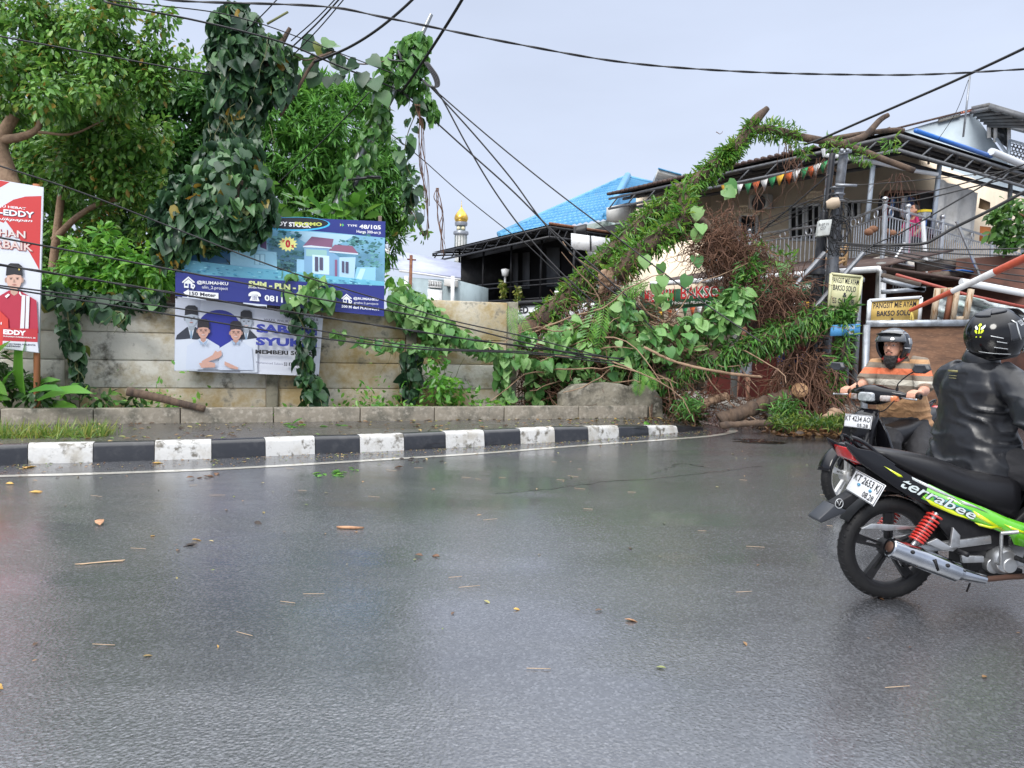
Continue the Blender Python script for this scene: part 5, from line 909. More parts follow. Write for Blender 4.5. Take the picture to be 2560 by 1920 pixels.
# branches and logs on the ground
barkc = M('cut_wood', (.42, .26, .14), .8, n=(8, (.3, .16, .08), .45, .65))
for i, (pts, r, lb) in enumerate((([(1800, 1050, 12.4), (1880, 1022, 12.4), (1950, 995, 12.4), (2020, 985, 12.5)], .12, 'thick peeling log lying on the road edge before the stall'), ([(1745, 1012, 12.6), (1790, 998, 12.7), (1822, 990, 12.7)], .07, 'short pale cut log left of the stall floor'), ([(1800, 1064, 11.9), (1900, 1058, 11.9), (1990, 1064, 11.9)], .05, 'long thin branch lying flat before the thick log'), ([(1955, 1010, 12.2), (2000, 1035, 12.0), (2030, 1048, 11.9)], .05, 'grey branch slanting down to the road right of the thick log'), ([(2060, 1052, 11.6), (2085, 1032, 11.7), (2100, 1040, 11.8)], .07, 'stubby grey root piece near the motorcycle plate'), ([(1650, 905, 12.6), (1800, 960, 12.4), (1905, 985, 12.3)][:0] or [(1610, 868, 12.4), (1690, 905, 12.3), (1800, 930, 12.2), (1905, 943, 12.2)], .022, 'long pale stick hanging diagonally before the dark fern branch'))):
    P = smoothpath([A3(*p) for p in pts], 14); P = P + rng.normal(size=P.shape) * r * .07; m = MB(); m.tube(P, r * (1 + .09 * rng.normal(size=len(P))), 11); nm = 'fallen_log' if r > .04 else 'fallen_stick'; m.build(nm, barkp if i in (1, 4, 5) else bark, smooth=180, label=lb, cat='log' if r > .04 else 'stick')
m = MB(); c = A3(2000, 975, 12.3); m.lathe([(0, .02), (.1, .03), (.13, 0), (.12, -.15), (0, -.16)], c, (-.3, -1, .5), 12); m.build('cut_stump', barkc, smooth=40, label='orange-brown sawn branch end sitting on the debris', cat='stump')
m = MB(); m.ball(A3(1516, 695, 13.5), (.16, .12, .17), 12, 9); m.tube([A3(1500, 735, 13.5), A3(1516, 700, 13.5), A3(1530, 668, 13.5)], [.05, .1, .03], 9); strands(m, [A3(1512, 700, 13.4)] * 30, rnd(30), .35, .012, .4, .4); organic(m, 'torn_wood', [barkp], ftree, .02, 1, disp=[(.06, .06)])
# ---- debris heap
heap = thing('debris_heap', 'dark tangled heap of branches, roots and creeper between fence and stall', 'debris', A3(1500, 1040, 13.4))
m = MB()
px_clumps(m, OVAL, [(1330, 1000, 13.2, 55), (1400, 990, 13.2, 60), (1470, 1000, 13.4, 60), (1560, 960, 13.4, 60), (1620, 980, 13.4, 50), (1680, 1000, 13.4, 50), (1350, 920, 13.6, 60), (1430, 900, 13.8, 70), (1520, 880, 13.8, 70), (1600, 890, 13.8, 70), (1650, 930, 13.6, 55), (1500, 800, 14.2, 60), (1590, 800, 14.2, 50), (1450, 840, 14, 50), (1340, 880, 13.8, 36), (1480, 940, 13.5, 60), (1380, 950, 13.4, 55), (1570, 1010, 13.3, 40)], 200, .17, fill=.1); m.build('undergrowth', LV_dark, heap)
m = MB()
for a in ((1340, 950, 13, 70, 130, .9), (1420, 900, 13.3, 80, 150, .9), (1500, 860, 13.3, 80, 170, .9), (1450, 800, 13.3, 50, 100, .6), (1350, 860, 13.2, 40, 60, .5), (1590, 850, 13.2, 80, 160, .9), (1680, 880, 13, 60, 90, .8), (1560, 800, 13.4, 80, 140, .9), (1760, 990, 12.8, 50, 50, .7), (1850, 1020, 12.7, 50, 60, .6), (1450, 960, 13, 70, 110, .9), (1700, 1000, 12.8, 60, 80, .8), (1500, 930, 13, 80, 90, .9)): rootball(*a, .3, 1.2)
m.build('tangled_roots', rootm, heap)
m = MB(); strands(m, np.array([A3(random.uniform(1330, 1780), random.uniform(800, 980), 12.9) for _ in range(70)]), rnd(70) * [1.4, .3, .6] + [.4, 0, -.1], 2.0, .017, .25, .25, 9, nsd=5); m.build('bare_branches', barkp, heap)
m = MB(); kk = 12.9 / 1900
for path, rad, n in (([(1290, 850), (1350, 880), (1420, 910)], [30, 45, 40], 90), ([(1370, 850), (1440, 850), (1500, 900), (1520, 960)], [35, 50, 45, 28], 150), ([(1340, 930), (1340, 970), (1345, 1010)], [22, 18, 14], 28), ([(1540, 750), (1570, 800), (1600, 850), (1640, 900)], [26, 36, 40, 30], 130), ([(1600, 860), (1700, 850), (1790, 800), (1860, 760)], [38, 45, 40, 36], 190), ([(1830, 760), (1860, 720)], [22, 20], 36), ([(1500, 800), (1540, 870), (1560, 910)], [28, 35, 28], 80), ([(1500, 950), (1500, 985)], [30, 22], 46), ([(1420, 940), (1450, 985), (1440, 1010)], [30, 26, 20], 60), ([(1590, 960), (1600, 1000)], [16, 8], 14), ([(1660, 760), (1670, 720)], [10, 10], 10), ([(1415, 900), (1460, 960)], [26, 30], 50)):
    shingle(m, HEART, [A3(x, y, 12.75) for x, y in path], [r * kk for r in rad], int(n * 1.25), .17, droop=.7, out=.5)
for x, y in ((1820, 455), (1830, 470), (1812, 472), (1745, 575), (1750, 560), (1740, 640), (1745, 520), (1610, 640), (1650, 660), (1655, 690), (1640, 710), (1720, 690), (1960, 660), (1965, 690), (1950, 700)): leaves(m, HEART, [A3(x, y, 13.2)], rnd(1, .4) + [0, -.2, -.8], rnd(1, .2) + [0, -1, .3], .24)
m.build('heart_leaves', LV_fall, heap)
# fern fronds in the heap: one frond = stem with paired blades
def frond(mb, a, b, w, k=16, sag=0):
    P = smoothpath([a, (a + b) / 2 + np.array([0, -.05, sag]), b], k // 2); T = nrm(np.gradient(P, axis=0)); sd = nrm(np.cross(T, [0, -1, .25]))
    for s in (-1, 1): leaves(mb, STRAP, P[1:], sd[1:] * s + T[1:] * .7, np.tile([0, -1., .4], (len(P) - 1, 1)), w * np.sin(np.linspace(.5, 2.9, len(P) - 1)) + .03)
    mb.tube(P, .006, 4)
for (a, b, wd, lb) in (((1500, 750, 12.6), (1455, 880, 12.5), .2, 'large bright fern frond hanging at the heap centre'), ((1600, 915, 12.4), (1595, 985, 12.3), .13, 'light green fern frond low beside the broken wall'), ((1440, 800, 12.8), (1370, 870, 12.7), .16, 'yellowish fern frond left of the large bright frond'), ((1270, 765, 12.2), (1290, 850, 12.1), .09, 'small fern hanging on the last fence post top'), ((1610, 700, 12.9), (1520, 760, 12.9), .13, 'pale fern frond lying under the trunk base')):
    m = MB(); frond(m, A3(*a), A3(*b), wd); frond(m, A3(a[0] + 12, a[1] + 4, a[2]), A3(b[0] + 40, b[1] - 12, b[2]), wd * .8); m.build('fern_frond', LV_bright, label=lb, cat='fern')
for (x, y, Y, r, n, lb) in ((1720, 1018, 12.3, 32, 170, 'low fern tuft at the road edge right of the broken wall'), (1965, 1020, 12.0, 34, 200, 'dark fern tuft on the road edge below the thick log'), (1570, 915, 12.7, 30, 150, 'dark strap fern tuft deep in the heap above the broken wall')):
    m = MB(); c = A3(x, y, Y); n_ = n; P = c + rnd(n_, .1) * [1.2, 1, .8]; leaves(m, STRAPW, P, nrm(rnd(n_)) + [0, -.2, .3], rnd(n_, .3) + [0, -.5, 1], rng.uniform(.08, .2, n_)); m.build('fern_tuft', MATS['dark_fern_leaf'], label=lb, cat='fern')
m = MB(); n = 1200; s = rng.uniform(0, 1, n); P = np.array([A3(1930 + 195 * q_, 1062 + 6 * q_ - abs(random.gauss(0, 9)), 11.2) for q_ in s]); P[:, 1] += rng.normal(size=n) * .12; leaves(m, STRAPW, P, rnd(n, .8) + [0, -.1, .5], rnd(n, .4) + [0, -.4, 1], rng.uniform(.05, .15, n)); m.build('fern_bed', leafmat('yellow_fern', [(.02, .07, .012), (.06, .14, .018), (.17, .23, .03)]), label='flattened yellow-green fern bed along the road edge by the parked motorcycle', cat='fern')
# leaf litter around the heap
m = MB(); n = 2600; P = np.stack([rng.uniform(2.4, 6.2, n), rng.uniform(11.4, 15, n), np.full(n, .012)], 1); P[:, 1] = 11.6 + np.abs(rng.normal(size=n)) * 1.3; P = P[(P[:, 0] > 3.2 + (P[:, 1] - 13) * -.5) & ((P[:, 0] > 4.15) | (P[:, 1] > 14.1))]; n = len(P); P[:, 2] += rng.exponential(.05, n); leaves(m, OVAL, P, rnd(n) * [1, 1, .2], rnd(n, .35) + [0, 0, 1], rng.uniform(.05, .16, n)); m.build('leaf_litter', leafmat('dead_leaf', [(.06, .03, .015), (.13, .06, .03), (.22, .12, .05), (.3, .2, .08)], tr=.05), kind='stuff')
# =============================================================== PRINTED BANNERS
class Art:
    # flat printed sheet: colours laid as thin layers on the real plane of the sheet
    def __init__(s, p0, n, f): s.p0, s.n, s.f, s.mb, s.mats, s.k = p0, n, f, MB(), [], 0
    def P(s, x, y, o=0):
        x, y = s.f(x, y); return pl(x, y, s.p0 + s.n * o, s.n)
    def mi(s, c):
        m = M('print_%02x%02x%02x' % tuple(int(min(1, v) * 255) for v in c), c, .42, coat=.25)
        if m not in s.mats: s.mats.append(m)
        return s.mats.index(m)
    def poly(s, pts, c): s.k += 1; s.mb.face([s.P(x, y, s.k * .0009) for x, y in pts], s.mi(c))
    def ell(s, cx, cy, rx, ry, c, a0=0, a1=360, n=22): s.poly([(cx + rx * math.cos(R(a0 + (a1 - a0) * i / n)), cy + ry * math.sin(R(a0 + (a1 - a0) * i / n))) for i in range(n + (a1 - a0 < 360))], c)
    def txt(s, t, x0, y0, x1, y1, c, bold=.02, sl=0, sh=0, h1=None):
        # (x0,y0)-(x1,y1) box at the left end; sl = drop of the right end
        s.k += 1; o = s.k * .0009; h1 = h1 or (y1 - y0); text(s.mb, t, [s.P(x0, y1, o), s.P(x1, y1 + sl, o), s.P(x1, y1 + sl - h1, o), s.P(x0, y0, o)], s.mi(c), bold, sh)
    def build(s, name, parent): return s.mb.build(name, s.mats, parent)
def person_art(a, cx, cy, r, skin, shirt, cap, bw, bh, smile=True, glasses=True, suit=False, tie=None, neck=True):
    a.poly([(cx - bw, cy + bh), (cx - bw * .92, cy + r * 2.2), (cx - r * .55, cy + r * 1.15), (cx + r * .55, cy + r * 1.15), (cx + bw * .92, cy + r * 2.2), (cx + bw, cy + bh)], shirt)
    if suit: a.poly([(cx - r * .45, cy + r * 1.1), (cx, cy + r * 2.9), (cx + r * .45, cy + r * 1.1)], (.6, .65, .72)); a.poly([(cx - r * .12, cy + r * 1.4), (cx - r * .16, cy + r * 2.6), (cx + r * .12, cy + r * 2.6), (cx + r * .1, cy + r * 1.4)], tie or (.2, .3, .42))
    dk_ = tuple(v * .62 for v in skin)
    a.poly([(cx - r * .42, cy + r * .6), (cx + r * .42, cy + r * .6), (cx + r * .36, cy + r * 1.45), (cx, cy + r * 1.7), (cx - r * .36, cy + r * 1.45)], tuple(v * .8 for v in skin))
    a.ell(cx - r * .82, cy + r * .1, r * .16, r * .28, dk_); a.ell(cx + r * .82, cy + r * .1, r * .16, r * .28, dk_); a.ell(cx, cy + r * .05, r * .78, r * 1.05, skin)
    a.poly([(cx - r * .86, cy - r * .35), (cx - r * .78, cy - r * 1.4), (cx - r * .4, cy - r * 1.65), (cx + r * .45, cy - r * 1.62), (cx + r * .8, cy - r * 1.35), (cx + r * .88, cy - r * .35), (cx, cy - r * .5)], cap)
    for s in (-1, 1):
        a.ell(cx + s * r * .33, cy - r * .04, r * .13, r * .06, (.05, .03, .03), n=10); a.poly([(cx + s * r * .15, cy - r * .2), (cx + s * r * .5, cy - r * .22), (cx + s * r * .5, cy - r * .16), (cx + s * r * .15, cy - r * .14)], dk_)
        if glasses: a.poly([(cx + s * r * .1, cy - r * .12), (cx + s * r * .62, cy - r * .12), (cx + s * r * .6, cy - r * .08), (cx + s * r * .1, cy - r * .08)], (.08, .05, .05)); a.poly([(cx + s * r * .12, cy + r * .12), (cx + s * r * .58, cy + r * .12), (cx + s * r * .58, cy + r * .15), (cx + s * r * .12, cy + r * .15)], (.12, .08, .08))
    a.poly([(cx - r * .04, cy - r * .05), (cx + r * .1, cy + r * .3), (cx - r * .12, cy + r * .32)], dk_)
    if smile: a.ell(cx, cy + r * .5, r * .3, r * .16, (.75, .7, .68), 0, 180, 10); a.poly([(cx - r * .34, cy + r * .5), (cx + r * .34, cy + r * .5), (cx + r * .3, cy + r * .55), (cx - r * .3, cy + r * .55)], (.4, .15, .12))
    else: a.ell(cx, cy + r * .56, r * .24, r * .06, (.4, .16, .13), n=10)
c2 = lambda x, y: (400 + x / 3.19, 480 + y / 3.19)
bn0 = fx(0) - Fn * .14
bt_ = thing('blue_banner', 'large blue housing advertisement banner with two cottages on posts above the fence', 'banner', pl(700, 760, bn0, Fn) * 1)
def sheet(corners, p0, n, mat, parent, f, th=.012):
    m = MB(); m.prism([pl(*f(x, y), p0 + n * .004, n) for x, y in corners], n * th); return m.build('sheet', mat, parent)
navy = (.018, .03, .2); nw = M('banner_navy', navy, .4)
CB = [(122, 160), (1798, 235), (1786, 992), (122, 828)]
sheet(CB, bn0, Fn, nw, bt_, c2)
a = Art(bn0, -Fn, c2); a.poly(CB, (.022, .035, .22))
a.poly([(122, 480), (560, 340), (900, 285), (1350, 322), (1793, 365), (1790, 745), (1000, 705), (122, 640)], (.22, .48, .66))
a.poly([(1000, 300), (1350, 330), (1560, 345), (1400, 430), (1150, 400)], (.45, .68, .82)); a.poly([(200, 430), (560, 350), (560, 560), (160, 600)], (.10, .3, .55))
tg = ((.03, .12, .14), (.06, .2, .2), (.1, .3, .3), (.16, .4, .42))
for cx, cy, w_, h_ in ((990, 350, 140, 60), (930, 410, 60, 60), (1090, 500, 110, 90), (1000, 590, 90, 60), (1620, 420, 190, 80), (1720, 520, 80, 130), (1660, 600, 120, 60), (1560, 400, 120, 50), (900, 560, 50, 60)):
    for k in range(34):
        u, v = random.gauss(0, .5), random.gauss(0, .5); a_ = random.uniform(8, 26)
        X_, Y_ = cx + u * w_, cy + v * h_
        if not (140 < X_ - a_ and X_ + a_ < 1780): continue
        a.poly([(X_ - a_, Y_), (X_ - a_ * .3, Y_ - a_ * .6), (X_ + a_, Y_ - a_ * .2), (X_ + a_ * .4, Y_ + a_ * .5)], random.choice(tg))
a.poly([(560, 340), (845, 310), (860, 470), (560, 450)], (.35, .6, .75)); a.poly([(790, 300), (850, 300), (850, 460), (800, 440)], (.1, .06, .16)); a.poly([(590, 330), (740, 320), (740, 380), (600, 400)], (.05, .1, .25))
a.poly([(560, 450), (930, 480), (935, 640), (560, 610)], (.32, .62, .78)); a.poly([(750, 490), (840, 495), (840, 585), (750, 578)], (.2, .42, .55))
for x in (760, 802): a.poly([(x, 498), (x + 30, 500), (x + 30, 580), (x, 576)], (.42, .7, .82))
a.poly([(1090, 535), (1150, 540), (1150, 680), (1090, 660)], (.3, .55, .75)); a.poly([(1150, 440), (1340, 450), (1430, 520), (1430, 690), (1150, 660)], (.2, .38, .58)); a.poly([(1165, 455), (1330, 465), (1330, 520), (1165, 510)], (.3, .52, .5)); a.poly([(1215, 500), (1350, 510), (1350, 660), (1215, 650)], (.55, .75, .88)); a.poly([(1430, 520), (1560, 520), (1550, 690), (1430, 690)], (.42, .64, .82)); a.poly([(1140, 430), (1210, 355), (1385, 375), (1370, 445), (1200, 425)], (.22, .1, .18)); a.poly([(1345, 465), (1395, 420), (1535, 430), (1582, 492)], (.26, .11, .18))
a.poly([(1140, 430), (1200, 425), (1370, 443), (1370, 450), (1140, 440)], (.6, .7, .8)); a.poly([(1350, 470), (1582, 490), (1580, 500), (1350, 480)], (.6, .7, .8))
for x0, y0, x1, y1 in ((1235, 515, 1262, 630), (1272, 520, 1300, 620), (1450, 550, 1470, 640), (1480, 555, 1503, 645)): a.poly([(x0, y0), (x1, y0 + 3), (x1, y1 + 4), (x0, y1)], (.08, .08, .14))
a.poly([(1395, 540), (1412, 540), (1412, 675), (1395, 672)], (.25, .1, .2)); a.poly([(1570, 600), (1720, 600), (1718, 740), (1550, 690)], (.28, .58, .78)); a.poly([(1600, 610), (1640, 612), (1600, 720), (1560, 700)], (.5, .76, .88))
a.poly([(122, 530), (700, 600), (1100, 640), (1560, 690), (1790, 715), (1790, 748), (1000, 712), (122, 645)], (.16, .5, .66))
for k in range(90): x = random.uniform(130, 1700); y = 545 + (x - 130) * .1 + random.uniform(5, 85) * (1 - .55 * x / 1700); a.poly([(x, y), (x + 28, y + 3), (x + 20, y + 9), (x + 4, y + 7)], random.choice([(.06, .2, .36), (.3, .66, .78), (.05, .28, .45)]))
a.poly([(122, 640), (700, 688), (1250, 722), (1790, 752), (1786, 992), (122, 828)], (.02, .03, .21))
st_ = [];
for k in range(28): ang = k * math.pi / 14; rr_ = 1 if k % 2 == 0 else .72; st_.append((1020 + 80 * rr_ * math.cos(ang), 415 + 62 * rr_ * math.sin(ang)))
a.poly(st_, (.72, .72, .25)); a.txt('0', 1000, 380, 1040, 445, (.45, .01, .02), .06); a.txt('DP', 972, 380, 994, 402, (.45, .01, .02), .04); a.txt('%', 1046, 420, 1070, 445, (.45, .01, .02), .04)
a.ell(1090, 255, 268, 56, (.05, .45, .75)); a.ell(1085, 250, 258, 48, (.01, .012, .02)); a.txt('READY STOCK', 845, 225, 1205, 262, (.8, .8, .82), .035, 26); a.txt('PROMO', 1075, 238, 1292, 268, (.55, .6, .12), .04, 4)
a.txt('TYPE', 1494, 258, 1572, 274, (.8, .8, .82), .02, 3); a.txt('48/105', 1590, 258, 1762, 292, (.8, .8, .82), .035, 8); a.txt('Harga 300-an jt', 1568, 302, 1762, 332, (.8, .8, .82), .02, 10); a.poly([(1436, 250), (1448, 262), (1436, 274)], (.6, .65, .1)); a.poly([(1452, 250), (1468, 264), (1452, 276)], (.1, .5, .15))
W_ = (.78, .8, .82)
def icon(x, y, s):
    a.poly([(x, y), (x + 52 * s, y - 45 * s), (x + 104 * s, y), (x + 96 * s, y + 8 * s), (x + 52 * s, y - 30 * s), (x + 8 * s, y + 8 * s)], W_); a.poly([(x + 18 * s, y + 4 * s), (x + 52 * s, y - 24 * s), (x + 86 * s, y + 4 * s), (x + 86 * s, y + 50 * s), (x + 18 * s, y + 45 * s)], W_)
    a.poly([(x + 26 * s, y + 12 * s), (x + 46 * s, y + 13 * s), (x + 46 * s, y + 32 * s), (x + 26 * s, y + 30 * s)], navy); a.poly([(x + 54 * s, y + 12 * s), (x + 70 * s, y + 14 * s), (x + 70 * s, y + 50 * s), (x + 54 * s, y + 48 * s)], navy)
    a.ell(x + 90 * s, y + 32 * s, 16 * s, 16 * s, W_); a.poly([(x + 76 * s, y + 40 * s), (x + 104 * s, y + 40 * s), (x + 90 * s, y + 60 * s)], W_); a.ell(x + 90 * s, y + 32 * s, 6 * s, 6 * s, navy, n=10)
icon(174, 718, 1); a.txt('@RUMAHKU', 294, 704, 544, 738, W_, .025, 14); a.txt('ulin_2.project', 336, 744, 541, 776, W_, 0, 14)
a.poly([(186, 800), (228, 776), (230, 786), (466, 806), (466, 852), (228, 832), (224, 842)], W_); a.txt('150 Meter', 234, 792, 446, 822, (.02, .02, .04), .03, 18)
a.txt('SHM - PLN - PDAM', 706, 706, 1290, 752, (.6, .66, .3), .05, 52); a.txt('(Sudah Pecah)', 704, 752, 846, 768, W_, .015, 12)
a.ell(754, 820, 48, 28, W_, 180, 360, 12); a.poly([(706, 812), (732, 812), (730, 830), (706, 830)], W_); a.poly([(780, 814), (804, 816), (804, 834), (780, 832)], W_); a.poly([(734, 822), (776, 824), (794, 872), (714, 866)], W_)
for i in range(3):
    for j in range(3): a.ell(742 + i * 12, 832 + j * 11, 4, 4, navy, n=8)
a.txt('0811 606 7213', 834, 818, 1300, 868, W_, .03, 52); icon(1445, 848, .82); a.txt('@RUMAHKU', 1542, 836, 1742, 862, W_, .025, 12); a.txt('graha.2.project', 1546, 872, 1742, 894, W_, 0, 12); a.txt('500 M dari PLATINUM', 1448, 900, 1746, 922, W_, .03, 24)
a.build('print', bt_)
for px in (450, 700, 950): m = MB(); m.bar(pl(px, 540, fx(0) - Fn * .10, Fn), pl(px, 790, fx(0) - Fn * .10, Fn), .05, .04, up=(0, 1, 0)); m.build('timber_post', board, bt_)
# white candidate banner
wn0 = fx(0) - Fn * .25
wb = thing('white_banner', 'white election banner with navy circle tied to the fence below the blue banner', 'banner', pl(620, 940, wn0, Fn))
CW = [(122, 832), (1302, 985), (1266, 1470), (114, 1425)]; sheet(CW, wn0, Fn, M('banner_cloth', (.66, .69, .76), .5), wb, c2, .008)
a = Art(wn0, -Fn, c2); a.poly(CW, (.62, .66, .75)); a.poly([(122, 832), (330, 860), (250, 1425), (114, 1425)], (.50, .54, .64)); a.poly([(760, 915), (1302, 985), (1266, 1470), (720, 1448)], (.68, .71, .80))
a.ell(470, 1090, 172, 150, (.02, .03, .3), n=40)
a.poly([(330, 1150), (620, 1150), (475, 1260)], (.02, .03, .3))
gs = (.40, .45, .52); sk = (.58, .34, .27)
person_art(a, 250, 1005, 62, gs, (.03, .035, .05), (.015, .015, .02), 125, 170, False, False, True)
person_art(a, 688, 1035, 56, gs, (.03, .035, .05), (.015, .015, .02), 95, 140, True, False, True)
a.poly([(122, 1180), (240, 1170), (330, 1190), (300, 1425), (114, 1425)], (.60, .65, .74)); a.poly([(660, 1180), (780, 1165), (775, 1440), (640, 1440)], (.62, .67, .76))
person_art(a, 345, 1105, 56, sk, (.56, .62, .74), (.02, .016, .02), 140, 310, True, True); person_art(a, 605, 1120, 56, sk, (.56, .62, .74), (.02, .016, .02), 140, 300, True, True)
for X_ in (345, 605): a.poly([(X_ - 40, 1178), (X_, 1205), (X_ - 18, 1222)], (.3, .4, .55)); a.poly([(X_ + 40, 1178), (X_, 1205), (X_ + 18, 1222)], (.3, .4, .55))
a.poly([(330, 1350), (420, 1300), (440, 1265), (460, 1275), (488, 1262), (494, 1300), (470, 1325), (400, 1345), (345, 1368)], sk); a.poly([(310, 1365), (380, 1350), (440, 1365), (440, 1398), (330, 1402)], sk); a.poly([(515, 1350), (570, 1375), (625, 1400), (620, 1416), (560, 1405), (515, 1380)], sk)
a.txt('CALON WALIKOTA &', 998, 984, 1262, 1004, (.06, .06, .12), .01, 26); a.txt('WAKIL WALIKOTA BALIKPAPAN', 830, 1008, 1262, 1028, (.06, .06, .12), .01, 32)
bl = (.03, .045, .33); a.txt('SABANI', 768, 1050, 1252, 1120, bl, .05, 26); a.txt('SYUKRI', 764, 1155, 1250, 1222, bl, .05, 20); a.txt('MEMBERI SOLUSI', 760, 1256, 1248, 1290, (.01, .01, .012), .045, 18); a.txt('Muhammad Sabani', 766, 1350, 980, 1366, (.1, .1, .2), 0, 14); a.txt('Syukri Wahid', 1100, 1366, 1226, 1380, (.1, .1, .2), 0, 6)
for i, x in enumerate((1002, 1040, 1078)):
    y = 1372 + i; ic = (.02, .02, .04); a.poly([(x - 13, y - 13), (x + 13, y - 12), (x + 13, y + 13), (x - 13, y + 13)], ic)
    if i == 0: a.ell(x, y, 10, 10, (.68, .71, .8)); a.ell(x, y, 7, 7, ic); a.ell(x, y, 4, 4, (.68, .71, .8))
    elif i == 1: a.txt('f', x - 5, y - 9, x + 6, y + 12, (.68, .71, .8), .05)
    else: a.ell(x - 2, y + 4, 6, 6, (.68, .71, .8)); a.poly([(x + 1, y - 9), (x + 5, y - 9), (x + 5, y + 5), (x + 1, y + 5)], (.68, .71, .8))
a.build('print', wb)
for x, y in ((128, 838), (1290, 985), (1258, 1462), (120, 1420)):
    m = MB(); m.ball(pl(*c2(x, y), wn0 - Fn * .01, Fn), .016, 8, 5); m.build('eyelet', dk, wb)
# red candidate poster at the left edge
rn = Vector((.10, -1, 0)).normalized(); r0_ = Vector((at(60, 900, 9.7).x, 9.7, 0)); cA = lambda x, y: (x / 2.965, 440 + y / 2.965)
rp = thing('red_poster', 'tall red and white candidate poster on wooden stakes at the left edge', 'poster', r0_)
CR = [(-420, -40), (316, 82), (288, 1312), (-380, 1245)]
m = MB(); m.prism([pl(*cA(x, y), r0_ - rn * .004, rn) for x, y in CR], -rn * .03); m.build('board', M('poster_white', (.62, .65, .72), .5), rp)
a = Art(r0_, rn, cA); a.poly(CR, (.60, .63, .70)); RD = (.50, .03, .03)
a.poly([(-420, -35), (72, 45), (0, 85), (-410, 320)], RD); a.poly([(-400, 420), (0, 235), (100, 175), (190, 152), (307, 148), (292, 698), (250, 620), (215, 560), (40, 330), (-30, 420), (-390, 560)], RD)
a.poly([(-390, 470), (-20, 330), (60, 360), (130, 450), (-390, 560)], (.58, .6, .66))
a.txt('BALIKPAPAN MAJU HEBAT', -330, 178, 192, 200, W_, .02, 56); dn = (.02, .02, .06)
a.txt('RAHMADI-EDDY', -390, 210, 258, 255, dn, .07, 62); a.txt('RAHMADI-EDDY', -392, 205, 252, 250, W_, .03, 62); a.txt('Untuk Balikpapan', -260, 290, 240, 316, W_, .01, 32, .3)
for o, c_ in ((5, (.25, .02, .02)), (0, (.62, .56, .54))): a.txt('PILIHAN', -150 + o, 375 + o, 188 + o, 428 + o, c_, .05 if o else .02, 34)
for o, c_ in ((5, (.25, .02, .02)), (0, (.62, .5, .46))): a.txt('TERBAIK', -160 + o, 452 + o, 244 + o, 515 + o, c_, .05 if o else .02, 44)
person_art(a, -190, 760, 80, (.5, .3, .22), (.52, .03, .04), (.015, .015, .02), 190, 560, True, False)
person_art(a, 105, 765, 72, (.60, .38, .30), (.40, .02, .05), (.012, .012, .016), 180, 400, False, False); a.ell(142, 692, 7, 8, (.6, .45, .1), n=8)
a.poly([(162, 880), (188, 884), (178, 1150), (148, 1145)], (.66, .66, .7)); a.poly([(194, 885), (220, 892), (210, 1155), (186, 1150)], (.66, .66, .7)); a.poly([(35, 890), (62, 872), (74, 880), (48, 905)], W_); a.poly([(146, 852), (163, 885), (155, 890), (140, 868)], W_)
a.poly([(-380, 990), (0, 1000), (60, 1060), (68, 1270), (-380, 1240)], (.55, .04, .03)); a.poly([(20, 1128), (280, 1132), (278, 1232), (20, 1222)], (.42, .02, .03)); a.poly([(20, 1222), (278, 1232), (286, 1308), (20, 1278)], (.58, .6, .66))
a.txt('EDDY', 24, 1136, 192, 1172, W_, .05, 12); a.txt('SUNARDI DARMAWAN, SE', 24, 1182, 264, 1194, W_, .02, 14); a.txt('CALON WAKIL WALIKOTA', 26, 1236, 264, 1248, dn, .03, 12); a.txt('BALIKPAPAN', 26, 1252, 150, 1264, dn, .03, 6)
a.txt('Parpol', -120, 1075, 12, 1100, W_, .02, 8)
a.build('print', rp)
for x in (-300, 268):
    m = MB(); q = pl(*cA(x, 1180), r0_ - rn * .06, rn); m.bar((q.x, q.y, .1), pl(*cA(x, 60), r0_ - rn * .06, rn), .06, .05, up=(0, 1, 0)); m.build('stake', M('orange_stake', (.38, .15, .07), .8), rp)
# =============================================================== OVERHEAD CABLES
cab = M('cable_black', (.012, .012, .014), .5)
def cable(label, pts, r=.011, twist=False, k=10, group='overhead and fallen cables'):
    P = smoothpath([at(*p) for p in pts], k); m = MB()
    if twist:
        P = pathpts(P, .12); T = nrm(np.gradient(P, axis=0)); a = nrm(np.cross(T, [0, 0, 1.])); b = np.cross(T, a)
        for ph in (0, math.pi): an = np.arange(len(P)) * .8 + ph; m.tube(P + (np.cos(an)[:, None] * a + np.sin(an)[:, None] * b) * r * .8, r, 5)
    else: m.tube(P, r, 6)
    m.build('cable', cab, smooth=180, label=label, cat='cable', group=group)
cable('twisted cable sweeping across the whole top of the sky to the right edge', [(380, -6, 9), (480, 4, 9), (805, 16, 9.2), (968, 45, 9.3), (1280, 108, 9.6), (1560, 156, 10), (1851, 179, 10.4), (2150, 187, 10.8), (2349, 185, 11), (2640, 168, 11.4)], .009, True)
cable('thick black cable curving from the garland branch up to the top edge', [(784, 156, 12.3), (871, 119, 11.8), (950, 69, 11.3), (1030, 0, 10.8), (1060, -40, 10.6)], .02)
cable('thickest black cable rising from the leaning pole to the top edge', [(1003, 232, 12.9), (1060, 150, 12), (1115, 65, 11.2), (1157, -4, 10.6), (1180, -50, 10.3)], .024)
for i, (x0, x1, y1) in enumerate(((836, 728, 102), (846, 730, 118), (858, 728, 143))): cable(['left', 'middle', 'right'][i] + 'most of three close wires running from the tower branch to the top edge', [(x1, y1, 12.2), ((x0 + x1) / 2 + 4, y1 / 2, 11.5), (x0, 0, 10.8), (x0 + 25, -30, 10.5)], .012 if i == 1 else .009)
cable('short wire from the tower top to the top edge', [(605, 86, 11.8), (655, 38, 11.4), (693, -2, 11), (720, -35, 10.8)], .009)
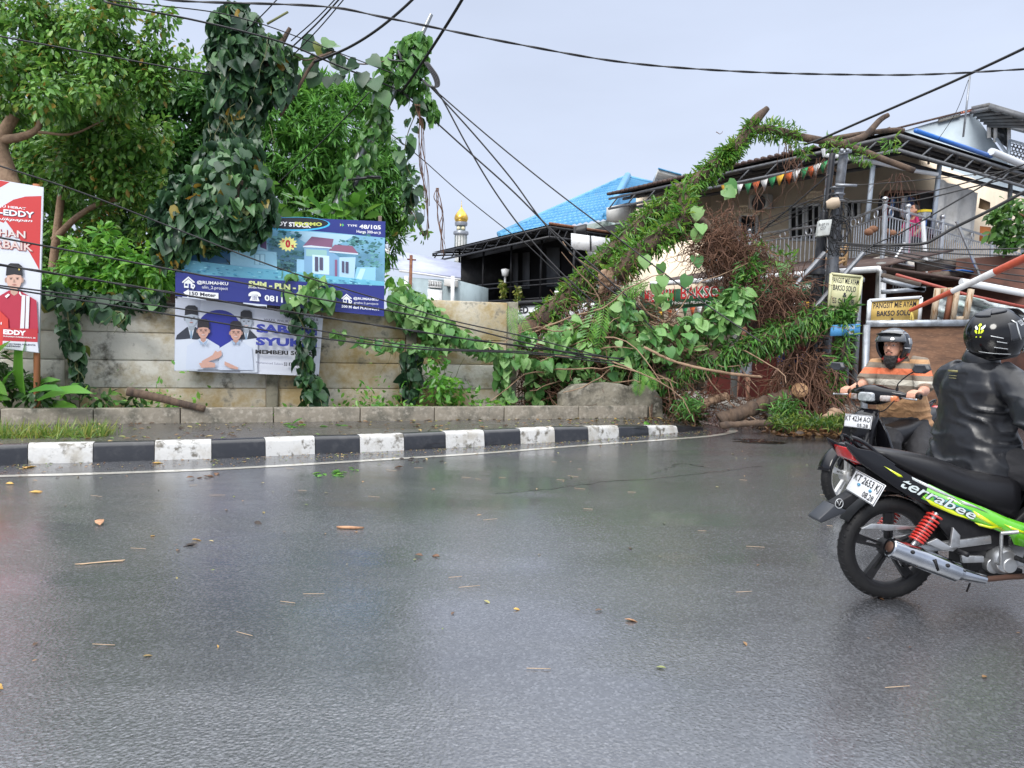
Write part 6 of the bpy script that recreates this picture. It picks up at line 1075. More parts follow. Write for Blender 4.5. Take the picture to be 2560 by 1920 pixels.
cable('long cable from the left edge passing into the vine tower side', [(-60, 82, 10), (0, 91, 10), (260, 139, 10.8), (515, 185, 11.8), (640, 205, 12.4)], .011)
cable('cable from the upper left over the tower to the leaning pole top', [(280, -4, 10), (292, 3, 10), (520, 28, 10.8), (640, 56, 11.3), (733, 88, 11.8), (842, 130, 12.3), (1000, 190, 12.8)], .009)
cable('cable from the upper left crossing the tower front to the leaning pole knot', [(260, 2, 10), (292, 12, 10), (480, 49, 10.8), (640, 87, 11.3), (733, 116, 11.8), (842, 163, 12.3), (1001, 228, 12.9), (1073, 280, 13)], .014)
cable('cable running behind the tower front from pole to lower mango side', [(923, 231, 13), (862, 295, 13.3), (805, 354, 13.5), (682, 470, 13.8)], .01)
cable('outermost sagging cable from the leaning pole down across the house front', [(1050, 195, 13), (1073, 213, 13), (1180, 306, 13), (1280, 390, 13), (1400, 486, 12.9), (1535, 588, 12.8), (1672, 692, 12.6), (1764, 760, 12.4), (1907, 858, 12)], .012)
cable('second sagging cable from the leaning pole to the heap centre', [(1050, 200, 13), (1073, 214, 13), (1180, 330, 13), (1281, 450, 13), (1368, 567, 12.9), (1498, 702, 12.8), (1560, 750, 12.7), (1640, 830, 12.6)], .014)
cable('third sagging cable from the leaning pole bending to the heap left', [(1060, 205, 13), (1095, 231, 13), (1167, 362, 13), (1238, 480, 13), (1318, 588, 12.9), (1419, 697, 12.8), (1560, 820, 12.7), (1600, 860, 12.6)], .014)
cable('dark cable from the pole knot crossing low over the black balcony', [(1001, 228, 12.9), (1095, 310, 13), (1167, 375, 13), (1280, 476, 13), (1380, 575, 12.9), (1500, 680, 12.8), (1620, 790, 12.7)], .014)
cable('thin straight wire passing left of the minaret down to the balcony', [(979, 336, 13), (1059, 401, 13), (1148, 480, 13), (1272, 579, 13), (1318, 612, 13), (1440, 730, 13), (1550, 840, 12.8)], .009)
cable('topmost slack cable crossing the poster top and shrub to the blue banner', [(-60, 395, 9), (0, 415, 9), (200, 480, 9.4), (439, 572, 9.9), (640, 650, 10.3), (785, 699, 10.6), (1040, 775, 11.2), (1137, 803, 11.4), (1318, 843, 11.8), (1500, 890, 12.2)], .011)
cable('slack cable crossing the poster lettering and the blue banner strip', [(-60, 580, 9), (0, 594, 9), (338, 657, 9.8), (640, 714, 10.3), (785, 745, 10.6), (1040, 790, 11.2), (1318, 858, 11.8), (1500, 900, 12.2)], .013)
cable('thick double slack cable crossing the cap on the poster and the banner seam', [(-60, 652, 9), (0, 662, 9), (304, 711, 9.7), (640, 767, 10.3), (1040, 828, 11.2), (1200, 852, 11.6), (1560, 898, 12.3)], .010, True)
cable('slack cable crossing the face on the red poster and both banners', [(-60, 706, 9), (0, 714, 9), (300, 752, 9.7), (640, 799, 10.3), (1040, 866, 11.2), (1318, 880, 11.8), (1560, 905, 12.3)], .011)
cable('lowest slack cable crossing the white banner portraits', [(-60, 710, 9), (0, 719, 9), (300, 766, 9.7), (640, 822, 10.3), (776, 842, 10.6), (1040, 872, 11.2), (1318, 884, 11.8), (1560, 912, 12.3)], .012)
cable('thick cable slanting across the sky to the upper right corner', [(2010, 362, 14.6), (2056, 346, 14.4), (2150, 305, 13.8), (2261, 257, 13), (2391, 200, 12.2), (2560, 121, 11.2), (2680, 60, 10.6)], .022)
cable('guy wire dropping from the antenna mast to the sheet roof', [(2421, 200, 15), (2390, 280, 15.4), (2345, 350, 16)], .006)
cable('upper span cable from the grey pole crossing the canvas screen', [(2095, 462, 12.9), (2150, 462, 12.9), (2300, 450, 12.4), (2560, 423, 11.8), (2680, 408, 11.5)], .007)
cable('second span cable from the grey pole rising to the right gutter', [(2090, 506, 12.9), (2261, 492, 12.4), (2440, 450, 11.9), (2560, 411, 11.5), (2680, 372, 11.2)], .011)
cable('third span cable from the grey pole across the laundry', [(2090, 503, 12.9), (2261, 505, 12.4), (2442, 465, 11.9), (2560, 435, 11.5), (2680, 402, 11.2)], .012)
cable('drooping cable falling from the right gutter to the pipe brace', [(2600, 398, 11.4), (2560, 411, 11.5), (2472, 456, 11.8), (2261, 577, 12.4), (2183, 613, 12.6), (2130, 660, 12.6)], .013)
cable('thick bundle cable rising from the balcony corner past the leafy branch', [(2183, 613, 12.6), (2300, 610, 12.3), (2340, 595, 12.2), (2382, 571, 12.1), (2470, 528, 11.8), (2560, 480, 11.5), (2680, 420, 11.2)], .026)
for i, (yy, ye) in enumerate(((613, 622), (616, 640), (620, 672), (626, 690), (632, 706))): cable(['highest', 'second', 'middle', 'fourth', 'lowest'][i] + ' of five cables fanning right below the balcony rail', [(2090, yy - 8, 12.8), (2183, yy, 12.6), (2380, (yy + ye) / 2 + 6, 12), (2560, ye, 11.6), (2680, ye + 8, 11.4)], .011)
for i, (a_, b_) in enumerate((((1780, 588), (2058, 488)), ((1790, 596), (2058, 496)), ((1800, 604), (2056, 510)), ((1830, 612), (2056, 540)), ((1690, 640), (2060, 500)), ((1908, 522), (2064, 488)))): cable(['top', 'second', 'third', 'fourth', 'longest', 'shortest highest'][i] + ' of the thin wires running left from the black post over the railing', [(*a_, 15.5), ((a_[0] + b_[0]) / 2, (a_[1] + b_[1]) / 2 + 8, 14.4), (*b_, 13)], .007)
cable('guy wire from the pole top slanting left down to the railing', [(2072, 436, 13), (1975, 520, 13.6), (1870, 604, 14.6)], .012)
cable('vertical drop wire beside the grey pole', [(2078, 560, 12.8), (2068, 650, 12.8), (2058, 740, 12.6), (2046, 800, 12.6)], .008)
m = MB()
for k in range(16):
    cx, cy, r1, r2_ = 2092 + random.uniform(-16, 18), 560 + random.uniform(-40, 40), random.uniform(12, 30), random.uniform(18, 50); m.tube([A3(cx + r1 * math.cos(a_) + random.uniform(-2, 2), cy + r2_ * math.sin(a_), 12.85 + .03 * k % .2) for a_ in np.arange(18) * math.pi / 9], .009, 4, closed=True)
for k in range(6): cx, cy = 2030 + k * 5, 700 + k * 4; m.tube(smoothpath([A3(2040, 675, 12.9), A3(cx, cy + 20, 12.85), A3(2050 + k * 8, 742 + k * 3, 12.8), A3(2100, 720, 12.8), A3(2095, 660, 12.9)]), .009, 4)
m.build('cable_tangle', cab, label='messy tangle of looped black cables between the two right poles', cat='cable')
# =============================================================== MOTORCYCLES
gloss = M('gloss_black', (.006, .006, .008), .1, spec=.45); satin = M('satin_black', (.010, .010, .012), .5, spec=.3, n=(20, (.018, .018, .02), .45, .7), bump=(90, .15, .002)); rub = M('tyre_rubber', (.009, .009, .01), .6, spec=.3, n=(12, (.02, .02, .02), .5, .75), bump=(70, .4, .004))
chrome = M('chrome', (.62, .64, .68), .07, 1.0, n=(3, (.45, .47, .5), .4, .6)); alum = M('cast_aluminium', (.42, .43, .44), .38, .8, n=(14, (.25, .25, .25), .5, .7)); dgrey = M('dark_grey_plastic', (.03, .033, .04), .4, spec=.45)
seatm = M('seat_vinyl', (.010, .010, .012), .38, spec=.4, bump=(120, .2, .002)); redl = M('red_lens', (.5, .01, .01), .12, coat=1); ambl = M('amber_lens', (.55, .16, .05), .15, coat=1); glass = M('lamp_glass', (.5, .53, .55), .05, n=(16, (.25, .27, .29), .4, .6), coat=1)
green = M('lime_decal', (.12, .48, .02), .2, coat=1, n=(6, (.04, .28, .03), .5, .62)); yel = M('yellow_decal', (.62, .72, .01), .25, coat=1); teal = M('teal_decal', (.03, .2, .2), .25, coat=1); silv = M('silver_decal', (.55, .57, .58), .3, .3, coat=1); rust = M('exhaust_rust', (.09, .045, .03), .6, .4); rspr = M('red_spring', (.55, .03, .02), .3, coat=.6); platew = M('plate_white', (.74, .75, .77), .35, coat=.4)
c5 = lambda x, y: (2000 + x / 3.457, 1060 + y / 3.457)
NO = gr(2213, 1495); Na = R(5)
def frame(O, az, lean=0):
    h = np.array([math.cos(az), math.sin(az), 0]); l = np.array([-math.sin(az), math.cos(az), 0]); u = np.array([0, 0, 1.]); l2 = l * math.cos(lean) + u * math.sin(lean); u2 = u * math.cos(lean) - l * math.sin(lean); O = np.array(tuple(O))
    return lambda V: O + np.outer(V[:, 0], h) + np.outer(V[:, 1], l2) + np.outer(V[:, 2], u2)
NX = frame(NO, Na)
def T5(pts, y=-.12):
    l = Vector((-math.sin(Na), math.cos(Na), 0)); h = Vector((math.cos(Na), math.sin(Na), 0)); o = []
    for p in pts: q = pl(*c5(*p), NO + l * y, l); o.append(((q - NO).dot(h), q.z))
    return o
SEAT_T = T5([(575, 205), (680, 195), (900, 230), (1100, 270), (1250, 325), (1400, 385), (1550, 410), (1750, 440), (1936, 450)], 0); SEAT_B = T5([(575, 215), (640, 225), (740, 300), (850, 385), (960, 450), (1150, 540), (1330, 630), (1560, 720), (1750, 800), (1936, 850)])
SIDE = T5([(405, 160), (520, 215), (640, 235), (740, 300), (850, 380), (960, 445), (1150, 535), (1330, 625), (1560, 715), (1750, 800), (1936, 860), (2080, 900), (2120, 1080), (1936, 1060), (1810, 1030), (1790, 960), (1600, 890), (1470, 840), (1250, 760), (1050, 680), (900, 600), (840, 560), (640, 420), (520, 330), (425, 215)])
GREEN1 = T5([(1100, 515), (1300, 612), (1560, 712), (1750, 797), (1936, 857), (2080, 897), (2118, 1078), (1936, 1058), (1812, 1028), (1775, 950), (1480, 835), (1180, 705), (1040, 640), (1080, 600)])
INNER = T5([(1200, 740), (1480, 845), (1800, 965), (1812, 1085), (1700, 1065), (1600, 1100), (1400, 1112), (1300, 1000), (1200, 870)], -.1)
FEND = T5([(560, 380), (650, 430), (890, 600), (870, 612), (700, 560), (600, 600), (520, 640), (400, 745), (300, 700), (470, 600), (560, 500)], -.05); FLAP = T5([(290, 695), (400, 745), (370, 770), (180, 855), (145, 830), (160, 812)], -.05)
TAIL = T5([(410, 200), (490, 250), (525, 300), (515, 345), (440, 310)], -.07)
def ys_(x): return .105 + .05 * (x + .33)
def hull(mb, top, bot, wid, n=14, pw=2.6, k=16):
    tx = [p[0] for p in top]; tz = [p[1] for p in top]; bx = [p[0] for p in bot]; bz = [p[1] for p in bot]; xs = np.linspace(max(tx[0], bx[0]), min(tx[-1], bx[-1]), k); S = []
    for x in xs:
        a, b = np.interp(x, tx, tz), np.interp(x, bx, bz); w_ = np.interp(x, [q[0] for q in wid], [q[1] for q in wid]); S.append(((x, 0, (a + b) / 2), (0, w_, 0), (0, 0, max(.004, (a - b) / 2))))
    mb.loft(S, n, pw=pw)
def side_panel(mb, poly, s, off=0, th=.015): mb.prism([(x, s * (ys_(x) + off), z) for x, z in poly], (0, -s * th, 0))
def wheel(t, X, cx, rimm, name='wheel', steer=None, tread=True):
    Y = np.array([0, 1., 0]); C = np.array([cx, 0, .287]); m = MB(X); m.lathe([(.245 + .043 * math.cos(a), .042 * math.sin(a)) for a in np.arange(14) * 2 * math.pi / 14], C, Y, 56, closed=True); w_ = m.build(name, rub, t, smooth=60)
    if tread:
        m = MB(X)
        for i in range(44):
            a = i * 2 * math.pi / 44
            for s in (-1, 1): p = lambda aa, yy, rr: C + np.array([rr * math.cos(aa), yy, rr * math.sin(aa)]); m.bar(p(a, s * .012, .2862), p(a + .05, s * .034, .2745), .006, .004, up=(math.cos(a), 0, math.sin(a)))
        m.build('tread_groove', satin, w_)
    m = MB(X); m.lathe([(.212, -.03), (.218, -.032), (.204, -.026), (.196, -.01), (.196, .01), (.204, .026), (.218, .032), (.212, .03)], C, Y, 48); m.lathe([(.03, -.05), (.045, -.045), (.055, -.02), (.055, .02), (.045, .045), (.03, .05), (0, .052)], C, Y, 20); m.lathe([(0, -.052), (.03, -.05)], C, Y, 20)
    for i in range(5):
        a = i * 2 * math.pi / 5 + .35
        for d in (-.13, .13): m.bar(C + np.array([.05 * math.cos(a + d * 1.5), 0, .05 * math.sin(a + d * 1.5)]), C + np.array([.2 * math.cos(a + d * .75), 0, .2 * math.sin(a + d * .75)]), .03, .014, up=(-math.sin(a), 0, math.cos(a)))
        m.bar(C + np.array([.14 * math.cos(a), 0, .14 * math.sin(a)]), C + np.array([.2 * math.cos(a), 0, .2 * math.sin(a)]), .026, .03, up=(-math.sin(a), 0, math.cos(a)))
    m.build('rim', rimm, w_, smooth=35); return w_
def plate(t, X, c, wv, hv, rows, W=.275, H=.115, blue=False):
    c = np.array(c, float); wv = nrm(np.array(wv, float)); hv = nrm(np.array(hv, float)); n = np.cross(wv, hv); q = lambda u, v, o=.004: tuple(c + wv * u * W + hv * v * H + n * o)
    m = MB(X); m.prism([q(-.5, -.5, 0), q(.5, -.5, 0), q(.5, .5, 0), q(-.5, .5, 0)], -n * .003); p = m.build('number_plate', platew, t, bevel=.004); m = MB(X)
    for s, u0, v0, u1, v1, b in rows: text(m, s, [q(u0, v0), q(u1, v0), q(u1, v1), q(u0, v1)], 0, b)
    m.build('lettering', M('plate_black', (.02, .02, .022), .4), p); m = MB(X)
    for i, (a, b) in enumerate(((q(-.485, -.47), q(.485, -.47)), (q(-.485, .47), q(.485, .47)), (q(-.485, -.47), q(-.485, .47)), (q(.485, -.47), q(.485, .47)))): m.bar(a, b, .003, .002, up=n)
    m.build('plate_border', satin, p)
    if blue:
        m = MB(X)
        for u in (-.17, .22): m.ball(q(u, -.02, .006), .009, 10, 6)
        m.build('plate_bolt', M('blue_bolt', (.02, .2, .35), .3, coat=1), p, smooth=180)
def bike(name, label, O, az, rimm, near, lean=0, steer=0):
    X = frame(O, az, lean); t = thing(name, label, 'motorcycle', O)
    sa = np.array([-.40, 0, .92]); sp_ = np.array([1.09, 0, .62]); Rs = np.array(Matrix.Rotation(steer, 3, Vector(tuple(sa))))
    XS = (lambda V: X((V - sp_) @ Rs.T + sp_)) if steer else X
    wheel(t, X, 0, rimm); wheel(t, XS, 1.24, rimm)
    m = MB(X); hull(m, SEAT_T, SEAT_B, [(-.25, .06), (-.05, .11), (.2, .135), (.5, .12), (.7, .09)]); m.build('seat', seatm, t, smooth=180)
    for s in (-1, 1):
        m = MB(X); side_panel(m, SIDE, s); p = m.build('side_cover', gloss, t, bevel=.004)
        if near:
            m = MB(X); side_panel(m, GREEN1, s, .0016, .001); gm = m.build('green_decal', green, p)
            for nm, mm, polys in (('yellow_decal', yel, ([(725, 362), (870, 440), (888, 460), (850, 455)], [(1048, 618), (1120, 660), (1250, 715), (1420, 800), (1440, 818), (1300, 775), (1120, 695)], [(1470, 738), (1560, 790), (1620, 830), (1770, 935), (1740, 930), (1600, 850), (1490, 790)], [(1480, 840), (1600, 870), (1720, 880), (1620, 895), (1520, 870)], [(1720, 850), (1936, 930), (1936, 950), (1800, 905)])), ('teal_decal', teal, ([(1130, 600), (1200, 625), (1330, 690), (1460, 740), (1480, 800), (1380, 770), (1250, 715), (1150, 660)],)), ('silver_decal', silv, ([(960, 455), (1150, 545), (1320, 630), (1330, 650), (1150, 575), (965, 480)], [(1340, 655), (1560, 735), (1400, 690)], [(1330, 640), (1470, 690), (1600, 760), (1450, 700)]))):
                m = MB(X)
                for i, q in enumerate(polys): side_panel(m, T5(q), s, .003 + .0004 * i, .001)
                m.build(nm, mm, p)
            if s < 0:
                m = MB(X); Q = T5([(858, 540), (1478, 825), (1500, 745), (905, 455)]); q4 = [(x, -(ys_(x) + .0052), z) for x, z in Q]; text(m, 'terrabee', q4, 0, .045, .3); q5 = [(x, -(ys_(x) + .0062), z) for x, z in Q]; text(m, 'terrabee', q5, 1, .012, .3); Q = T5([(965, 478), (1330, 650), (1325, 635), (965, 460)]); text(m, 'NEW GENERATION', [(x, -(ys_(x) + .006), z) for x, z in Q], 1, .01); m.build('lettering', [M('decal_black', (.015, .015, .015), .3), M('decal_pale', (.55, .62, .62), .3)], p)
        elif s: m = MB(X); side_panel(m, T5([(900, 560), (1560, 740), (1930, 900), (1900, 940), (1500, 800), (1000, 620)]), s, .002, .001); m.build('stripe_decal', dgrey, p)
        m = MB(X); m.prism([(x, s * .10, z) for x, z in INNER], (0, -s * .03, 0)); m.build('lower_cover', satin, t, bevel=.004)
        m = MB(X); P = T5([(505, 130), (560, 150), (640, 205), (710, 275), (830, 360)]); m.tube(smoothpath([(x, s * (.05 + .05 * i / 4), z) for i, (x, z) in enumerate(P)]), .011, 8); P = T5([(505, 130), (520, 185)]); m.tube([(x, s * .05, z) for x, z in P], .012, 6); m.build('grab_rail', gloss, t, smooth=60)
        m = MB(X); m.prism([(x, s * .088, z) for x, z in T5([(560, 270), (640, 330), (700, 400), (640, 400), (600, 370), (520, 300)])], (0, -s * .02, 0)); m.build('indicator_light', redl if near else ambl, t)
        # shock absorber with coil
        a, b = np.array([T5([(1150, 760)])[0][0], s * .15, T5([(1150, 760)])[0][1]]), np.array([T5([(970, 1000)])[0][0], s * .15, T5([(970, 1000)])[0][1]]); m = MB(X); m.tube([a, b + (b - a) * .15], .013, 10); sh = m.build('shock_absorber', alum, t, smooth=50)
        m = MB(X); d = nrm(b - a); u = np.array([0, 1., 0]); v = np.cross(d, u); L = np.linalg.norm(b - a); k = np.arange(150); fr_ = k / 149; ph = 2 * math.pi * 9 * (fr_ ** 1.25); m.tube(a + np.outer(fr_ * L, d) + .036 * (np.cos(ph)[:, None] * u + np.sin(ph)[:, None] * v), .0062, 6); m.build('coil_spring', rspr if near else satin, sh, smooth=180)
        m = MB(X); m.bar((0, s * .095, .287), (.52, s * .1, .36), .03, .045); m.build('swing_arm', alum if near else satin, t, bevel=.004)
        m = MB(X); q = T5([(1060, 1015), (1150, 975), (1265, 1045), (1290, 880), (1352, 950), (1345, 1045), (1290, 1088), (1200, 1080), (1130, 1050)]); m.prism([(x, s * .155, z) for x, z in q], (0, -s * .02, 0)); q = T5([(1365, 1125), (1560, 1130), (1560, 1185), (1375, 1190)]); m.prism([(x, s * .15, z) for x, z in q], (0, -s * .02, 0)); m.build('footrest_bracket', alum, t, bevel=.004)
        m = MB(X); m.tube([(.30, s * .14, .31), (.30, s * .23, .31)], .014, 8); m.tube([(.64, s * .12, .27), (.64, s * .27, .27)], .014, 8); m.build('foot_peg', satin, t)
    m = MB(X); m.prism([(x, -.045, z) for x, z in FEND], (0, .09, 0)); m.build('rear_fender', satin, t, bevel=.006)
    m = MB(X); m.prism([(x, -.06, z) for x, z in FLAP], (0, .12, 0)); fl = m.build('fender_flap', dgrey, t, bevel=.006)
    if near:
        m = MB(X); c = T5([(345, 690)], -.07)[0]; an = np.arange(20) * math.pi / 10; m.tube([(c[0] + .022 * math.cos(a), -.063, c[1] + .026 * math.sin(a)) for a in an], .002, 4, closed=True); m.tube([(c[0] - .012, -.063, c[1] + .016), (c[0], -.063, c[1] - .012), (c[0] + .012, -.063, c[1] + .016)], .002, 4); m.build('round_emblem', silv, fl)
    m = MB(X); m.prism([(x, -.085, z) for x, z in TAIL], (0, .17, 0)); m.build('tail_light', redl, t, bevel=.01)
    m = MB(X); arc = [(.305 * math.cos(a), .305 * math.sin(a) + .287) for a in np.linspace(R(35), R(150), 14)]; V = [(x, y, z) for x, z in arc for y in (-.05, 0, .05)]; m.add(V, [(i * 3 + j, i * 3 + j + 1, i * 3 + j + 4, i * 3 + j + 3) for i in range(13) for j in range(2)]); m.build('inner_fender', satin, t)
    m = MB(X); m.prism([(x, -.11, z) for x, z in T5([(530, 905), (620, 862), (740, 868), (1010, 885), (1010, 905), (760, 925), (600, 910)], -.11)], (0, .02, 0)); m.build('chain_cover', alum if near else satin, t, bevel=.003)
    # exhaust on the right side
    P = [T5([p], -.18)[0] for p in ((775, 1060), (1000, 1145), (1340, 1275), (1385, 1290), (1590, 1340))]; e = [(x, -.185, z) for x, z in P]
    m = MB(X); m.tube([e[0], e[1], e[2]], [.052, .056, .053], 24); m.lathe([(.052, 0), (.046, .006), (.034, .006), (.03, -.03)], e[0], tuple(np.array(e[0]) - np.array(e[1])), 24); ex = m.build('exhaust', chrome, t, smooth=40)
    m = MB(X); m.tube([e[2], e[3]], [.045, .036], 18); m.tube([e[3], e[4]], [.033, .024], 14); m.build('exhaust_guard', chrome, ex, smooth=40); m = MB(X); m.tube(smoothpath([e[4], (e[4][0] + .15, -.15, e[4][2] + .0), (.78, -.1, .17), (.9, -.06, .3)]), .016, 8); m.build('exhaust_pipe', rust, ex, smooth=60)
    m = MB(X); m.lathe([(0, .01), (.028, .008), (.03, 0)], np.array(e[0]) * 1.0, tuple(np.array(e[0]) - np.array(e[1])), 16); m.build('exhaust_mouth', rust, ex)
    m = MB(X)
    for s_ in (.25, .78): c = np.array(e[0]) + (np.array(e[2]) - np.array(e[0])) * s_ + np.array([0, -.052, .02]); m.ball(c, .011, 8, 6)
    c = np.array(e[0]) + (np.array(e[2]) - np.array(e[0])) * .6; m.bar(c + np.array([-.01, -.058, .03]), c + np.array([.012, -.056, -.03]), .006, .012); m.build('exhaust_bolt', satin, ex)
    c1 = T5([(1760, 1180)], -.12)[0]; m = MB(X); C = np.array([c1[0], 0, c1[1]])
    m.lathe([(0, .15), (.06, .15), (.072, .135), (.078, .11), (.078, -.1), (.06, -.13), (0, -.13)], C, (0, -1, 0), 28); m.lathe([(0, .158), (.04, .156), (.045, .14)], C + [.015, 0, -.02], (0, -1, 0), 20); m.box(C + [.06, 0, .02], (.16, .2, .12)); m.tube([C + [.1, 0, .02], C + [.26, 0, .06]], .055, 14); m.tube([C + [-.05, -.12, -.03], C + [-.05, .12, -.03]], .045, 12); m.build('engine', alum, t, smooth=35, bevel=.004)
    m = MB(X); m.box(C + [.02, 0, -.085], (.26, .16, .05)); m.box(C + [-.12, 0, -.01], (.12, .16, .12)); m.tube([C + [.05, 0, .09], (.95, 0, .62)], .03, 8); m.build('frame', satin, t, bevel=.006)
    k1, k2 = T5([(1742, 945)], -.19)[0], T5([(1715, 1210)], -.17)[0]; m = MB(X); m.tube([(k2[0], -.15, k2[1]), (k2[0], -.185, k2[1]), (k1[0], -.19, k1[1])], .009, 8); m.tube([(k1[0] - .005, -.19, k1[1]), (k1[0] + .07, -.22, k1[1] + .016)], .011, 8); m.build('kick_lever', alum, t, smooth=50)
    m = MB(X); m.tube([(.42, .12, .28), (.2, .2, .09)] if near else [(.42, .12, .28), (.25, .16, .12)], .01, 6); m.tube([T5([(1470, 1375)], -.1)[0][:1] + (-.1,) + T5([(1470, 1375)], -.1)[0][1:], T5([(1440, 1450)], -.1)[0][:1] + (-.1,) + T5([(1440, 1450)], -.1)[0][1:]], .005, 5); m.build('side_stand', satin, t)
    # front end
    for s in (-1, 1):
        m = MB(XS); m.tube([(1.24, s * .075, .287), (1.13, s * .075, .54)], .026, 10); m.tube([(1.13, s * .075, .54), (1.0, s * .07, .84)], .017, 8); m.build('fork_leg', satin, t, smooth=50)
        m = MB(X); m.prism([(1.0, s * .10, .80), (1.03, s * .20, .68), (1.0, s * .245, .54), (.93, s * .235, .40), (.86, s * .14, .32), (.88, s * .09, .42), (.98, s * .08, .6)], (-.035, 0, 0)); m.prism([(.97, s * .105, .78), (.985, s * .195, .66), (.955, s * .235, .54), (.89, s * .225, .42), (.84, s * .14, .36)], (-.012, 0, 0), m=1); m.build('leg_shield', [gloss, dgrey], t, bevel=.008)
    m = MB(XS); arc = np.linspace(R(12), R(150), 20); V = []
    for a in arc: V += [(1.24 + (.306 - .02 * abs(y) / .06) * math.cos(a), y, .287 + (.306 - .035 * (y / .06) ** 2) * math.sin(a)) for y in (-.068, -.045, 0, .045, .068)]
    m.add(V, [(i * 5 + j, i * 5 + j + 1, i * 5 + j + 6, i * 5 + j + 5) for i in range(19) for j in range(4)])
    for s in (-1, 1): m.prism([(1.06, s * .068, .52), (1.2, s * .068, .58), (1.28, s * .068, .56), (1.26, s * .08, .36), (1.21, s * .08, .36)], (0, -s * .008, 0))
    f = m.build('front_fender', gloss, t, smooth=50); f.modifiers.new('s', 'SOLIDIFY').thickness = .006
    m = MB(X); m.loft([((.965, 0, .86), (0, .075, 0), (.06, 0, 0)), ((1.02, 0, .8), (0, .11, 0), (.06, 0, 0)), ((1.05, 0, .7), (0, .115, 0), (.065, 0, 0)), ((1.04, 0, .58), (0, .10, 0), (.06, 0, 0)), ((.98, 0, .46), (0, .08, 0), (.05, 0, 0)), ((.9, 0, .36), (0, .07, 0), (.05, 0, 0))], 16, pw=2.6); m.build('front_cowl', gloss, t, smooth=60)
    m = MB(XS); S = [(-.30, .012, .012), (-.25, .03, .028), (-.2, .06, .048), (-.13, .08, .062), (-.06, .10, .085), (0, .105, .09), (.06, .10, .085), (.13, .08, .062), (.2, .06, .048), (.25, .03, .028), (.30, .012, .012)]
    m.loft([((.935 - abs(y) * .16, y, .985 + abs(y) * .03), (a, 0, 0), (0, 0, b)) for y, a, b in S], 20, pw=2.8); hb = m.build('handlebar_cowl', gloss, t, smooth=60)
    m = MB(XS); m.loft([((1.0, 0, .97), (0, .078, 0), (0, 0, .042)), ((1.036, 0, .968), (0, .076, 0), (0, 0, .041)), ((1.05, 0, .968), (0, .066, 0), (0, 0, .033))], 20, pw=4.5); m.build('headlight', glass, hb, smooth=35)
    m = MB(XS); m.lathe([(0, .048), (.018, .04), (.02, .0)], (1.0, 0, .972), (1, 0, 0), 14); m.build('bulb_cap', chrome, hb, smooth=60)
    for s in (-1, 1):
        for mm, y0, y1, nm in ((ambl, .2, .24, 'indicator_light'), (M('smoked_amber_glass', (.4, .36, .34), .1, coat=1, n=(18, (.2, .12, .09), .45, .6)), .118, .198, 'indicator_light')):
            m = MB(XS); m.loft([((.985 - (y - .1) * .35, s * y, .962), (.028 if y < .22 else .02, 0, 0), (0, 0, h_)) for y, h_ in ((y0, .026), ((y0 + y1) / 2, .028), (y1, .02 if y1 > .2 else .026))], 12, pw=4); m.build(nm, mm, hb, smooth=40)
        m = MB(XS); m.tube([(.885, s * .27, .99), (.87, s * .395, .99)], .017, 12); m.lathe([(.019, 0), (.024, .004), (.024, .012), (.015, .014)], (.87, s * .39, .99), (0, s, 0), 12); m.build('grip', satin, t, smooth=50)
        m = MB(XS); m.tube(smoothpath([(.93, s * .27, .975), (.955, s * .32, .972), (.945, s * .41, .968)]), .0065, 6); m.ball((.945, s * .412, .968), .01, 8, 6); m.build('brake_lever', alum, t, smooth=60)
        m = MB(XS); m.tube([(.90, s * .2, 1.01), (.90, s * .2, 1.06)], .012, 8); m.tube(smoothpath([(.90, s * .2, 1.06), (.90, s * .215, 1.10), (.90, s * .30, 1.17), (.905, s * .38, 1.21)]), .0055, 7); mr_ = m.build('mirror_stalk', satin, t, smooth=60)
        m = MB(XS); cc = np.array([.905, s * .42, 1.225]); hx = [(-.085, -.012), (-.055, -.038), (.03, -.04), (.085, -.006), (.06, .036), (-.06, .034)]
        m.loft([(cc + [o, 0, 0], (0, 1, 0), (0, 0, 1)) for o in ()] or [(cc, (0, 0, 0), (0, 0, 0))] * 2, 4); m = MB(XS); K = len(hx); V = [tuple(cc + [.022, s * u * .7, v * .7]) for u, v in hx] + [tuple(cc + [.006, s * u, v]) for u, v in hx] + [tuple(cc + [-.012, s * u, v]) for u, v in hx]
        m.add(V, [tuple(range(K))] + [(i, (i + 1) % K, K + (i + 1) % K, K + i) for i in range(K)] + [(K + i, K + (i + 1) % K, 2 * K + (i + 1) % K, 2 * K + i) for i in range(K)] + [tuple(range(2 * K, 3 * K))]); m.build('mirror', dgrey, mr_, bevel=.003)
        m = MB(XS); m.face([tuple(cc + [-.0135, s * u * .88, v * .86]) for u, v in hx]); m.build('mirror_glass', chrome, mr_)
    m = MB(XS); m.tube(smoothpath([(.98, -.2, .93), (1.02, -.1, .87), (1.0, 0, .84), (.98, .05, .8)]), .005, 5); m.tube(smoothpath([(.98, .24, .95), (1.0, .16, .86), (.98, .05, .84)]), .005, 5); m.build('brake_cable', satin, t)
    return t, X, XS
nb_, NX, NXS = bike('motorcycle', 'black and lime green motorcycle with chrome exhaust, nearest the camera', NO, Na, satin, True)
c = T5([(488, 480)], 0)[0]; m = MB(NX); m.bar((c[0] + .02, 0, c[1] - .01), (c[0] + .1, 0, c[1] + .02), .06, .02); m.build('plate_bracket', satin, nb_)
plate(nb_, NX, (c[0] - .02, -.12, c[1] - .02), (.04, -1, -.14), (.42, -.11, .9), [('KT 2653 KJ', -.42, -.02, .44, .40, .012), ('08.28', .05, -.40, .40, -.14, .01)], blue=True, W=.27, H=.125)
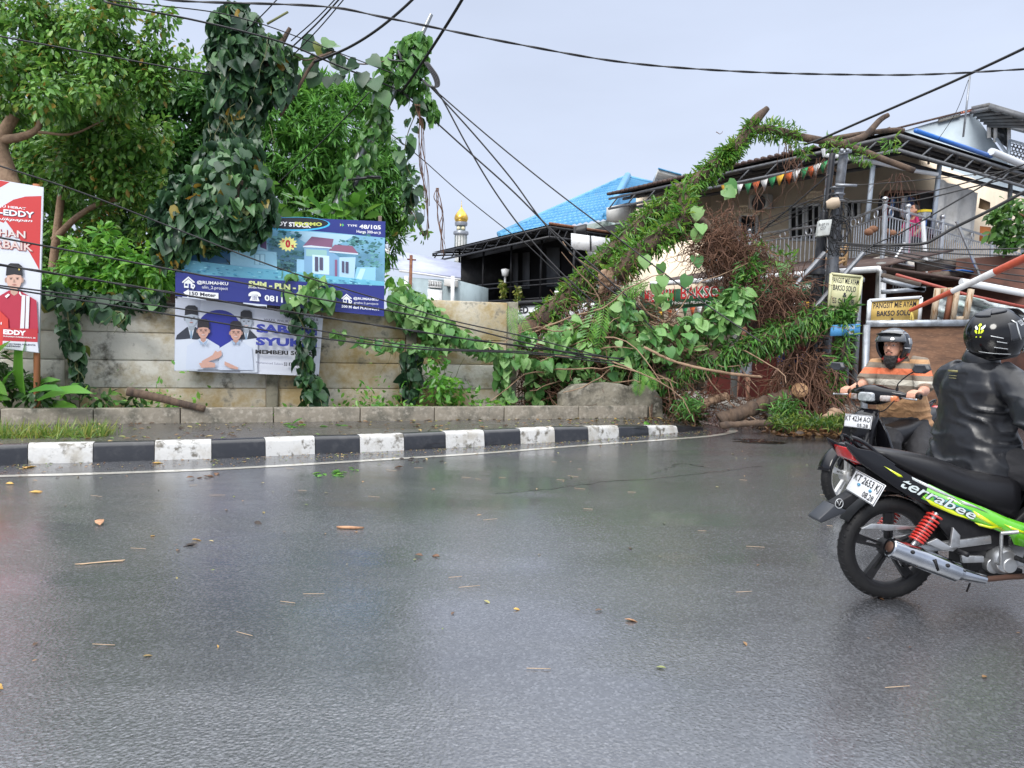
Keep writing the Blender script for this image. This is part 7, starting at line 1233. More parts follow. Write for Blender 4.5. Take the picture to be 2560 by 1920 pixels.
FC = gr(2108, 1270); Fa = R(215); FO = FC - Vector((math.cos(Fa), math.sin(Fa), 0)) * 1.24
fb_, FX, FXS = bike('motorcycle', 'plain black motorcycle with rectangular headlight facing the camera, ridden by the bearded man', FO, Fa, M('silver_rim', (.55, .55, .54), .3, .7, n=(12, (.35, .34, .32), .5, .7)), False, lean=-.05, steer=R(-9))
plate(fb_, FXS, (1.125, 0, .755), (0, 1, 0), (-.12, 0, 1), [('KT 4234 AO', -.46, -.02, .46, .38, .012), ('05.28', .0, -.42, .40, -.16, .01)])
m = MB(FXS); m.bar((1.06, 0, .78), (1.12, 0, .77), .06, .02); m.build('plate_bracket', satin, fb_)
# =============================================================== PEOPLE
def V3(*a): return np.array(a, float)
skinm = M('skin', (.60, .33, .23), .5, n=(9, (.53, .27, .18), .4, .6), bump=(60, .15, .003)); hairm = M('black_hair', (.012, .010, .010), .7, bump=(90, 1, .01), n=(30, (.04, .035, .035), .5, .7)); eyew = M('eye_white', (.6, .58, .55), .3); lipm = M('lips', (.33, .12, .09), .5)
def hand(mb, wr, gc, gax, side, sc_=1.0):
    g = nrm(np.array(gax, float)); w_ = np.array(wr, float); gc = np.array(gc, float); f = gc - w_; f -= g * f.dot(g); f = nrm(f); u = np.cross(g, f); u = u if u[2] > 0 else -u; r = .027
    pt = lambda t, k, rr=r: gc + g * k + rr * (math.cos(t) * -f + math.sin(t) * u)
    k0 = pt(R(75), 0, .034); mb.loft([(w_, g * .026, u * .02), (w_ + (k0 - w_) * .35, g * .034, u * .02), (k0 - f * .02, g * .042, u * .018), (k0, g * .042, u * .014)], 14)
    for i, (ln, rr) in enumerate(((.95, .0092), (1.05, .0096), (1.0, .0092), (.8, .0082))):
        k = (i - 1.5) * .021; mb.tube([pt(R(70), k, .036), pt(R(112), k * 1.05, .036), pt(R(112 + 62 * ln), k * 1.05, .034), pt(R(112 + 110 * ln), k * 1.03, .031), pt(R(112 + 140 * ln), k, .029)], [rr * 1.1, rr * 1.08, rr, rr * .92, rr * .75], 8)
    s = -1 if side > 0 else 1
    th0 = w_ + (k0 - w_) * .4 + g * s * .03; mb.tube([th0, th0 + g * s * .016 + f * .025 - u * .008, gc + g * s * .045 - f * .012 - u * .012, gc + g * s * .03 + f * .012 - u * .03], [.014, .0125, .011, .009], 8)
def openhand(mb, wr, d, side=1):
    d = nrm(np.array(d, float)); u = nrm(np.cross(d, [.3, 1, .2])); g = np.cross(d, u); w_ = np.array(wr, float); mb.loft([(w_, g * .025, u * .016), (w_ + d * .05, g * .04, u * .014), (w_ + d * .095, g * .038, u * .011)], 12)
    for i, L in enumerate((.07, .08, .075, .058)): b = w_ + d * .09 + g * (i - 1.5) * .021; mb.tube([b, b + d * L * .5 + u * .008, b + d * L + u * .03], [.0095, .009, .007], 7)
    b = w_ + d * .03 + g * side * .03; mb.tube([b, b + d * .03 + g * side * .022, b + d * .06 + g * side * .026 + u * .01], [.013, .011, .009], 7)
def human(t, J, faz, nodz=0, tw=1.0, fat=0, hands=None, headr=1.0, vox=.008, face=True, skin=None, legs=True):
    skin = skin or skinm; S_ = nrm(J['sr'] - J['sl']); fw = nrm(np.cross([0, 0, 1.], S_)); hf = V3(math.cos(faz), math.sin(faz), 0); hl = V3(-math.sin(faz), math.cos(faz), 0); up = nrm(V3(0, 0, 1) - hf * nodz); hf2 = nrm(np.cross(hl, up)); B = np.stack([hf2, hl, up], 1)
    m = MB(); hd = J['head']; q = headr
    m.ball(hd + B @ V3(-.005, 0, .02), V3(.095, .076, .105) * q, 22, 16, B); m.loft([(hd + B @ V3(*c_), B @ V3(0, a_, 0), B @ V3(b_, 0, 0)) for c_, a_, b_ in (((.012, 0, .0), .072 * q, .082 * q), ((.018, 0, -.05), .064 * q, .072 * q), ((.028, 0, -.088), .046 * q, .056 * q), ((.04, 0, -.112), .026 * q, .034 * q))], 16)
    m.tube([hd + B @ V3(.088, 0, .022), hd + B @ V3(.104, 0, -.008), hd + B @ V3(.114, 0, -.03)], [.009, .013, .016], 8); [m.ball(hd + B @ V3(.1, s * .014, -.034), .009, 8, 6) for s in (-1, 1)]
    [m.ball(hd + B @ V3(-.005, s * .077, -.005), V3(.02, .009, .032), 10, 8, B) for s in (-1, 1)]
    [m.tube([hd + B @ V3(.082, s * .014, .032), hd + B @ V3(.086, s * .035, .037), hd + B @ V3(.072, s * .055, .03)], .009, 6) for s in (-1, 1)]
    [m.ball(hd + B @ V3(.086, 0, z), V3(.015, .026, .009), 10, 6, B) for z in (-.058, -.07)]
    m.tube([hd + B @ V3(-.015, 0, -.03), (hd + J['neck']) / 2 + B @ V3(-.01, 0, 0), J['neck'] - V3(0, 0, .05)], [.058, .056, .066], 14)
    f = fat
    def sec(c_, w_, d_): return (c_, S_ * w_, fw * (d_ + 0))
    pelS = nrm(J['hr'] - J['hl']); pf = nrm(np.cross([0, 0, 1.], pelS))
    m.loft([sec(J['neck'] + V3(0, 0, .01), .07, .065), sec(J['neck'] * .6 + J['chest'] * .4, .165 * tw, .10), sec(J['chest'], .165 * tw + f * .3, .115 + f * .4), (J['waist'], S_ * (.15 * tw + f), fw * (.105 + f)), (J['pelvis'], pelS * (.165 * tw + f * .8), pf * (.12 + f * .6)), (J['pelvis'] - V3(0, 0, .09), pelS * .14, pf * .10)], 20, pw=2.3)
    for s in 'lr':
        m.tube(smoothpath([J['s' + s] - (J['s' + s] - J['neck']) * .35, J['s' + s], (J['s' + s] + J['e' + s]) / 2, J['e' + s], J['e' + s] * .6 + J['w' + s] * .4, J['w' + s]], 4), np.interp(np.linspace(0, 5, 21), range(6), [.055, .056, .048, .04, .042, .027]), 12)
        if legs:
            m.tube(smoothpath([J['h' + s], J['h' + s] * .5 + J['k' + s] * .5, J['k' + s], J['k' + s] * .65 + J['a' + s] * .35, J['a' + s]], 4), np.interp(np.linspace(0, 4, 17), range(5), [.088, .078, .058, .056, .036]), 12)
            td = J.get('t' + s, hf * .16 + V3(0, 0, -.05)); m.tube([J['a' + s] - td * .25 - V3(0, 0, .03), J['a' + s] + td * .4 - V3(0, 0, .03), J['a' + s] + td - V3(0, 0, .035)], [.035, .034, .024], 10)
    if hands:
        for a_ in hands: (hand if a_[0] == 'grip' else openhand)(m, *a_[1:])
    bd = organic(m, 'body', [skin], t, vox, 2, fac=.4)
    if face:
        m = MB(); [m.ball(hd + B @ V3(.083, s * .031, .012), V3(.008, .013, .007), 10, 6, B) for s in (-1, 1)]; e_ = m.build('eyes', eyew, t, smooth=180)
        m = MB(); [m.ball(hd + B @ V3(.0885, s * .031, .012), V3(.004, .006, .006), 8, 6, B) for s in (-1, 1)]; [m.tube([hd + B @ V3(.091, s * .014, .043), hd + B @ V3(.094, s * .034, .049), hd + B @ V3(.08, s * .056, .04)], .0045, 5) for s in (-1, 1)]; m.build('eyebrows', hairm, t, smooth=180)
        m = MB(); m.ball(hd + B @ V3(.094, 0, -.06), V3(.009, .024, .0045), 12, 6, B); m.ball(hd + B @ V3(.093, 0, -.069), V3(.009, .021, .005), 12, 6, B); m.build('lips', lipm, t, smooth=180)
    return B, S_, fw
def pants(t, J, mat, r0=.10, r1=.075, hem=None, fat=0, name='trousers', disp=.02):
    pelS = nrm(J['hr'] - J['hl']); pf = nrm(np.cross([0, 0, 1.], pelS)); m = MB()
    m.loft([(J['waist'] * .35 + J['pelvis'] * .65, pelS * (.17 + fat), pf * (.13 + fat)), (J['pelvis'], pelS * (.19 + fat), pf * (.145 + fat * .7)), (J['pelvis'] - V3(0, 0, .1), pelS * .16, pf * .12)], 18)
    for s in 'lr':
        e = J['a' + s] if hem is None else J['h' + s] + (J['k' + s] - J['h' + s]) * hem
        P = [J['h' + s], (J['h' + s] + J['k' + s]) / 2, J['k' + s], J['k' + s] * .4 + J['a' + s] * .6, J['a' + s] + V3(0, 0, .02)] if hem is None else [J['h' + s], J['h' + s] * .5 + e * .5, e]
        m.tube(smoothpath(P, 4), np.interp(np.linspace(0, 1, 4 * (len(P) - 1) + 1), [0, .5, 1], [r0 + .01, (r0 + r1) / 2, r1]), 14)
    return organic(m, name, [mat], t, .012, 5, disp=[(.1, disp)])
def helmet(t, c, faz, tilt, mat, vis, a=.158, b=.132, hh=.148, open_el=(-70, 16), half=60, lift=24, full=False):
    f = V3(math.cos(faz), math.sin(faz), 0); l = V3(-math.sin(faz), math.cos(faz), 0); u = nrm(V3(0, 0, 1) - f * tilt); f = nrm(np.cross(l, u)); c = np.array(c, float)
    def hp(az, el, k=1.0, o=0):
        az, el = R(az), R(el); ce = math.cos(el); drop = 1.0 if el > 0 else 1 + .12 * (-el / R(50)) * (.4 + .6 * max(0, math.cos(az)))
        d = V3(ce * math.cos(az) * a, ce * math.sin(az) * b, math.sin(el) * hh * drop); return c + k * (d[0] * f + d[1] * l + d[2] * u) + o * nrm(d[0] / a * f + d[1] / b * l + d[2] / hh * u)
    ht = None; m = MB(); NA, NE = 60, 26; els = np.linspace(-48, 90, NE); azs = np.arange(NA) * 360 / NA - 180; V = [hp(az, el) for el in els for az in azs]; Fs = []
    def opn(az, el): w_ = half * (1 - max(0, (el + 5) / 60) ** 2); return abs(az) < w_ and open_el[0] < el < open_el[1]
    for i in range(NE - 1):
        for j in range(NA):
            az, el = azs[j] + 3, (els[i] + els[i + 1]) / 2
            if opn(az, el): continue
            Fs.append((i * NA + j, i * NA + (j + 1) % NA, (i + 1) * NA + (j + 1) % NA, (i + 1) * NA + j))
    m.add(V, Fs); o = m.build('helmet', mat, t, smooth=180); s = o.modifiers.new('s', 'SOLIDIFY'); s.thickness = .022; s.offset = -1
    def patch(name, az0, az1, e0, e1, k, mt, th=.003, par=o, n=(22, 9), fn=None):
        m = MB(); V = [hp(az, (fn(az, el) if fn else el), k) for el in np.linspace(e0, e1, n[1]) for az in np.linspace(az0, az1, n[0])]; m.add(V, [(i * n[0] + j, i * n[0] + j + 1, (i + 1) * n[0] + j + 1, (i + 1) * n[0] + j) for i in range(n[1] - 1) for j in range(n[0] - 1)]); q = m.build(name, mt, par, smooth=180); q.modifiers.new('s', 'SOLIDIFY').thickness = th; return q
    return o, hp, patch
smoke = M('smoked_visor', (.05, .055, .06), .06, coat=1, spec=.8); clearv = M('clear_visor', (.62, .66, .68), .06, coat=1, trans=.55)
def folds(J, S_, fw, A_=.013):
    def f(P):
        q = P - J['chest']; s = q @ S_; z = q[:, 2]; d = q @ fw
        ph = z * 62 + s * 26 + 2.2 * np.sin(s * 14 + z * 9) + 1.3 * np.sin(z * 31 - s * 17); r = 1 - np.abs(np.sin(ph * .5)) ** .7
        mask = np.clip((-z + .02) / .18, .12, 1) * (.6 + .4 * np.sin(s * 9 + z * 12 + 1)) + .35 * np.clip(np.abs(s) * 5 - 1, 0, 1)
        return A_ * (r * 2 - .8) * mask
    return f
# ---- bearded rider on the far motorcycle
fr = thing('person', 'bearded man in striped polo shirt and dark helmet astride the far motorcycle', 'person', (at(2250, 1100, 7.1).x, 7.1, 0))
def A(px, py, Y): return A3(px, py, Y)
J = dict(head=A(2233, 868, 6.98), neck=A(2247, 905, 7.02), chest=A(2246, 950, 7.05), waist=A(2253, 1005, 7.1), pelvis=A(2262, 1058, 7.18), sr=A(2190, 916, 7.16), sl=A(2300, 910, 6.9), er=A(2152, 964, 7.1), el=A(2312, 975, 6.72), hr=A(2235, 1070, 7.2), hl=A(2290, 1070, 7.08), kr=A(2218, 1110, 6.75), kl=A(2300, 1140, 6.75), ar=A(2235, 1200, 6.95), al=A(2318, 1240, 6.8))
J['wr'] = FXS(V3(.80, -.34, 1.02)[None])[0]; J['wl'] = FXS(V3(.79, .34, 1.025)[None])[0]
gr_ = FXS(V3(.876, -.335, .99)[None])[0]; gl_ = FXS(V3(.876, .335, .99)[None])[0]; gax = FXS(V3(.87, .4, .99)[None])[0] - FXS(V3(.87, .3, .99)[None])[0]
human(fr, J, R(224), .05, 1.08, .03, [('grip', J['wr'], gr_, gax, -1), ('grip', J['wl'], gl_, gax, 1)], headr=1.0, vox=.007)
stripes = bpy.data.materials.new('striped_polo'); stripes.use_nodes = True; t_ = stripes.node_tree; bs = t_.nodes['Principled BSDF']; tc = t_.nodes.new('ShaderNodeTexCoord'); sx = t_.nodes.new('ShaderNodeSeparateXYZ'); t_.links.new(tc.outputs['Object'], sx.inputs[0]); mr = t_.nodes.new('ShaderNodeMapRange'); mr.inputs['From Min'].default_value = .7; mr.inputs['From Max'].default_value = 1.5; t_.links.new(sx.outputs['Z'], mr.inputs['Value']); cr = t_.nodes.new('ShaderNodeValToRGB'); cr.color_ramp.interpolation = 'CONSTANT'; t_.links.new(mr.outputs[0], cr.inputs[0])
tan, gb_, orr, wh_, tn2 = (.42, .24, .12), (.19, .155, .12), (.62, .16, .07), (.56, .53, .45), (.36, .2, .1)
bands = [(0, tn2), (.80, tan), (.86, tn2), (.90, tan), (.965, gb_), (1.055, wh_), (1.108, gb_), (1.155, orr), (1.212, gb_), (1.262, tan), (1.30, gb_)]
el = cr.color_ramp.elements; el[0].position = 0; el[0].color = (*bands[0][1], 1); el[1].position = (bands[1][0] - .7) / .8; el[1].color = (*bands[1][1], 1)
for z, c_ in bands[2:]: q = el.new((z - .7) / .8); q.color = (*c_, 1)
t_.links.new(cr.outputs[0], bs.inputs['Base Color']); bs.inputs['Roughness'].default_value = .85; zz = t_.nodes.new('ShaderNodeTexNoise'); zz.inputs['Scale'].default_value = 9; zz.inputs['Distortion'].default_value = 1.5; t_.links.new(tc.outputs['Object'], zz.inputs[0]); bu = t_.nodes.new('ShaderNodeBump'); bu.inputs['Strength'].default_value = .6; bu.inputs['Distance'].default_value = .03; t_.links.new(zz.outputs[0], bu.inputs['Height']); t_.links.new(bu.outputs[0], bs.inputs['Normal'])
S_ = nrm(J['sr'] - J['sl']); fw = nrm(np.cross([0, 0, 1.], S_)); m = MB()
m.loft([(J['neck'] + V3(0, 0, .0), S_ * .085, fw * .085), (J['neck'] * .8 + J['chest'] * .2, S_ * .15, fw * .105), (J['neck'] * .5 + J['chest'] * .5, S_ * .19, fw * .13), (J['chest'], S_ * .205, fw * .15), (J['waist'], S_ * .225, fw * .175 + V3(0, 0, 0)), (J['pelvis'] + V3(0, 0, .03), S_ * .235, fw * .18), (J['pelvis'] - V3(0, 0, .035), S_ * .245, fw * .185)], 24, pw=2.3)
for s in 'lr': e_ = J['s' + s] + (J['e' + s] - J['s' + s]) * (.95 if s == 'l' else .8); m.tube([J['s' + s] - (J['s' + s] - J['neck']) * .4, J['s' + s], J['s' + s] * .5 + e_ * .5, e_], [.075, .085, .08, .078], 16)
organic(m, 'polo_shirt', [stripes], fr, .009, 5, disp=[(.14, .022), (.05, .006)], fn=folds(J, S_, fw, .006))
m = MB(); an = np.arange(20) * math.pi / 10; nk = J['neck'] + V3(0, 0, .012); m.lathe([(.082, -.02), (.088, .012), (.08, .03), (.074, .028)], nk, tuple(fw * .25 + V3(0, 0, 1)), 24); m.build('collar', M('shirt_collar', (.16, .13, .10), .85), fr, smooth=60)
pants(fr, J, M('black_trousers', (.014, .014, .017), .75, bump=(14, .5, .02)), .125, .10, fat=.05)
B = None; hd = J['head']; faz = R(224); hf = V3(math.cos(faz), math.sin(faz), 0); hl = V3(-math.sin(faz), math.cos(faz), 0)
m = MB(); m.loft([(hd + hf * x + V3(0, 0, z), hl * w_, hf * d_) for x, z, w_, d_ in ((.045, -.075, .062, .05), (.05, -.11, .06, .05), (.05, -.15, .052, .045), (.045, -.185, .035, .03), (.045, -.205, .012, .012))], 16); organic(m, 'beard', [hairm], fr, .008, 2, disp=[(.02, .015)])
m = MB(); m.tube([hd + hf * .096 + hl * s_ + V3(0, 0, z) for s_, z in ((-.03, -.052), (-.015, -.046), (.015, -.046), (.03, -.052))], .004, 6); m.build('moustache', hairm, fr)
hm = M('helmet_dark', (.010, .011, .014), .14, spec=.5, n=(3, (.035, .04, .05), .55, .6)); ho, hp, patch = helmet(fr, hd + V3(0, 0, .022) - hf * .012, faz, .02, hm, smoke, a=.172, b=.146, hh=.158)
patch('visor', -62, 62, 8, 50, 1.07, smoke, n=(26, 8)); m = MB(); V = []
for i in range(7):
    for j in range(15): az = -48 + j * 96 / 14; V.append(hp(az, 26 + 4 * (1 - i / 6) + 5 * math.cos(R(az * 1.5)) * .6, 1.03 + .26 * i / 6 * math.cos(R(az))))
m.add(V, [(i * 15 + j, i * 15 + j + 1, (i + 1) * 15 + j + 1, (i + 1) * 15 + j) for i in range(6) for j in range(14)]); q = m.build('peak', hm, ho, smooth=180); q.modifiers.new('s', 'SOLIDIFY').thickness = .006
for az in (-90, 90): patch('visor_hinge', az - 12, az + 12, 2, 22, 1.04, alum, .008, n=(8, 6))
for i, (a0, a1, e0, e1) in enumerate(((20, 85, 52, 56), (30, 100, 40, 43), (-80, -20, 52, 56), (100, 150, 10, 13), (60, 90, -12, -9))): patch('silver_stripe', a0, a1, e0, e1, 1.012, silv, .002, n=(14, 3))
m = MB(); text(m, 'GM', [hp(78, -36, 1.0, .006), hp(98, -36, 1.0, .006), hp(98, -26, 1.0, .006), hp(78, -26, 1.0, .006)], 0, .03); m.build('lettering', M('helmet_red', (.6, .05, .04), .4), ho)
m = MB(); m.tube(smoothpath([hp(80, -44, .95), hd + hf * .03 + hl * .07 + V3(0, 0, -.12), hd + hf * .03 + hl * .03 + V3(0, 0, -.13), hd + hf * .03 - hl * .05 + V3(0, 0, -.12), hp(-80, -44, .95)]), .007, 6, ell=2); m.ball(hd + hf * .045 + hl * .07 + V3(0, 0, -.115), (.014, .014, .02), 8, 6); m.build('chin_strap', M('strap_red', (.5, .03, .03), .5), ho)
for s in 'lr':
    m = MB(); a_ = J['a' + s]; fdir = hf; m.tube([a_ - fdir * .06 - V3(0, 0, .045), a_ + fdir * .05 - V3(0, 0, .045), a_ + fdir * .17 - V3(0, 0, .05)], [.042, .045, .034], 12); m.build('shoe', satin, fr, smooth=180)
# ---- near rider in leather jacket
nr = thing('person', 'rider in black leather jacket and black bee-emblem helmet seen from behind', 'person', (at(2450, 1100, 4.4).x, 4.4, 0))
G_ = lambda *v: NX(V3(*v)[None])[0]
J = dict(head=A(2487, 842, 4.36), neck=A(2452, 905, 4.4), chest=A(2445, 975, 4.42), waist=A(2437, 1050, 4.45), pelvis=A(2440, 1125, 4.45), sl=A(2378, 950, 4.64), sr=A(2532, 962, 4.2), hl=A(2410, 1140, 4.58), hr=A(2475, 1150, 4.34))
J['wl'] = G_(.82, .35, 1.04); J['wr'] = G_(.82, -.35, 1.04); J['el'] = (J['sl'] + J['wl']) / 2 + V3(-.02, .09, -.14); J['er'] = (J['sr'] + J['wr']) / 2 + V3(-.10, -.10, -.12)
J['kl'] = G_(.98, .24, .66); J['kr'] = G_(1.0, -.26, .64); J['al'] = G_(.70, .23, .33); J['ar'] = G_(.70, -.24, .33); J['tl'] = J['tr'] = V3(.16, .01, -.03)
gax = G_(.87, .4, .99) - G_(.87, .3, .99); human(nr, J, R(25), .25, 1.0, 0, [('grip', J['wl'], G_(.876, .335, .99), gax, 1), ('grip', J['wr'], G_(.876, -.335, .99), gax, -1)], face=False)
S_ = nrm(J['sr'] - J['sl']); fw = nrm(np.cross([0, 0, 1.], S_)); m = MB()
m.loft([(J['neck'] + V3(0, 0, .01), S_ * .085, fw * .085), (J['neck'] * .7 + J['chest'] * .3, S_ * .18, fw * .12), (J['chest'], S_ * .225, fw * .155), (J['waist'], S_ * .225, fw * .165), (J['pelvis'] + V3(0, 0, .02), S_ * .25, fw * .20), (J['pelvis'] - V3(0, 0, .10), S_ * .27, fw * .21), (J['pelvis'] - V3(-.02, 0, .17), S_ * .25, fw * .18)], 28, pw=2.3)
for s in 'lr': m.tube(smoothpath([J['s' + s] - (J['s' + s] - J['neck']) * .45, J['s' + s], (J['s' + s] + J['e' + s]) / 2, J['e' + s], (J['w' + s] * .5 + J['e' + s] * .5), J['w' + s]], 4), np.interp(np.linspace(0, 5, 21), range(6), [.09, .098, .085, .078, .066, .045]), 18)
lea = M('black_leather', (.012, .013, .016), .33, spec=.5, bump=(140, .12, .002)); jk = organic(m, 'leather_jacket', [lea], nr, .010, 5, disp=[(.22, .03), (.07, .008)], fn=folds(J, S_, fw))
m = MB(); m.lathe([(.088, -.03), (.10, .0), (.09, .05), (.082, .055), (.085, .0)], J['neck'] + V3(0, 0, .0), tuple(fw * .28 + V3(0, 0, 1)), 28); m.build('collar', lea, nr, smooth=60)
m = MB(); bk = J['neck'] * .62 + J['chest'] * .38 - fw * .155 - S_ * .02
for i, (dz, w_, h_) in enumerate(((0, .07, .012), (-.022, .055, .003), (-.036, .05, .003))): m.prism([bk + V3(0, 0, dz) + S_ * x + V3(0, 0, z) - fw * .004 for x, z in ((-w_ / 2, 0), (w_ / 2, 0), (w_ / 2, h_), (-w_ / 2, h_))], -fw * .006)
m.build('back_label', M('yellow_label', (.22, .2, .08), .5), nr)
pants(nr, J, MATS['black_trousers'], .115, .075)
for s in 'lr':
    m = MB(); a_ = J['a' + s]; m.tube([a_ - V3(.06, 0, .05), a_ + V3(.05, 0, -.05), a_ + V3(.17, 0, -.055)], [.042, .045, .034], 12); m.build('shoe', satin, nr, smooth=180)
hb_ = M('helmet_black', (.005, .005, .006), .1, spec=.45, bump=(300, .08, .001)); ho, hp, patch = helmet(nr, J['head'] + V3(0, 0, .01), R(25), .22, hb_, clearv, a=.172, b=.148, hh=.158, half=58, open_el=(-30, 20))
patch('chin_bar', -60, 60, -48, -28, 1.0, hb_, .02); patch('visor', -68, 68, -40, 30, 1.06, clearv, n=(26, 10)); patch('peak', -46, 46, 30, 46, 1.16, dgrey, .006); patch('roof_vent', 150, 210, 52, 66, 1.05, dgrey, .012, n=(14, 5)); patch('roof_vent', -150, -90, 58, 70, 1.05, dgrey, .01, n=(12, 5)); patch('neck_trim', -178, 178, -50, -44, 1.01, satin, .02, n=(60, 3)); patch('side_plate', -115, -70, -8, 30, 1.012, dgrey, .004, n=(12, 8))
for a0, a1, e0, sl in ((150, 105, -24, 0), (-178, -110, -24, -14), (-150, -128, 8, -8), (-140, -122, -5, -6), (-146, -120, -16, -8)): patch('silver_line', a0, a1, e0, e0 + 1.6, 1.008, silv, .002, n=(16, 2), fn=lambda az, el_, e0=e0, sl=sl, a0=a0, a1=a1: el_ + sl * (az - a0) / (a1 - a0))
m = MB(); m.tube([hp(-104, 34, 1.0, .004), hp(-96, 26, 1.0, .004), hp(-98, 10, 1.0, .004), hp(-94, -8, 1.0, .004)], .004, 5); text(m, 'LUX', [hp(-88, 18, 1.0, .006), hp(-70, 18, 1.0, .006), hp(-72, 30, 1.0, .006), hp(-90, 30, 1.0, .006)], 0, .03); m.build('lettering', silv, ho)
em = lambda u, v, o=.004: hp(-172 + u * 11, 20 + v * 11, 1.0, o); m = MB()
for poly, o in (([(-.35, 1.0), (-.15, 1.35), (.2, 1.4), (.4, 1.05), (.2, .8), (-.15, .8)], .005), ([(-.1, .75), (.15, .75), (.2, -.5), (-.12, -.5)], .005), ([(-.9, .1), (-.6, .3), (-.35, -.1), (-.3, -.55), (-.75, -.3)], .005), ([(.9, .1), (.6, .3), (.35, -.1), (.3, -.55), (.75, -.3)], .005), ([(-.55, -1.0), (-.3, -.95), (-.35, -1.2), (-.55, -1.2)], .005), ([(.2, -1.0), (.45, -.95), (.45, -1.2), (.2, -1.2)], .005)): m.face([em(u, v, o) for u, v in poly])
m.build('bee_emblem', yel, ho); m = MB()
for poly in ([(-.3, .6), (-.8, 1.05), (-1.0, .7), (-.7, .25), (-.25, .2)], [(.35, .6), (1.1, 1.1), (1.15, .75), (.8, .3), (.3, .2)]): m.face([em(u, v, .0055) for u, v in poly])
m.build('bee_wings', platew, ho)
# ---- smaller people
def simple_person(label, J, faz, top, bottom, hem=None, hair=True, hands=None, sleeves=.5, up_=V3(0, 0, 1)):
    t = thing('person', label, 'person', ((J['al'] + J['ar']) / 2)); human(t, J, faz, .1, .95, 0, hands, vox=.012)
    S_ = nrm(J['sr'] - J['sl']); ax = nrm(J['neck'] - J['pelvis']); fw = nrm(np.cross(ax, S_)); m = MB(); m.loft([(J['neck'] - ax * .02, S_ * .08, fw * .08), (J['neck'] * .7 + J['chest'] * .3, S_ * .18, fw * .11), (J['chest'], S_ * .19, fw * .14), (J['waist'], S_ * .185, fw * .14), (J['pelvis'], S_ * .19, fw * .15)], 18)
    for s in 'lr': e_ = J['s' + s] + (J['e' + s] - J['s' + s]) * sleeves * 1.5; m.tube([J['s' + s] - (J['s' + s] - J['neck']) * .4, J['s' + s], e_], [.065, .072, .065], 12)
    organic(m, 'shirt', [top], t, .014, 4, disp=[(.1, .02)]); pants(t, J, bottom, .105, .10 if hem else .08, hem, name='shorts' if hem else 'trousers')
    if hair: m = MB(); hf = V3(math.cos(faz), math.sin(faz), 0); m.ball(J['head'] + V3(0, 0, .03) - hf * .025, (.098, .088, .1), 14, 10); m.build('hair', hairm, t, smooth=180)
    return t
def base(px, Y, z): X_ = (px - 1280) / 1900 * Y; return V3(X_, Y, z)
o = base(2262, 17.3, FZ); P = lambda x, y, z: o + V3(x, y, z)
simple_person('woman in bright pink shirt bending over behind the balcony rail', dict(head=P(-.05, -.1, 1.2), neck=P(.0, -.02, 1.04), chest=P(.03, .02, .9), waist=P(.06, .05, .75), pelvis=P(.08, .08, .58), sl=P(.02, -.2, 1.0), sr=P(-.04, .16, 1.0), el=P(.02, -.28, .76), er=P(-.14, .2, .78), wl=P(-.12, -.3, .62), wr=P(-.26, .1, .68), hl=P(.08, -.02, .55), hr=P(.08, .18, .55), kl=P(-.2, -.05, .48), kr=P(-.2, .2, .48), al=P(-.16, -.05, .08), ar=P(-.16, .2, .08)), R(195), M('pink_shirt', (.55, .04, .16), .8), M('cloth_3', (.03, .03, .04), .8))
o = base(1975, 14.0, .16); simple_person('man in blue shirt and grey shorts stooping behind the hanging roots', dict(head=P(-.12, -.2, 1.17), neck=P(-.02, -.08, 1.1), chest=P(.02, -.02, 1.0), waist=P(.06, .08, .88), pelvis=P(.08, .14, .76), sl=P(.12, -.16, 1.06), sr=P(-.2, -.08, 1.06), el=P(.05, -.26, .82), er=P(-.28, -.18, .84), wl=P(-.12, -.35, .68), wr=P(-.42, -.26, .64), hl=P(.16, .1, .74), hr=P(0, .16, .74), kl=P(.14, -.02, .42), kr=P(-.06, .02, .42), al=P(.16, .1, .08), ar=P(-.08, .12, .08)), R(215), M('blue_shirt', (.04, .06, .2), .8), M('grey_shorts', (.3, .32, .36), .8), .9, hands=[('open', A3(1923, 948, 13.74) * 0 + (base(1975, 14, .16) + V3(-.42, -.26, .64)), (-.4, -.2, -1))])
o = base(1855, 17.2, .16); simple_person('person in pale grey shorts standing bare-legged behind the debris heap', dict(head=P(0, -.03, 1.55), neck=P(0, 0, 1.38), chest=P(0, 0, 1.22), waist=P(0, 0, 1.02), pelvis=P(0, 0, .9), sl=P(.19, 0, 1.34), sr=P(-.19, 0, 1.34), el=P(.26, -.02, 1.08), er=P(-.26, -.02, 1.08), wl=P(.26, -.12, .85), wr=P(-.26, -.12, .85), hl=P(.1, 0, .86), hr=P(-.1, 0, .86), kl=P(.12, -.03, .48), kr=P(-.12, -.02, .48), al=P(.14, 0, .08), ar=P(-.12, 0, .08)), R(250), M('dim_shirt', (.2, .2, .22), .8), M('grey_shorts', (.3, .32, .36), .8), .75, hands=[('open', P(.26, -.12, .85), (0, -.1, -1)), ('open', P(-.26, -.12, .85), (0, -.1, -1))])
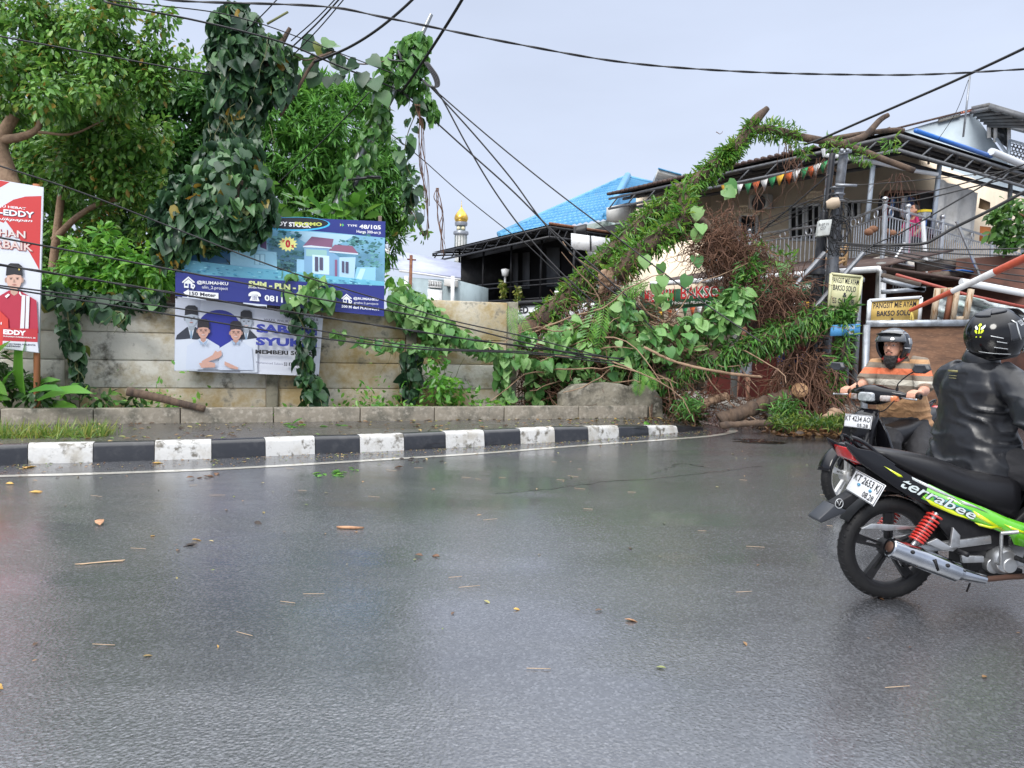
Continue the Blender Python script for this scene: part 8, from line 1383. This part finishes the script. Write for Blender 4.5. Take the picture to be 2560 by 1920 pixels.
# =============================================================== LITTER ON THE ROAD AND PAVEMENT
ly = M('yellow_leaf', (.55, .34, .08), .6, n=(30, (.3, .15, .05), .45, .65)); lb_ = M('brown_leaf', (.16, .08, .04), .6, n=(30, (.08, .04, .02), .45, .65)); lk = M('dark_leaf_litter', (.03, .02, .015), .6); lo_ = M('tan_leaf', (.45, .25, .14), .6, n=(30, (.28, .14, .07), .45, .65)); lg = MATS['bright_leaf']
def leaf_obj(name, label, px, py, size, mat, n=1, z=.006, T=OVAL, cat='leaf', spread=.5):
    c = np.array(tuple(gr(px, py, z))); m = MB(); P = c + rnd(n) * [size * spread, size * spread, .012] * (n > 1); P[:, 2] = np.maximum(P[:, 2], z) + .004
    D = rnd(n) * [1, .5, .12]; leaves(m, T, P, D, rnd(n, .25) + [0, 0, 1], size * rng.uniform(.7, 1.1, n)); o = m.build(name, mat, label=label, cat=cat, group='fallen leaves and scraps on the road'); o.modifiers.new('s', 'SOLIDIFY').thickness = .003
for a in (('fallen_leaf', 'curled yellow leaf against the leftmost white kerb block', 59, 1168, .12, ly), ('fallen_leaf', 'larger curled yellow leaf right of another by the leftmost white kerb block', 93, 1166, .2, ly), ('fallen_leaf', 'yellow leaf at the joint before the second white kerb block', 380, 1158, .2, ly), ('fallen_leaf', 'small yellow leaf near the left edge just below the white line', 14, 1209, .1, ly), ('fallen_leaf', 'orange-yellow leaf lying a little below the white line at left', 72, 1231, .16, ly), ('fallen_leaf', 'tan curled leaf with a stalk on the left road', 250, 1314, .14, lo_), ('fallen_leaf', 'dark curled leaf on the road under the grass end', 395, 1224, .15, lk), ('fallen_leaf', 'dark leaf with a thin stalk in the blue banner reflection', 492, 1361, .12, lk), ('fallen_leaf', 'tiny yellow leaf beside a dark stalked leaf', 480, 1349, .07, ly), ('fallen_leaf', 'tiny yellow leaf left of the banner reflection', 384, 1340, .07, ly), ('fallen_leaf', 'small black leaf right of the banner reflection', 635, 1306, .08, lk), ('fallen_leaf', 'brown leaf on the white line below the middle kerb', 1008, 1167, .12, lb_), ('fallen_leaf', 'small black scrap between white line and centre road', 1112, 1153, .08, lk), ('fallen_leaf', 'left of two small brown curls in the bright road centre', 1038, 1387, .06, lb_), ('fallen_leaf', 'right of two small brown curls in the bright road centre', 1099, 1392, .06, lb_), ('fallen_leaf', 'tan leaf standing on the pavement before the broken wall', 1535, 1046, .12, ly), ('fallen_leaf', 'small ochre leaf on the lower road left of centre', 544, 1614, .08, ly), ('fallen_leaf', 'orange leaf at the very left edge near the bottom', 8, 1724, .08, ly), ('fallen_leaf', 'pale orange leaf right of the road centre', 1562, 1548, .08, lo_), ('fallen_leaf', 'tiny yellow leaf in the middle of the lower road', 1284, 1523, .05, ly), ('fallen_leaf', 'green leaf flat on the pavement near its tip', 1625, 1060, .2, lg), ('fallen_leaf', 'folded lime leaf on the pavement before the rim centre', 1334, 1064, .24, lg), ('fallen_leaf', 'pale leaf beside the rim under the debris heap', 1207, 1058, .16, lg)): leaf_obj(*a, z=.175 if (a[3] < 1068 and a[2] > 1000) else .006)
leaf_obj('leaf_sprig', 'fresh green sprig on the road below the fifth white kerb block', 818, 1186, .1, lg, 9, cat='sprig', spread=1.0); leaf_obj('leaf_sprig', 'smaller fresh green sprig right of the larger one on the road', 856, 1176, .07, lg, 6, cat='sprig', spread=1.0); leaf_obj('leaf_sprig', 'wilted green sprig on the pavement near the rim', 765, 1064, .16, lg, 9, z=.175, cat='sprig', spread=1.2); leaf_obj('leaf_sprig', 'brown crumpled leaves on the road under the pavement grass end', 512, 1190, .1, lb_, 5, cat='leaves', spread=.8); leaf_obj('leaf_sprig', 'dark crumpled leaf clump on the white line', 1024, 1149, .09, lk, 5, cat='leaves', spread=.8)
m = MB(); c = np.array(tuple(gr(875, 1322))); m.prism([c + V3(-.1, .01, .004), c + V3(-.02, .025, .004), c + V3(.1, 0, .004), c + V3(.04, -.02, .004), c + V3(-.08, -.012, .004)], (0, 0, .012)); m.build('bark_chip', lo_, label='orange-brown bark chip lying on the centre left road', cat='bark')
m = MB(); c = np.array(tuple(gr(258, 1408)))
for k in range(9): m.tube([c + V3(-.12 + random.uniform(-.02, .02), -.05, .006), c + V3(0, random.uniform(-.01, .01), .008), c + V3(.1, .05 + random.uniform(-.02, .02), .006)], .0022, 4)
m.build('straw_bundle', M('straw', (.45, .32, .2), .8), label='small bundle of pale straw on the left road', cat='straw')
# fine bits everywhere: nobody could count them
m = MB(); n = 900; t = rng.uniform(0, 1, n) ** .8; K_ = np.array([tuple(interp(KP, q)) for q in t]); K_[:, 1] -= np.abs(rng.normal(size=n)) * .33 + .02; K_[:, 2] = .007; n2_ = 200; far_ = np.stack([rng.uniform(-6, 5, n2_), rng.uniform(3, 11.5, n2_), np.full(n2_, .007)], 1)
P = np.concatenate([K_, far_[far_[:, 1] < 8 + far_[:, 0] * .6 + 1.5]]); leaves(m, OVAL, P, rnd(len(P)) * [1, 1, .05], rnd(len(P), .1) + [0, 0, 1], rng.uniform(.012, .05, len(P)))
n = 620; t = rng.uniform(0, 1, n); a = np.array([tuple(interp(far, q)) for q in t]); b = np.array([tuple(interp(inner, q)) for q in t]); s_ = rng.uniform(0, 1, n)[:, None] ** 1.6; P = a + (b - a) * s_ + [0, 0, .01]; leaves(m, OVAL, P, rnd(n) * [1, 1, .08], rnd(n, .15) + [0, 0, 1], rng.uniform(.02, .1, n))
m.build('leaf_litter', leafmat('road_litter', [(.05, .025, .015), (.14, .07, .03), (.3, .17, .06), (.08, .16, .03), (.5, .36, .16)], tr=.05), kind='stuff')
m = MB()
for k in range(50):
    c = np.array([random.uniform(-5, 3), random.uniform(3, 9), .006]); a_ = random.uniform(-.5, .5); L = random.uniform(.02, .07); d = V3(math.cos(a_), math.sin(a_), 0); m.tube([c - d * L, c + d * L], .0016, 3)
m.build('straw_litter', MATS['straw'], kind='stuff')
# patched hole and cracks in the asphalt
def blob(px, py, rx, ry, z=.003, n=26): c = gr(px, py); return [(c.x + rx * math.cos(a_) * random.uniform(.7, 1.15), c.y + ry * math.sin(a_) * random.uniform(.7, 1.15), z) for a_ in np.arange(n) * 2 * math.pi / n]
m = MB(); m.face(blob(1905, 1106, .42, .2)); m.face(blob(1870, 1099, .3, .08, .0035)); m.build('road_patch', M('fresh_tar', (.012, .012, .013), .25, coat=1, bump=(60, .8, .01)), kind='structure')
m = MB()
for pts in (((1230, 1236), (1380, 1222), (1520, 1205), (1700, 1190), (1900, 1165)), ((1630, 1187), (1700, 1160), (1760, 1168))):
    P = smoothpath([gr(x, y) for x, y in pts], 12); P += rng.normal(size=P.shape) * [.02, .02, 0]; nn = .008; m.add(np.concatenate([P + [0, nn, .002], P - [0, nn, -.002]]), [(i, i + 1, len(P) + i + 1, len(P) + i) for i in range(len(P) - 1)])
m.build('road_crack', MATS['fresh_tar'], kind='structure')
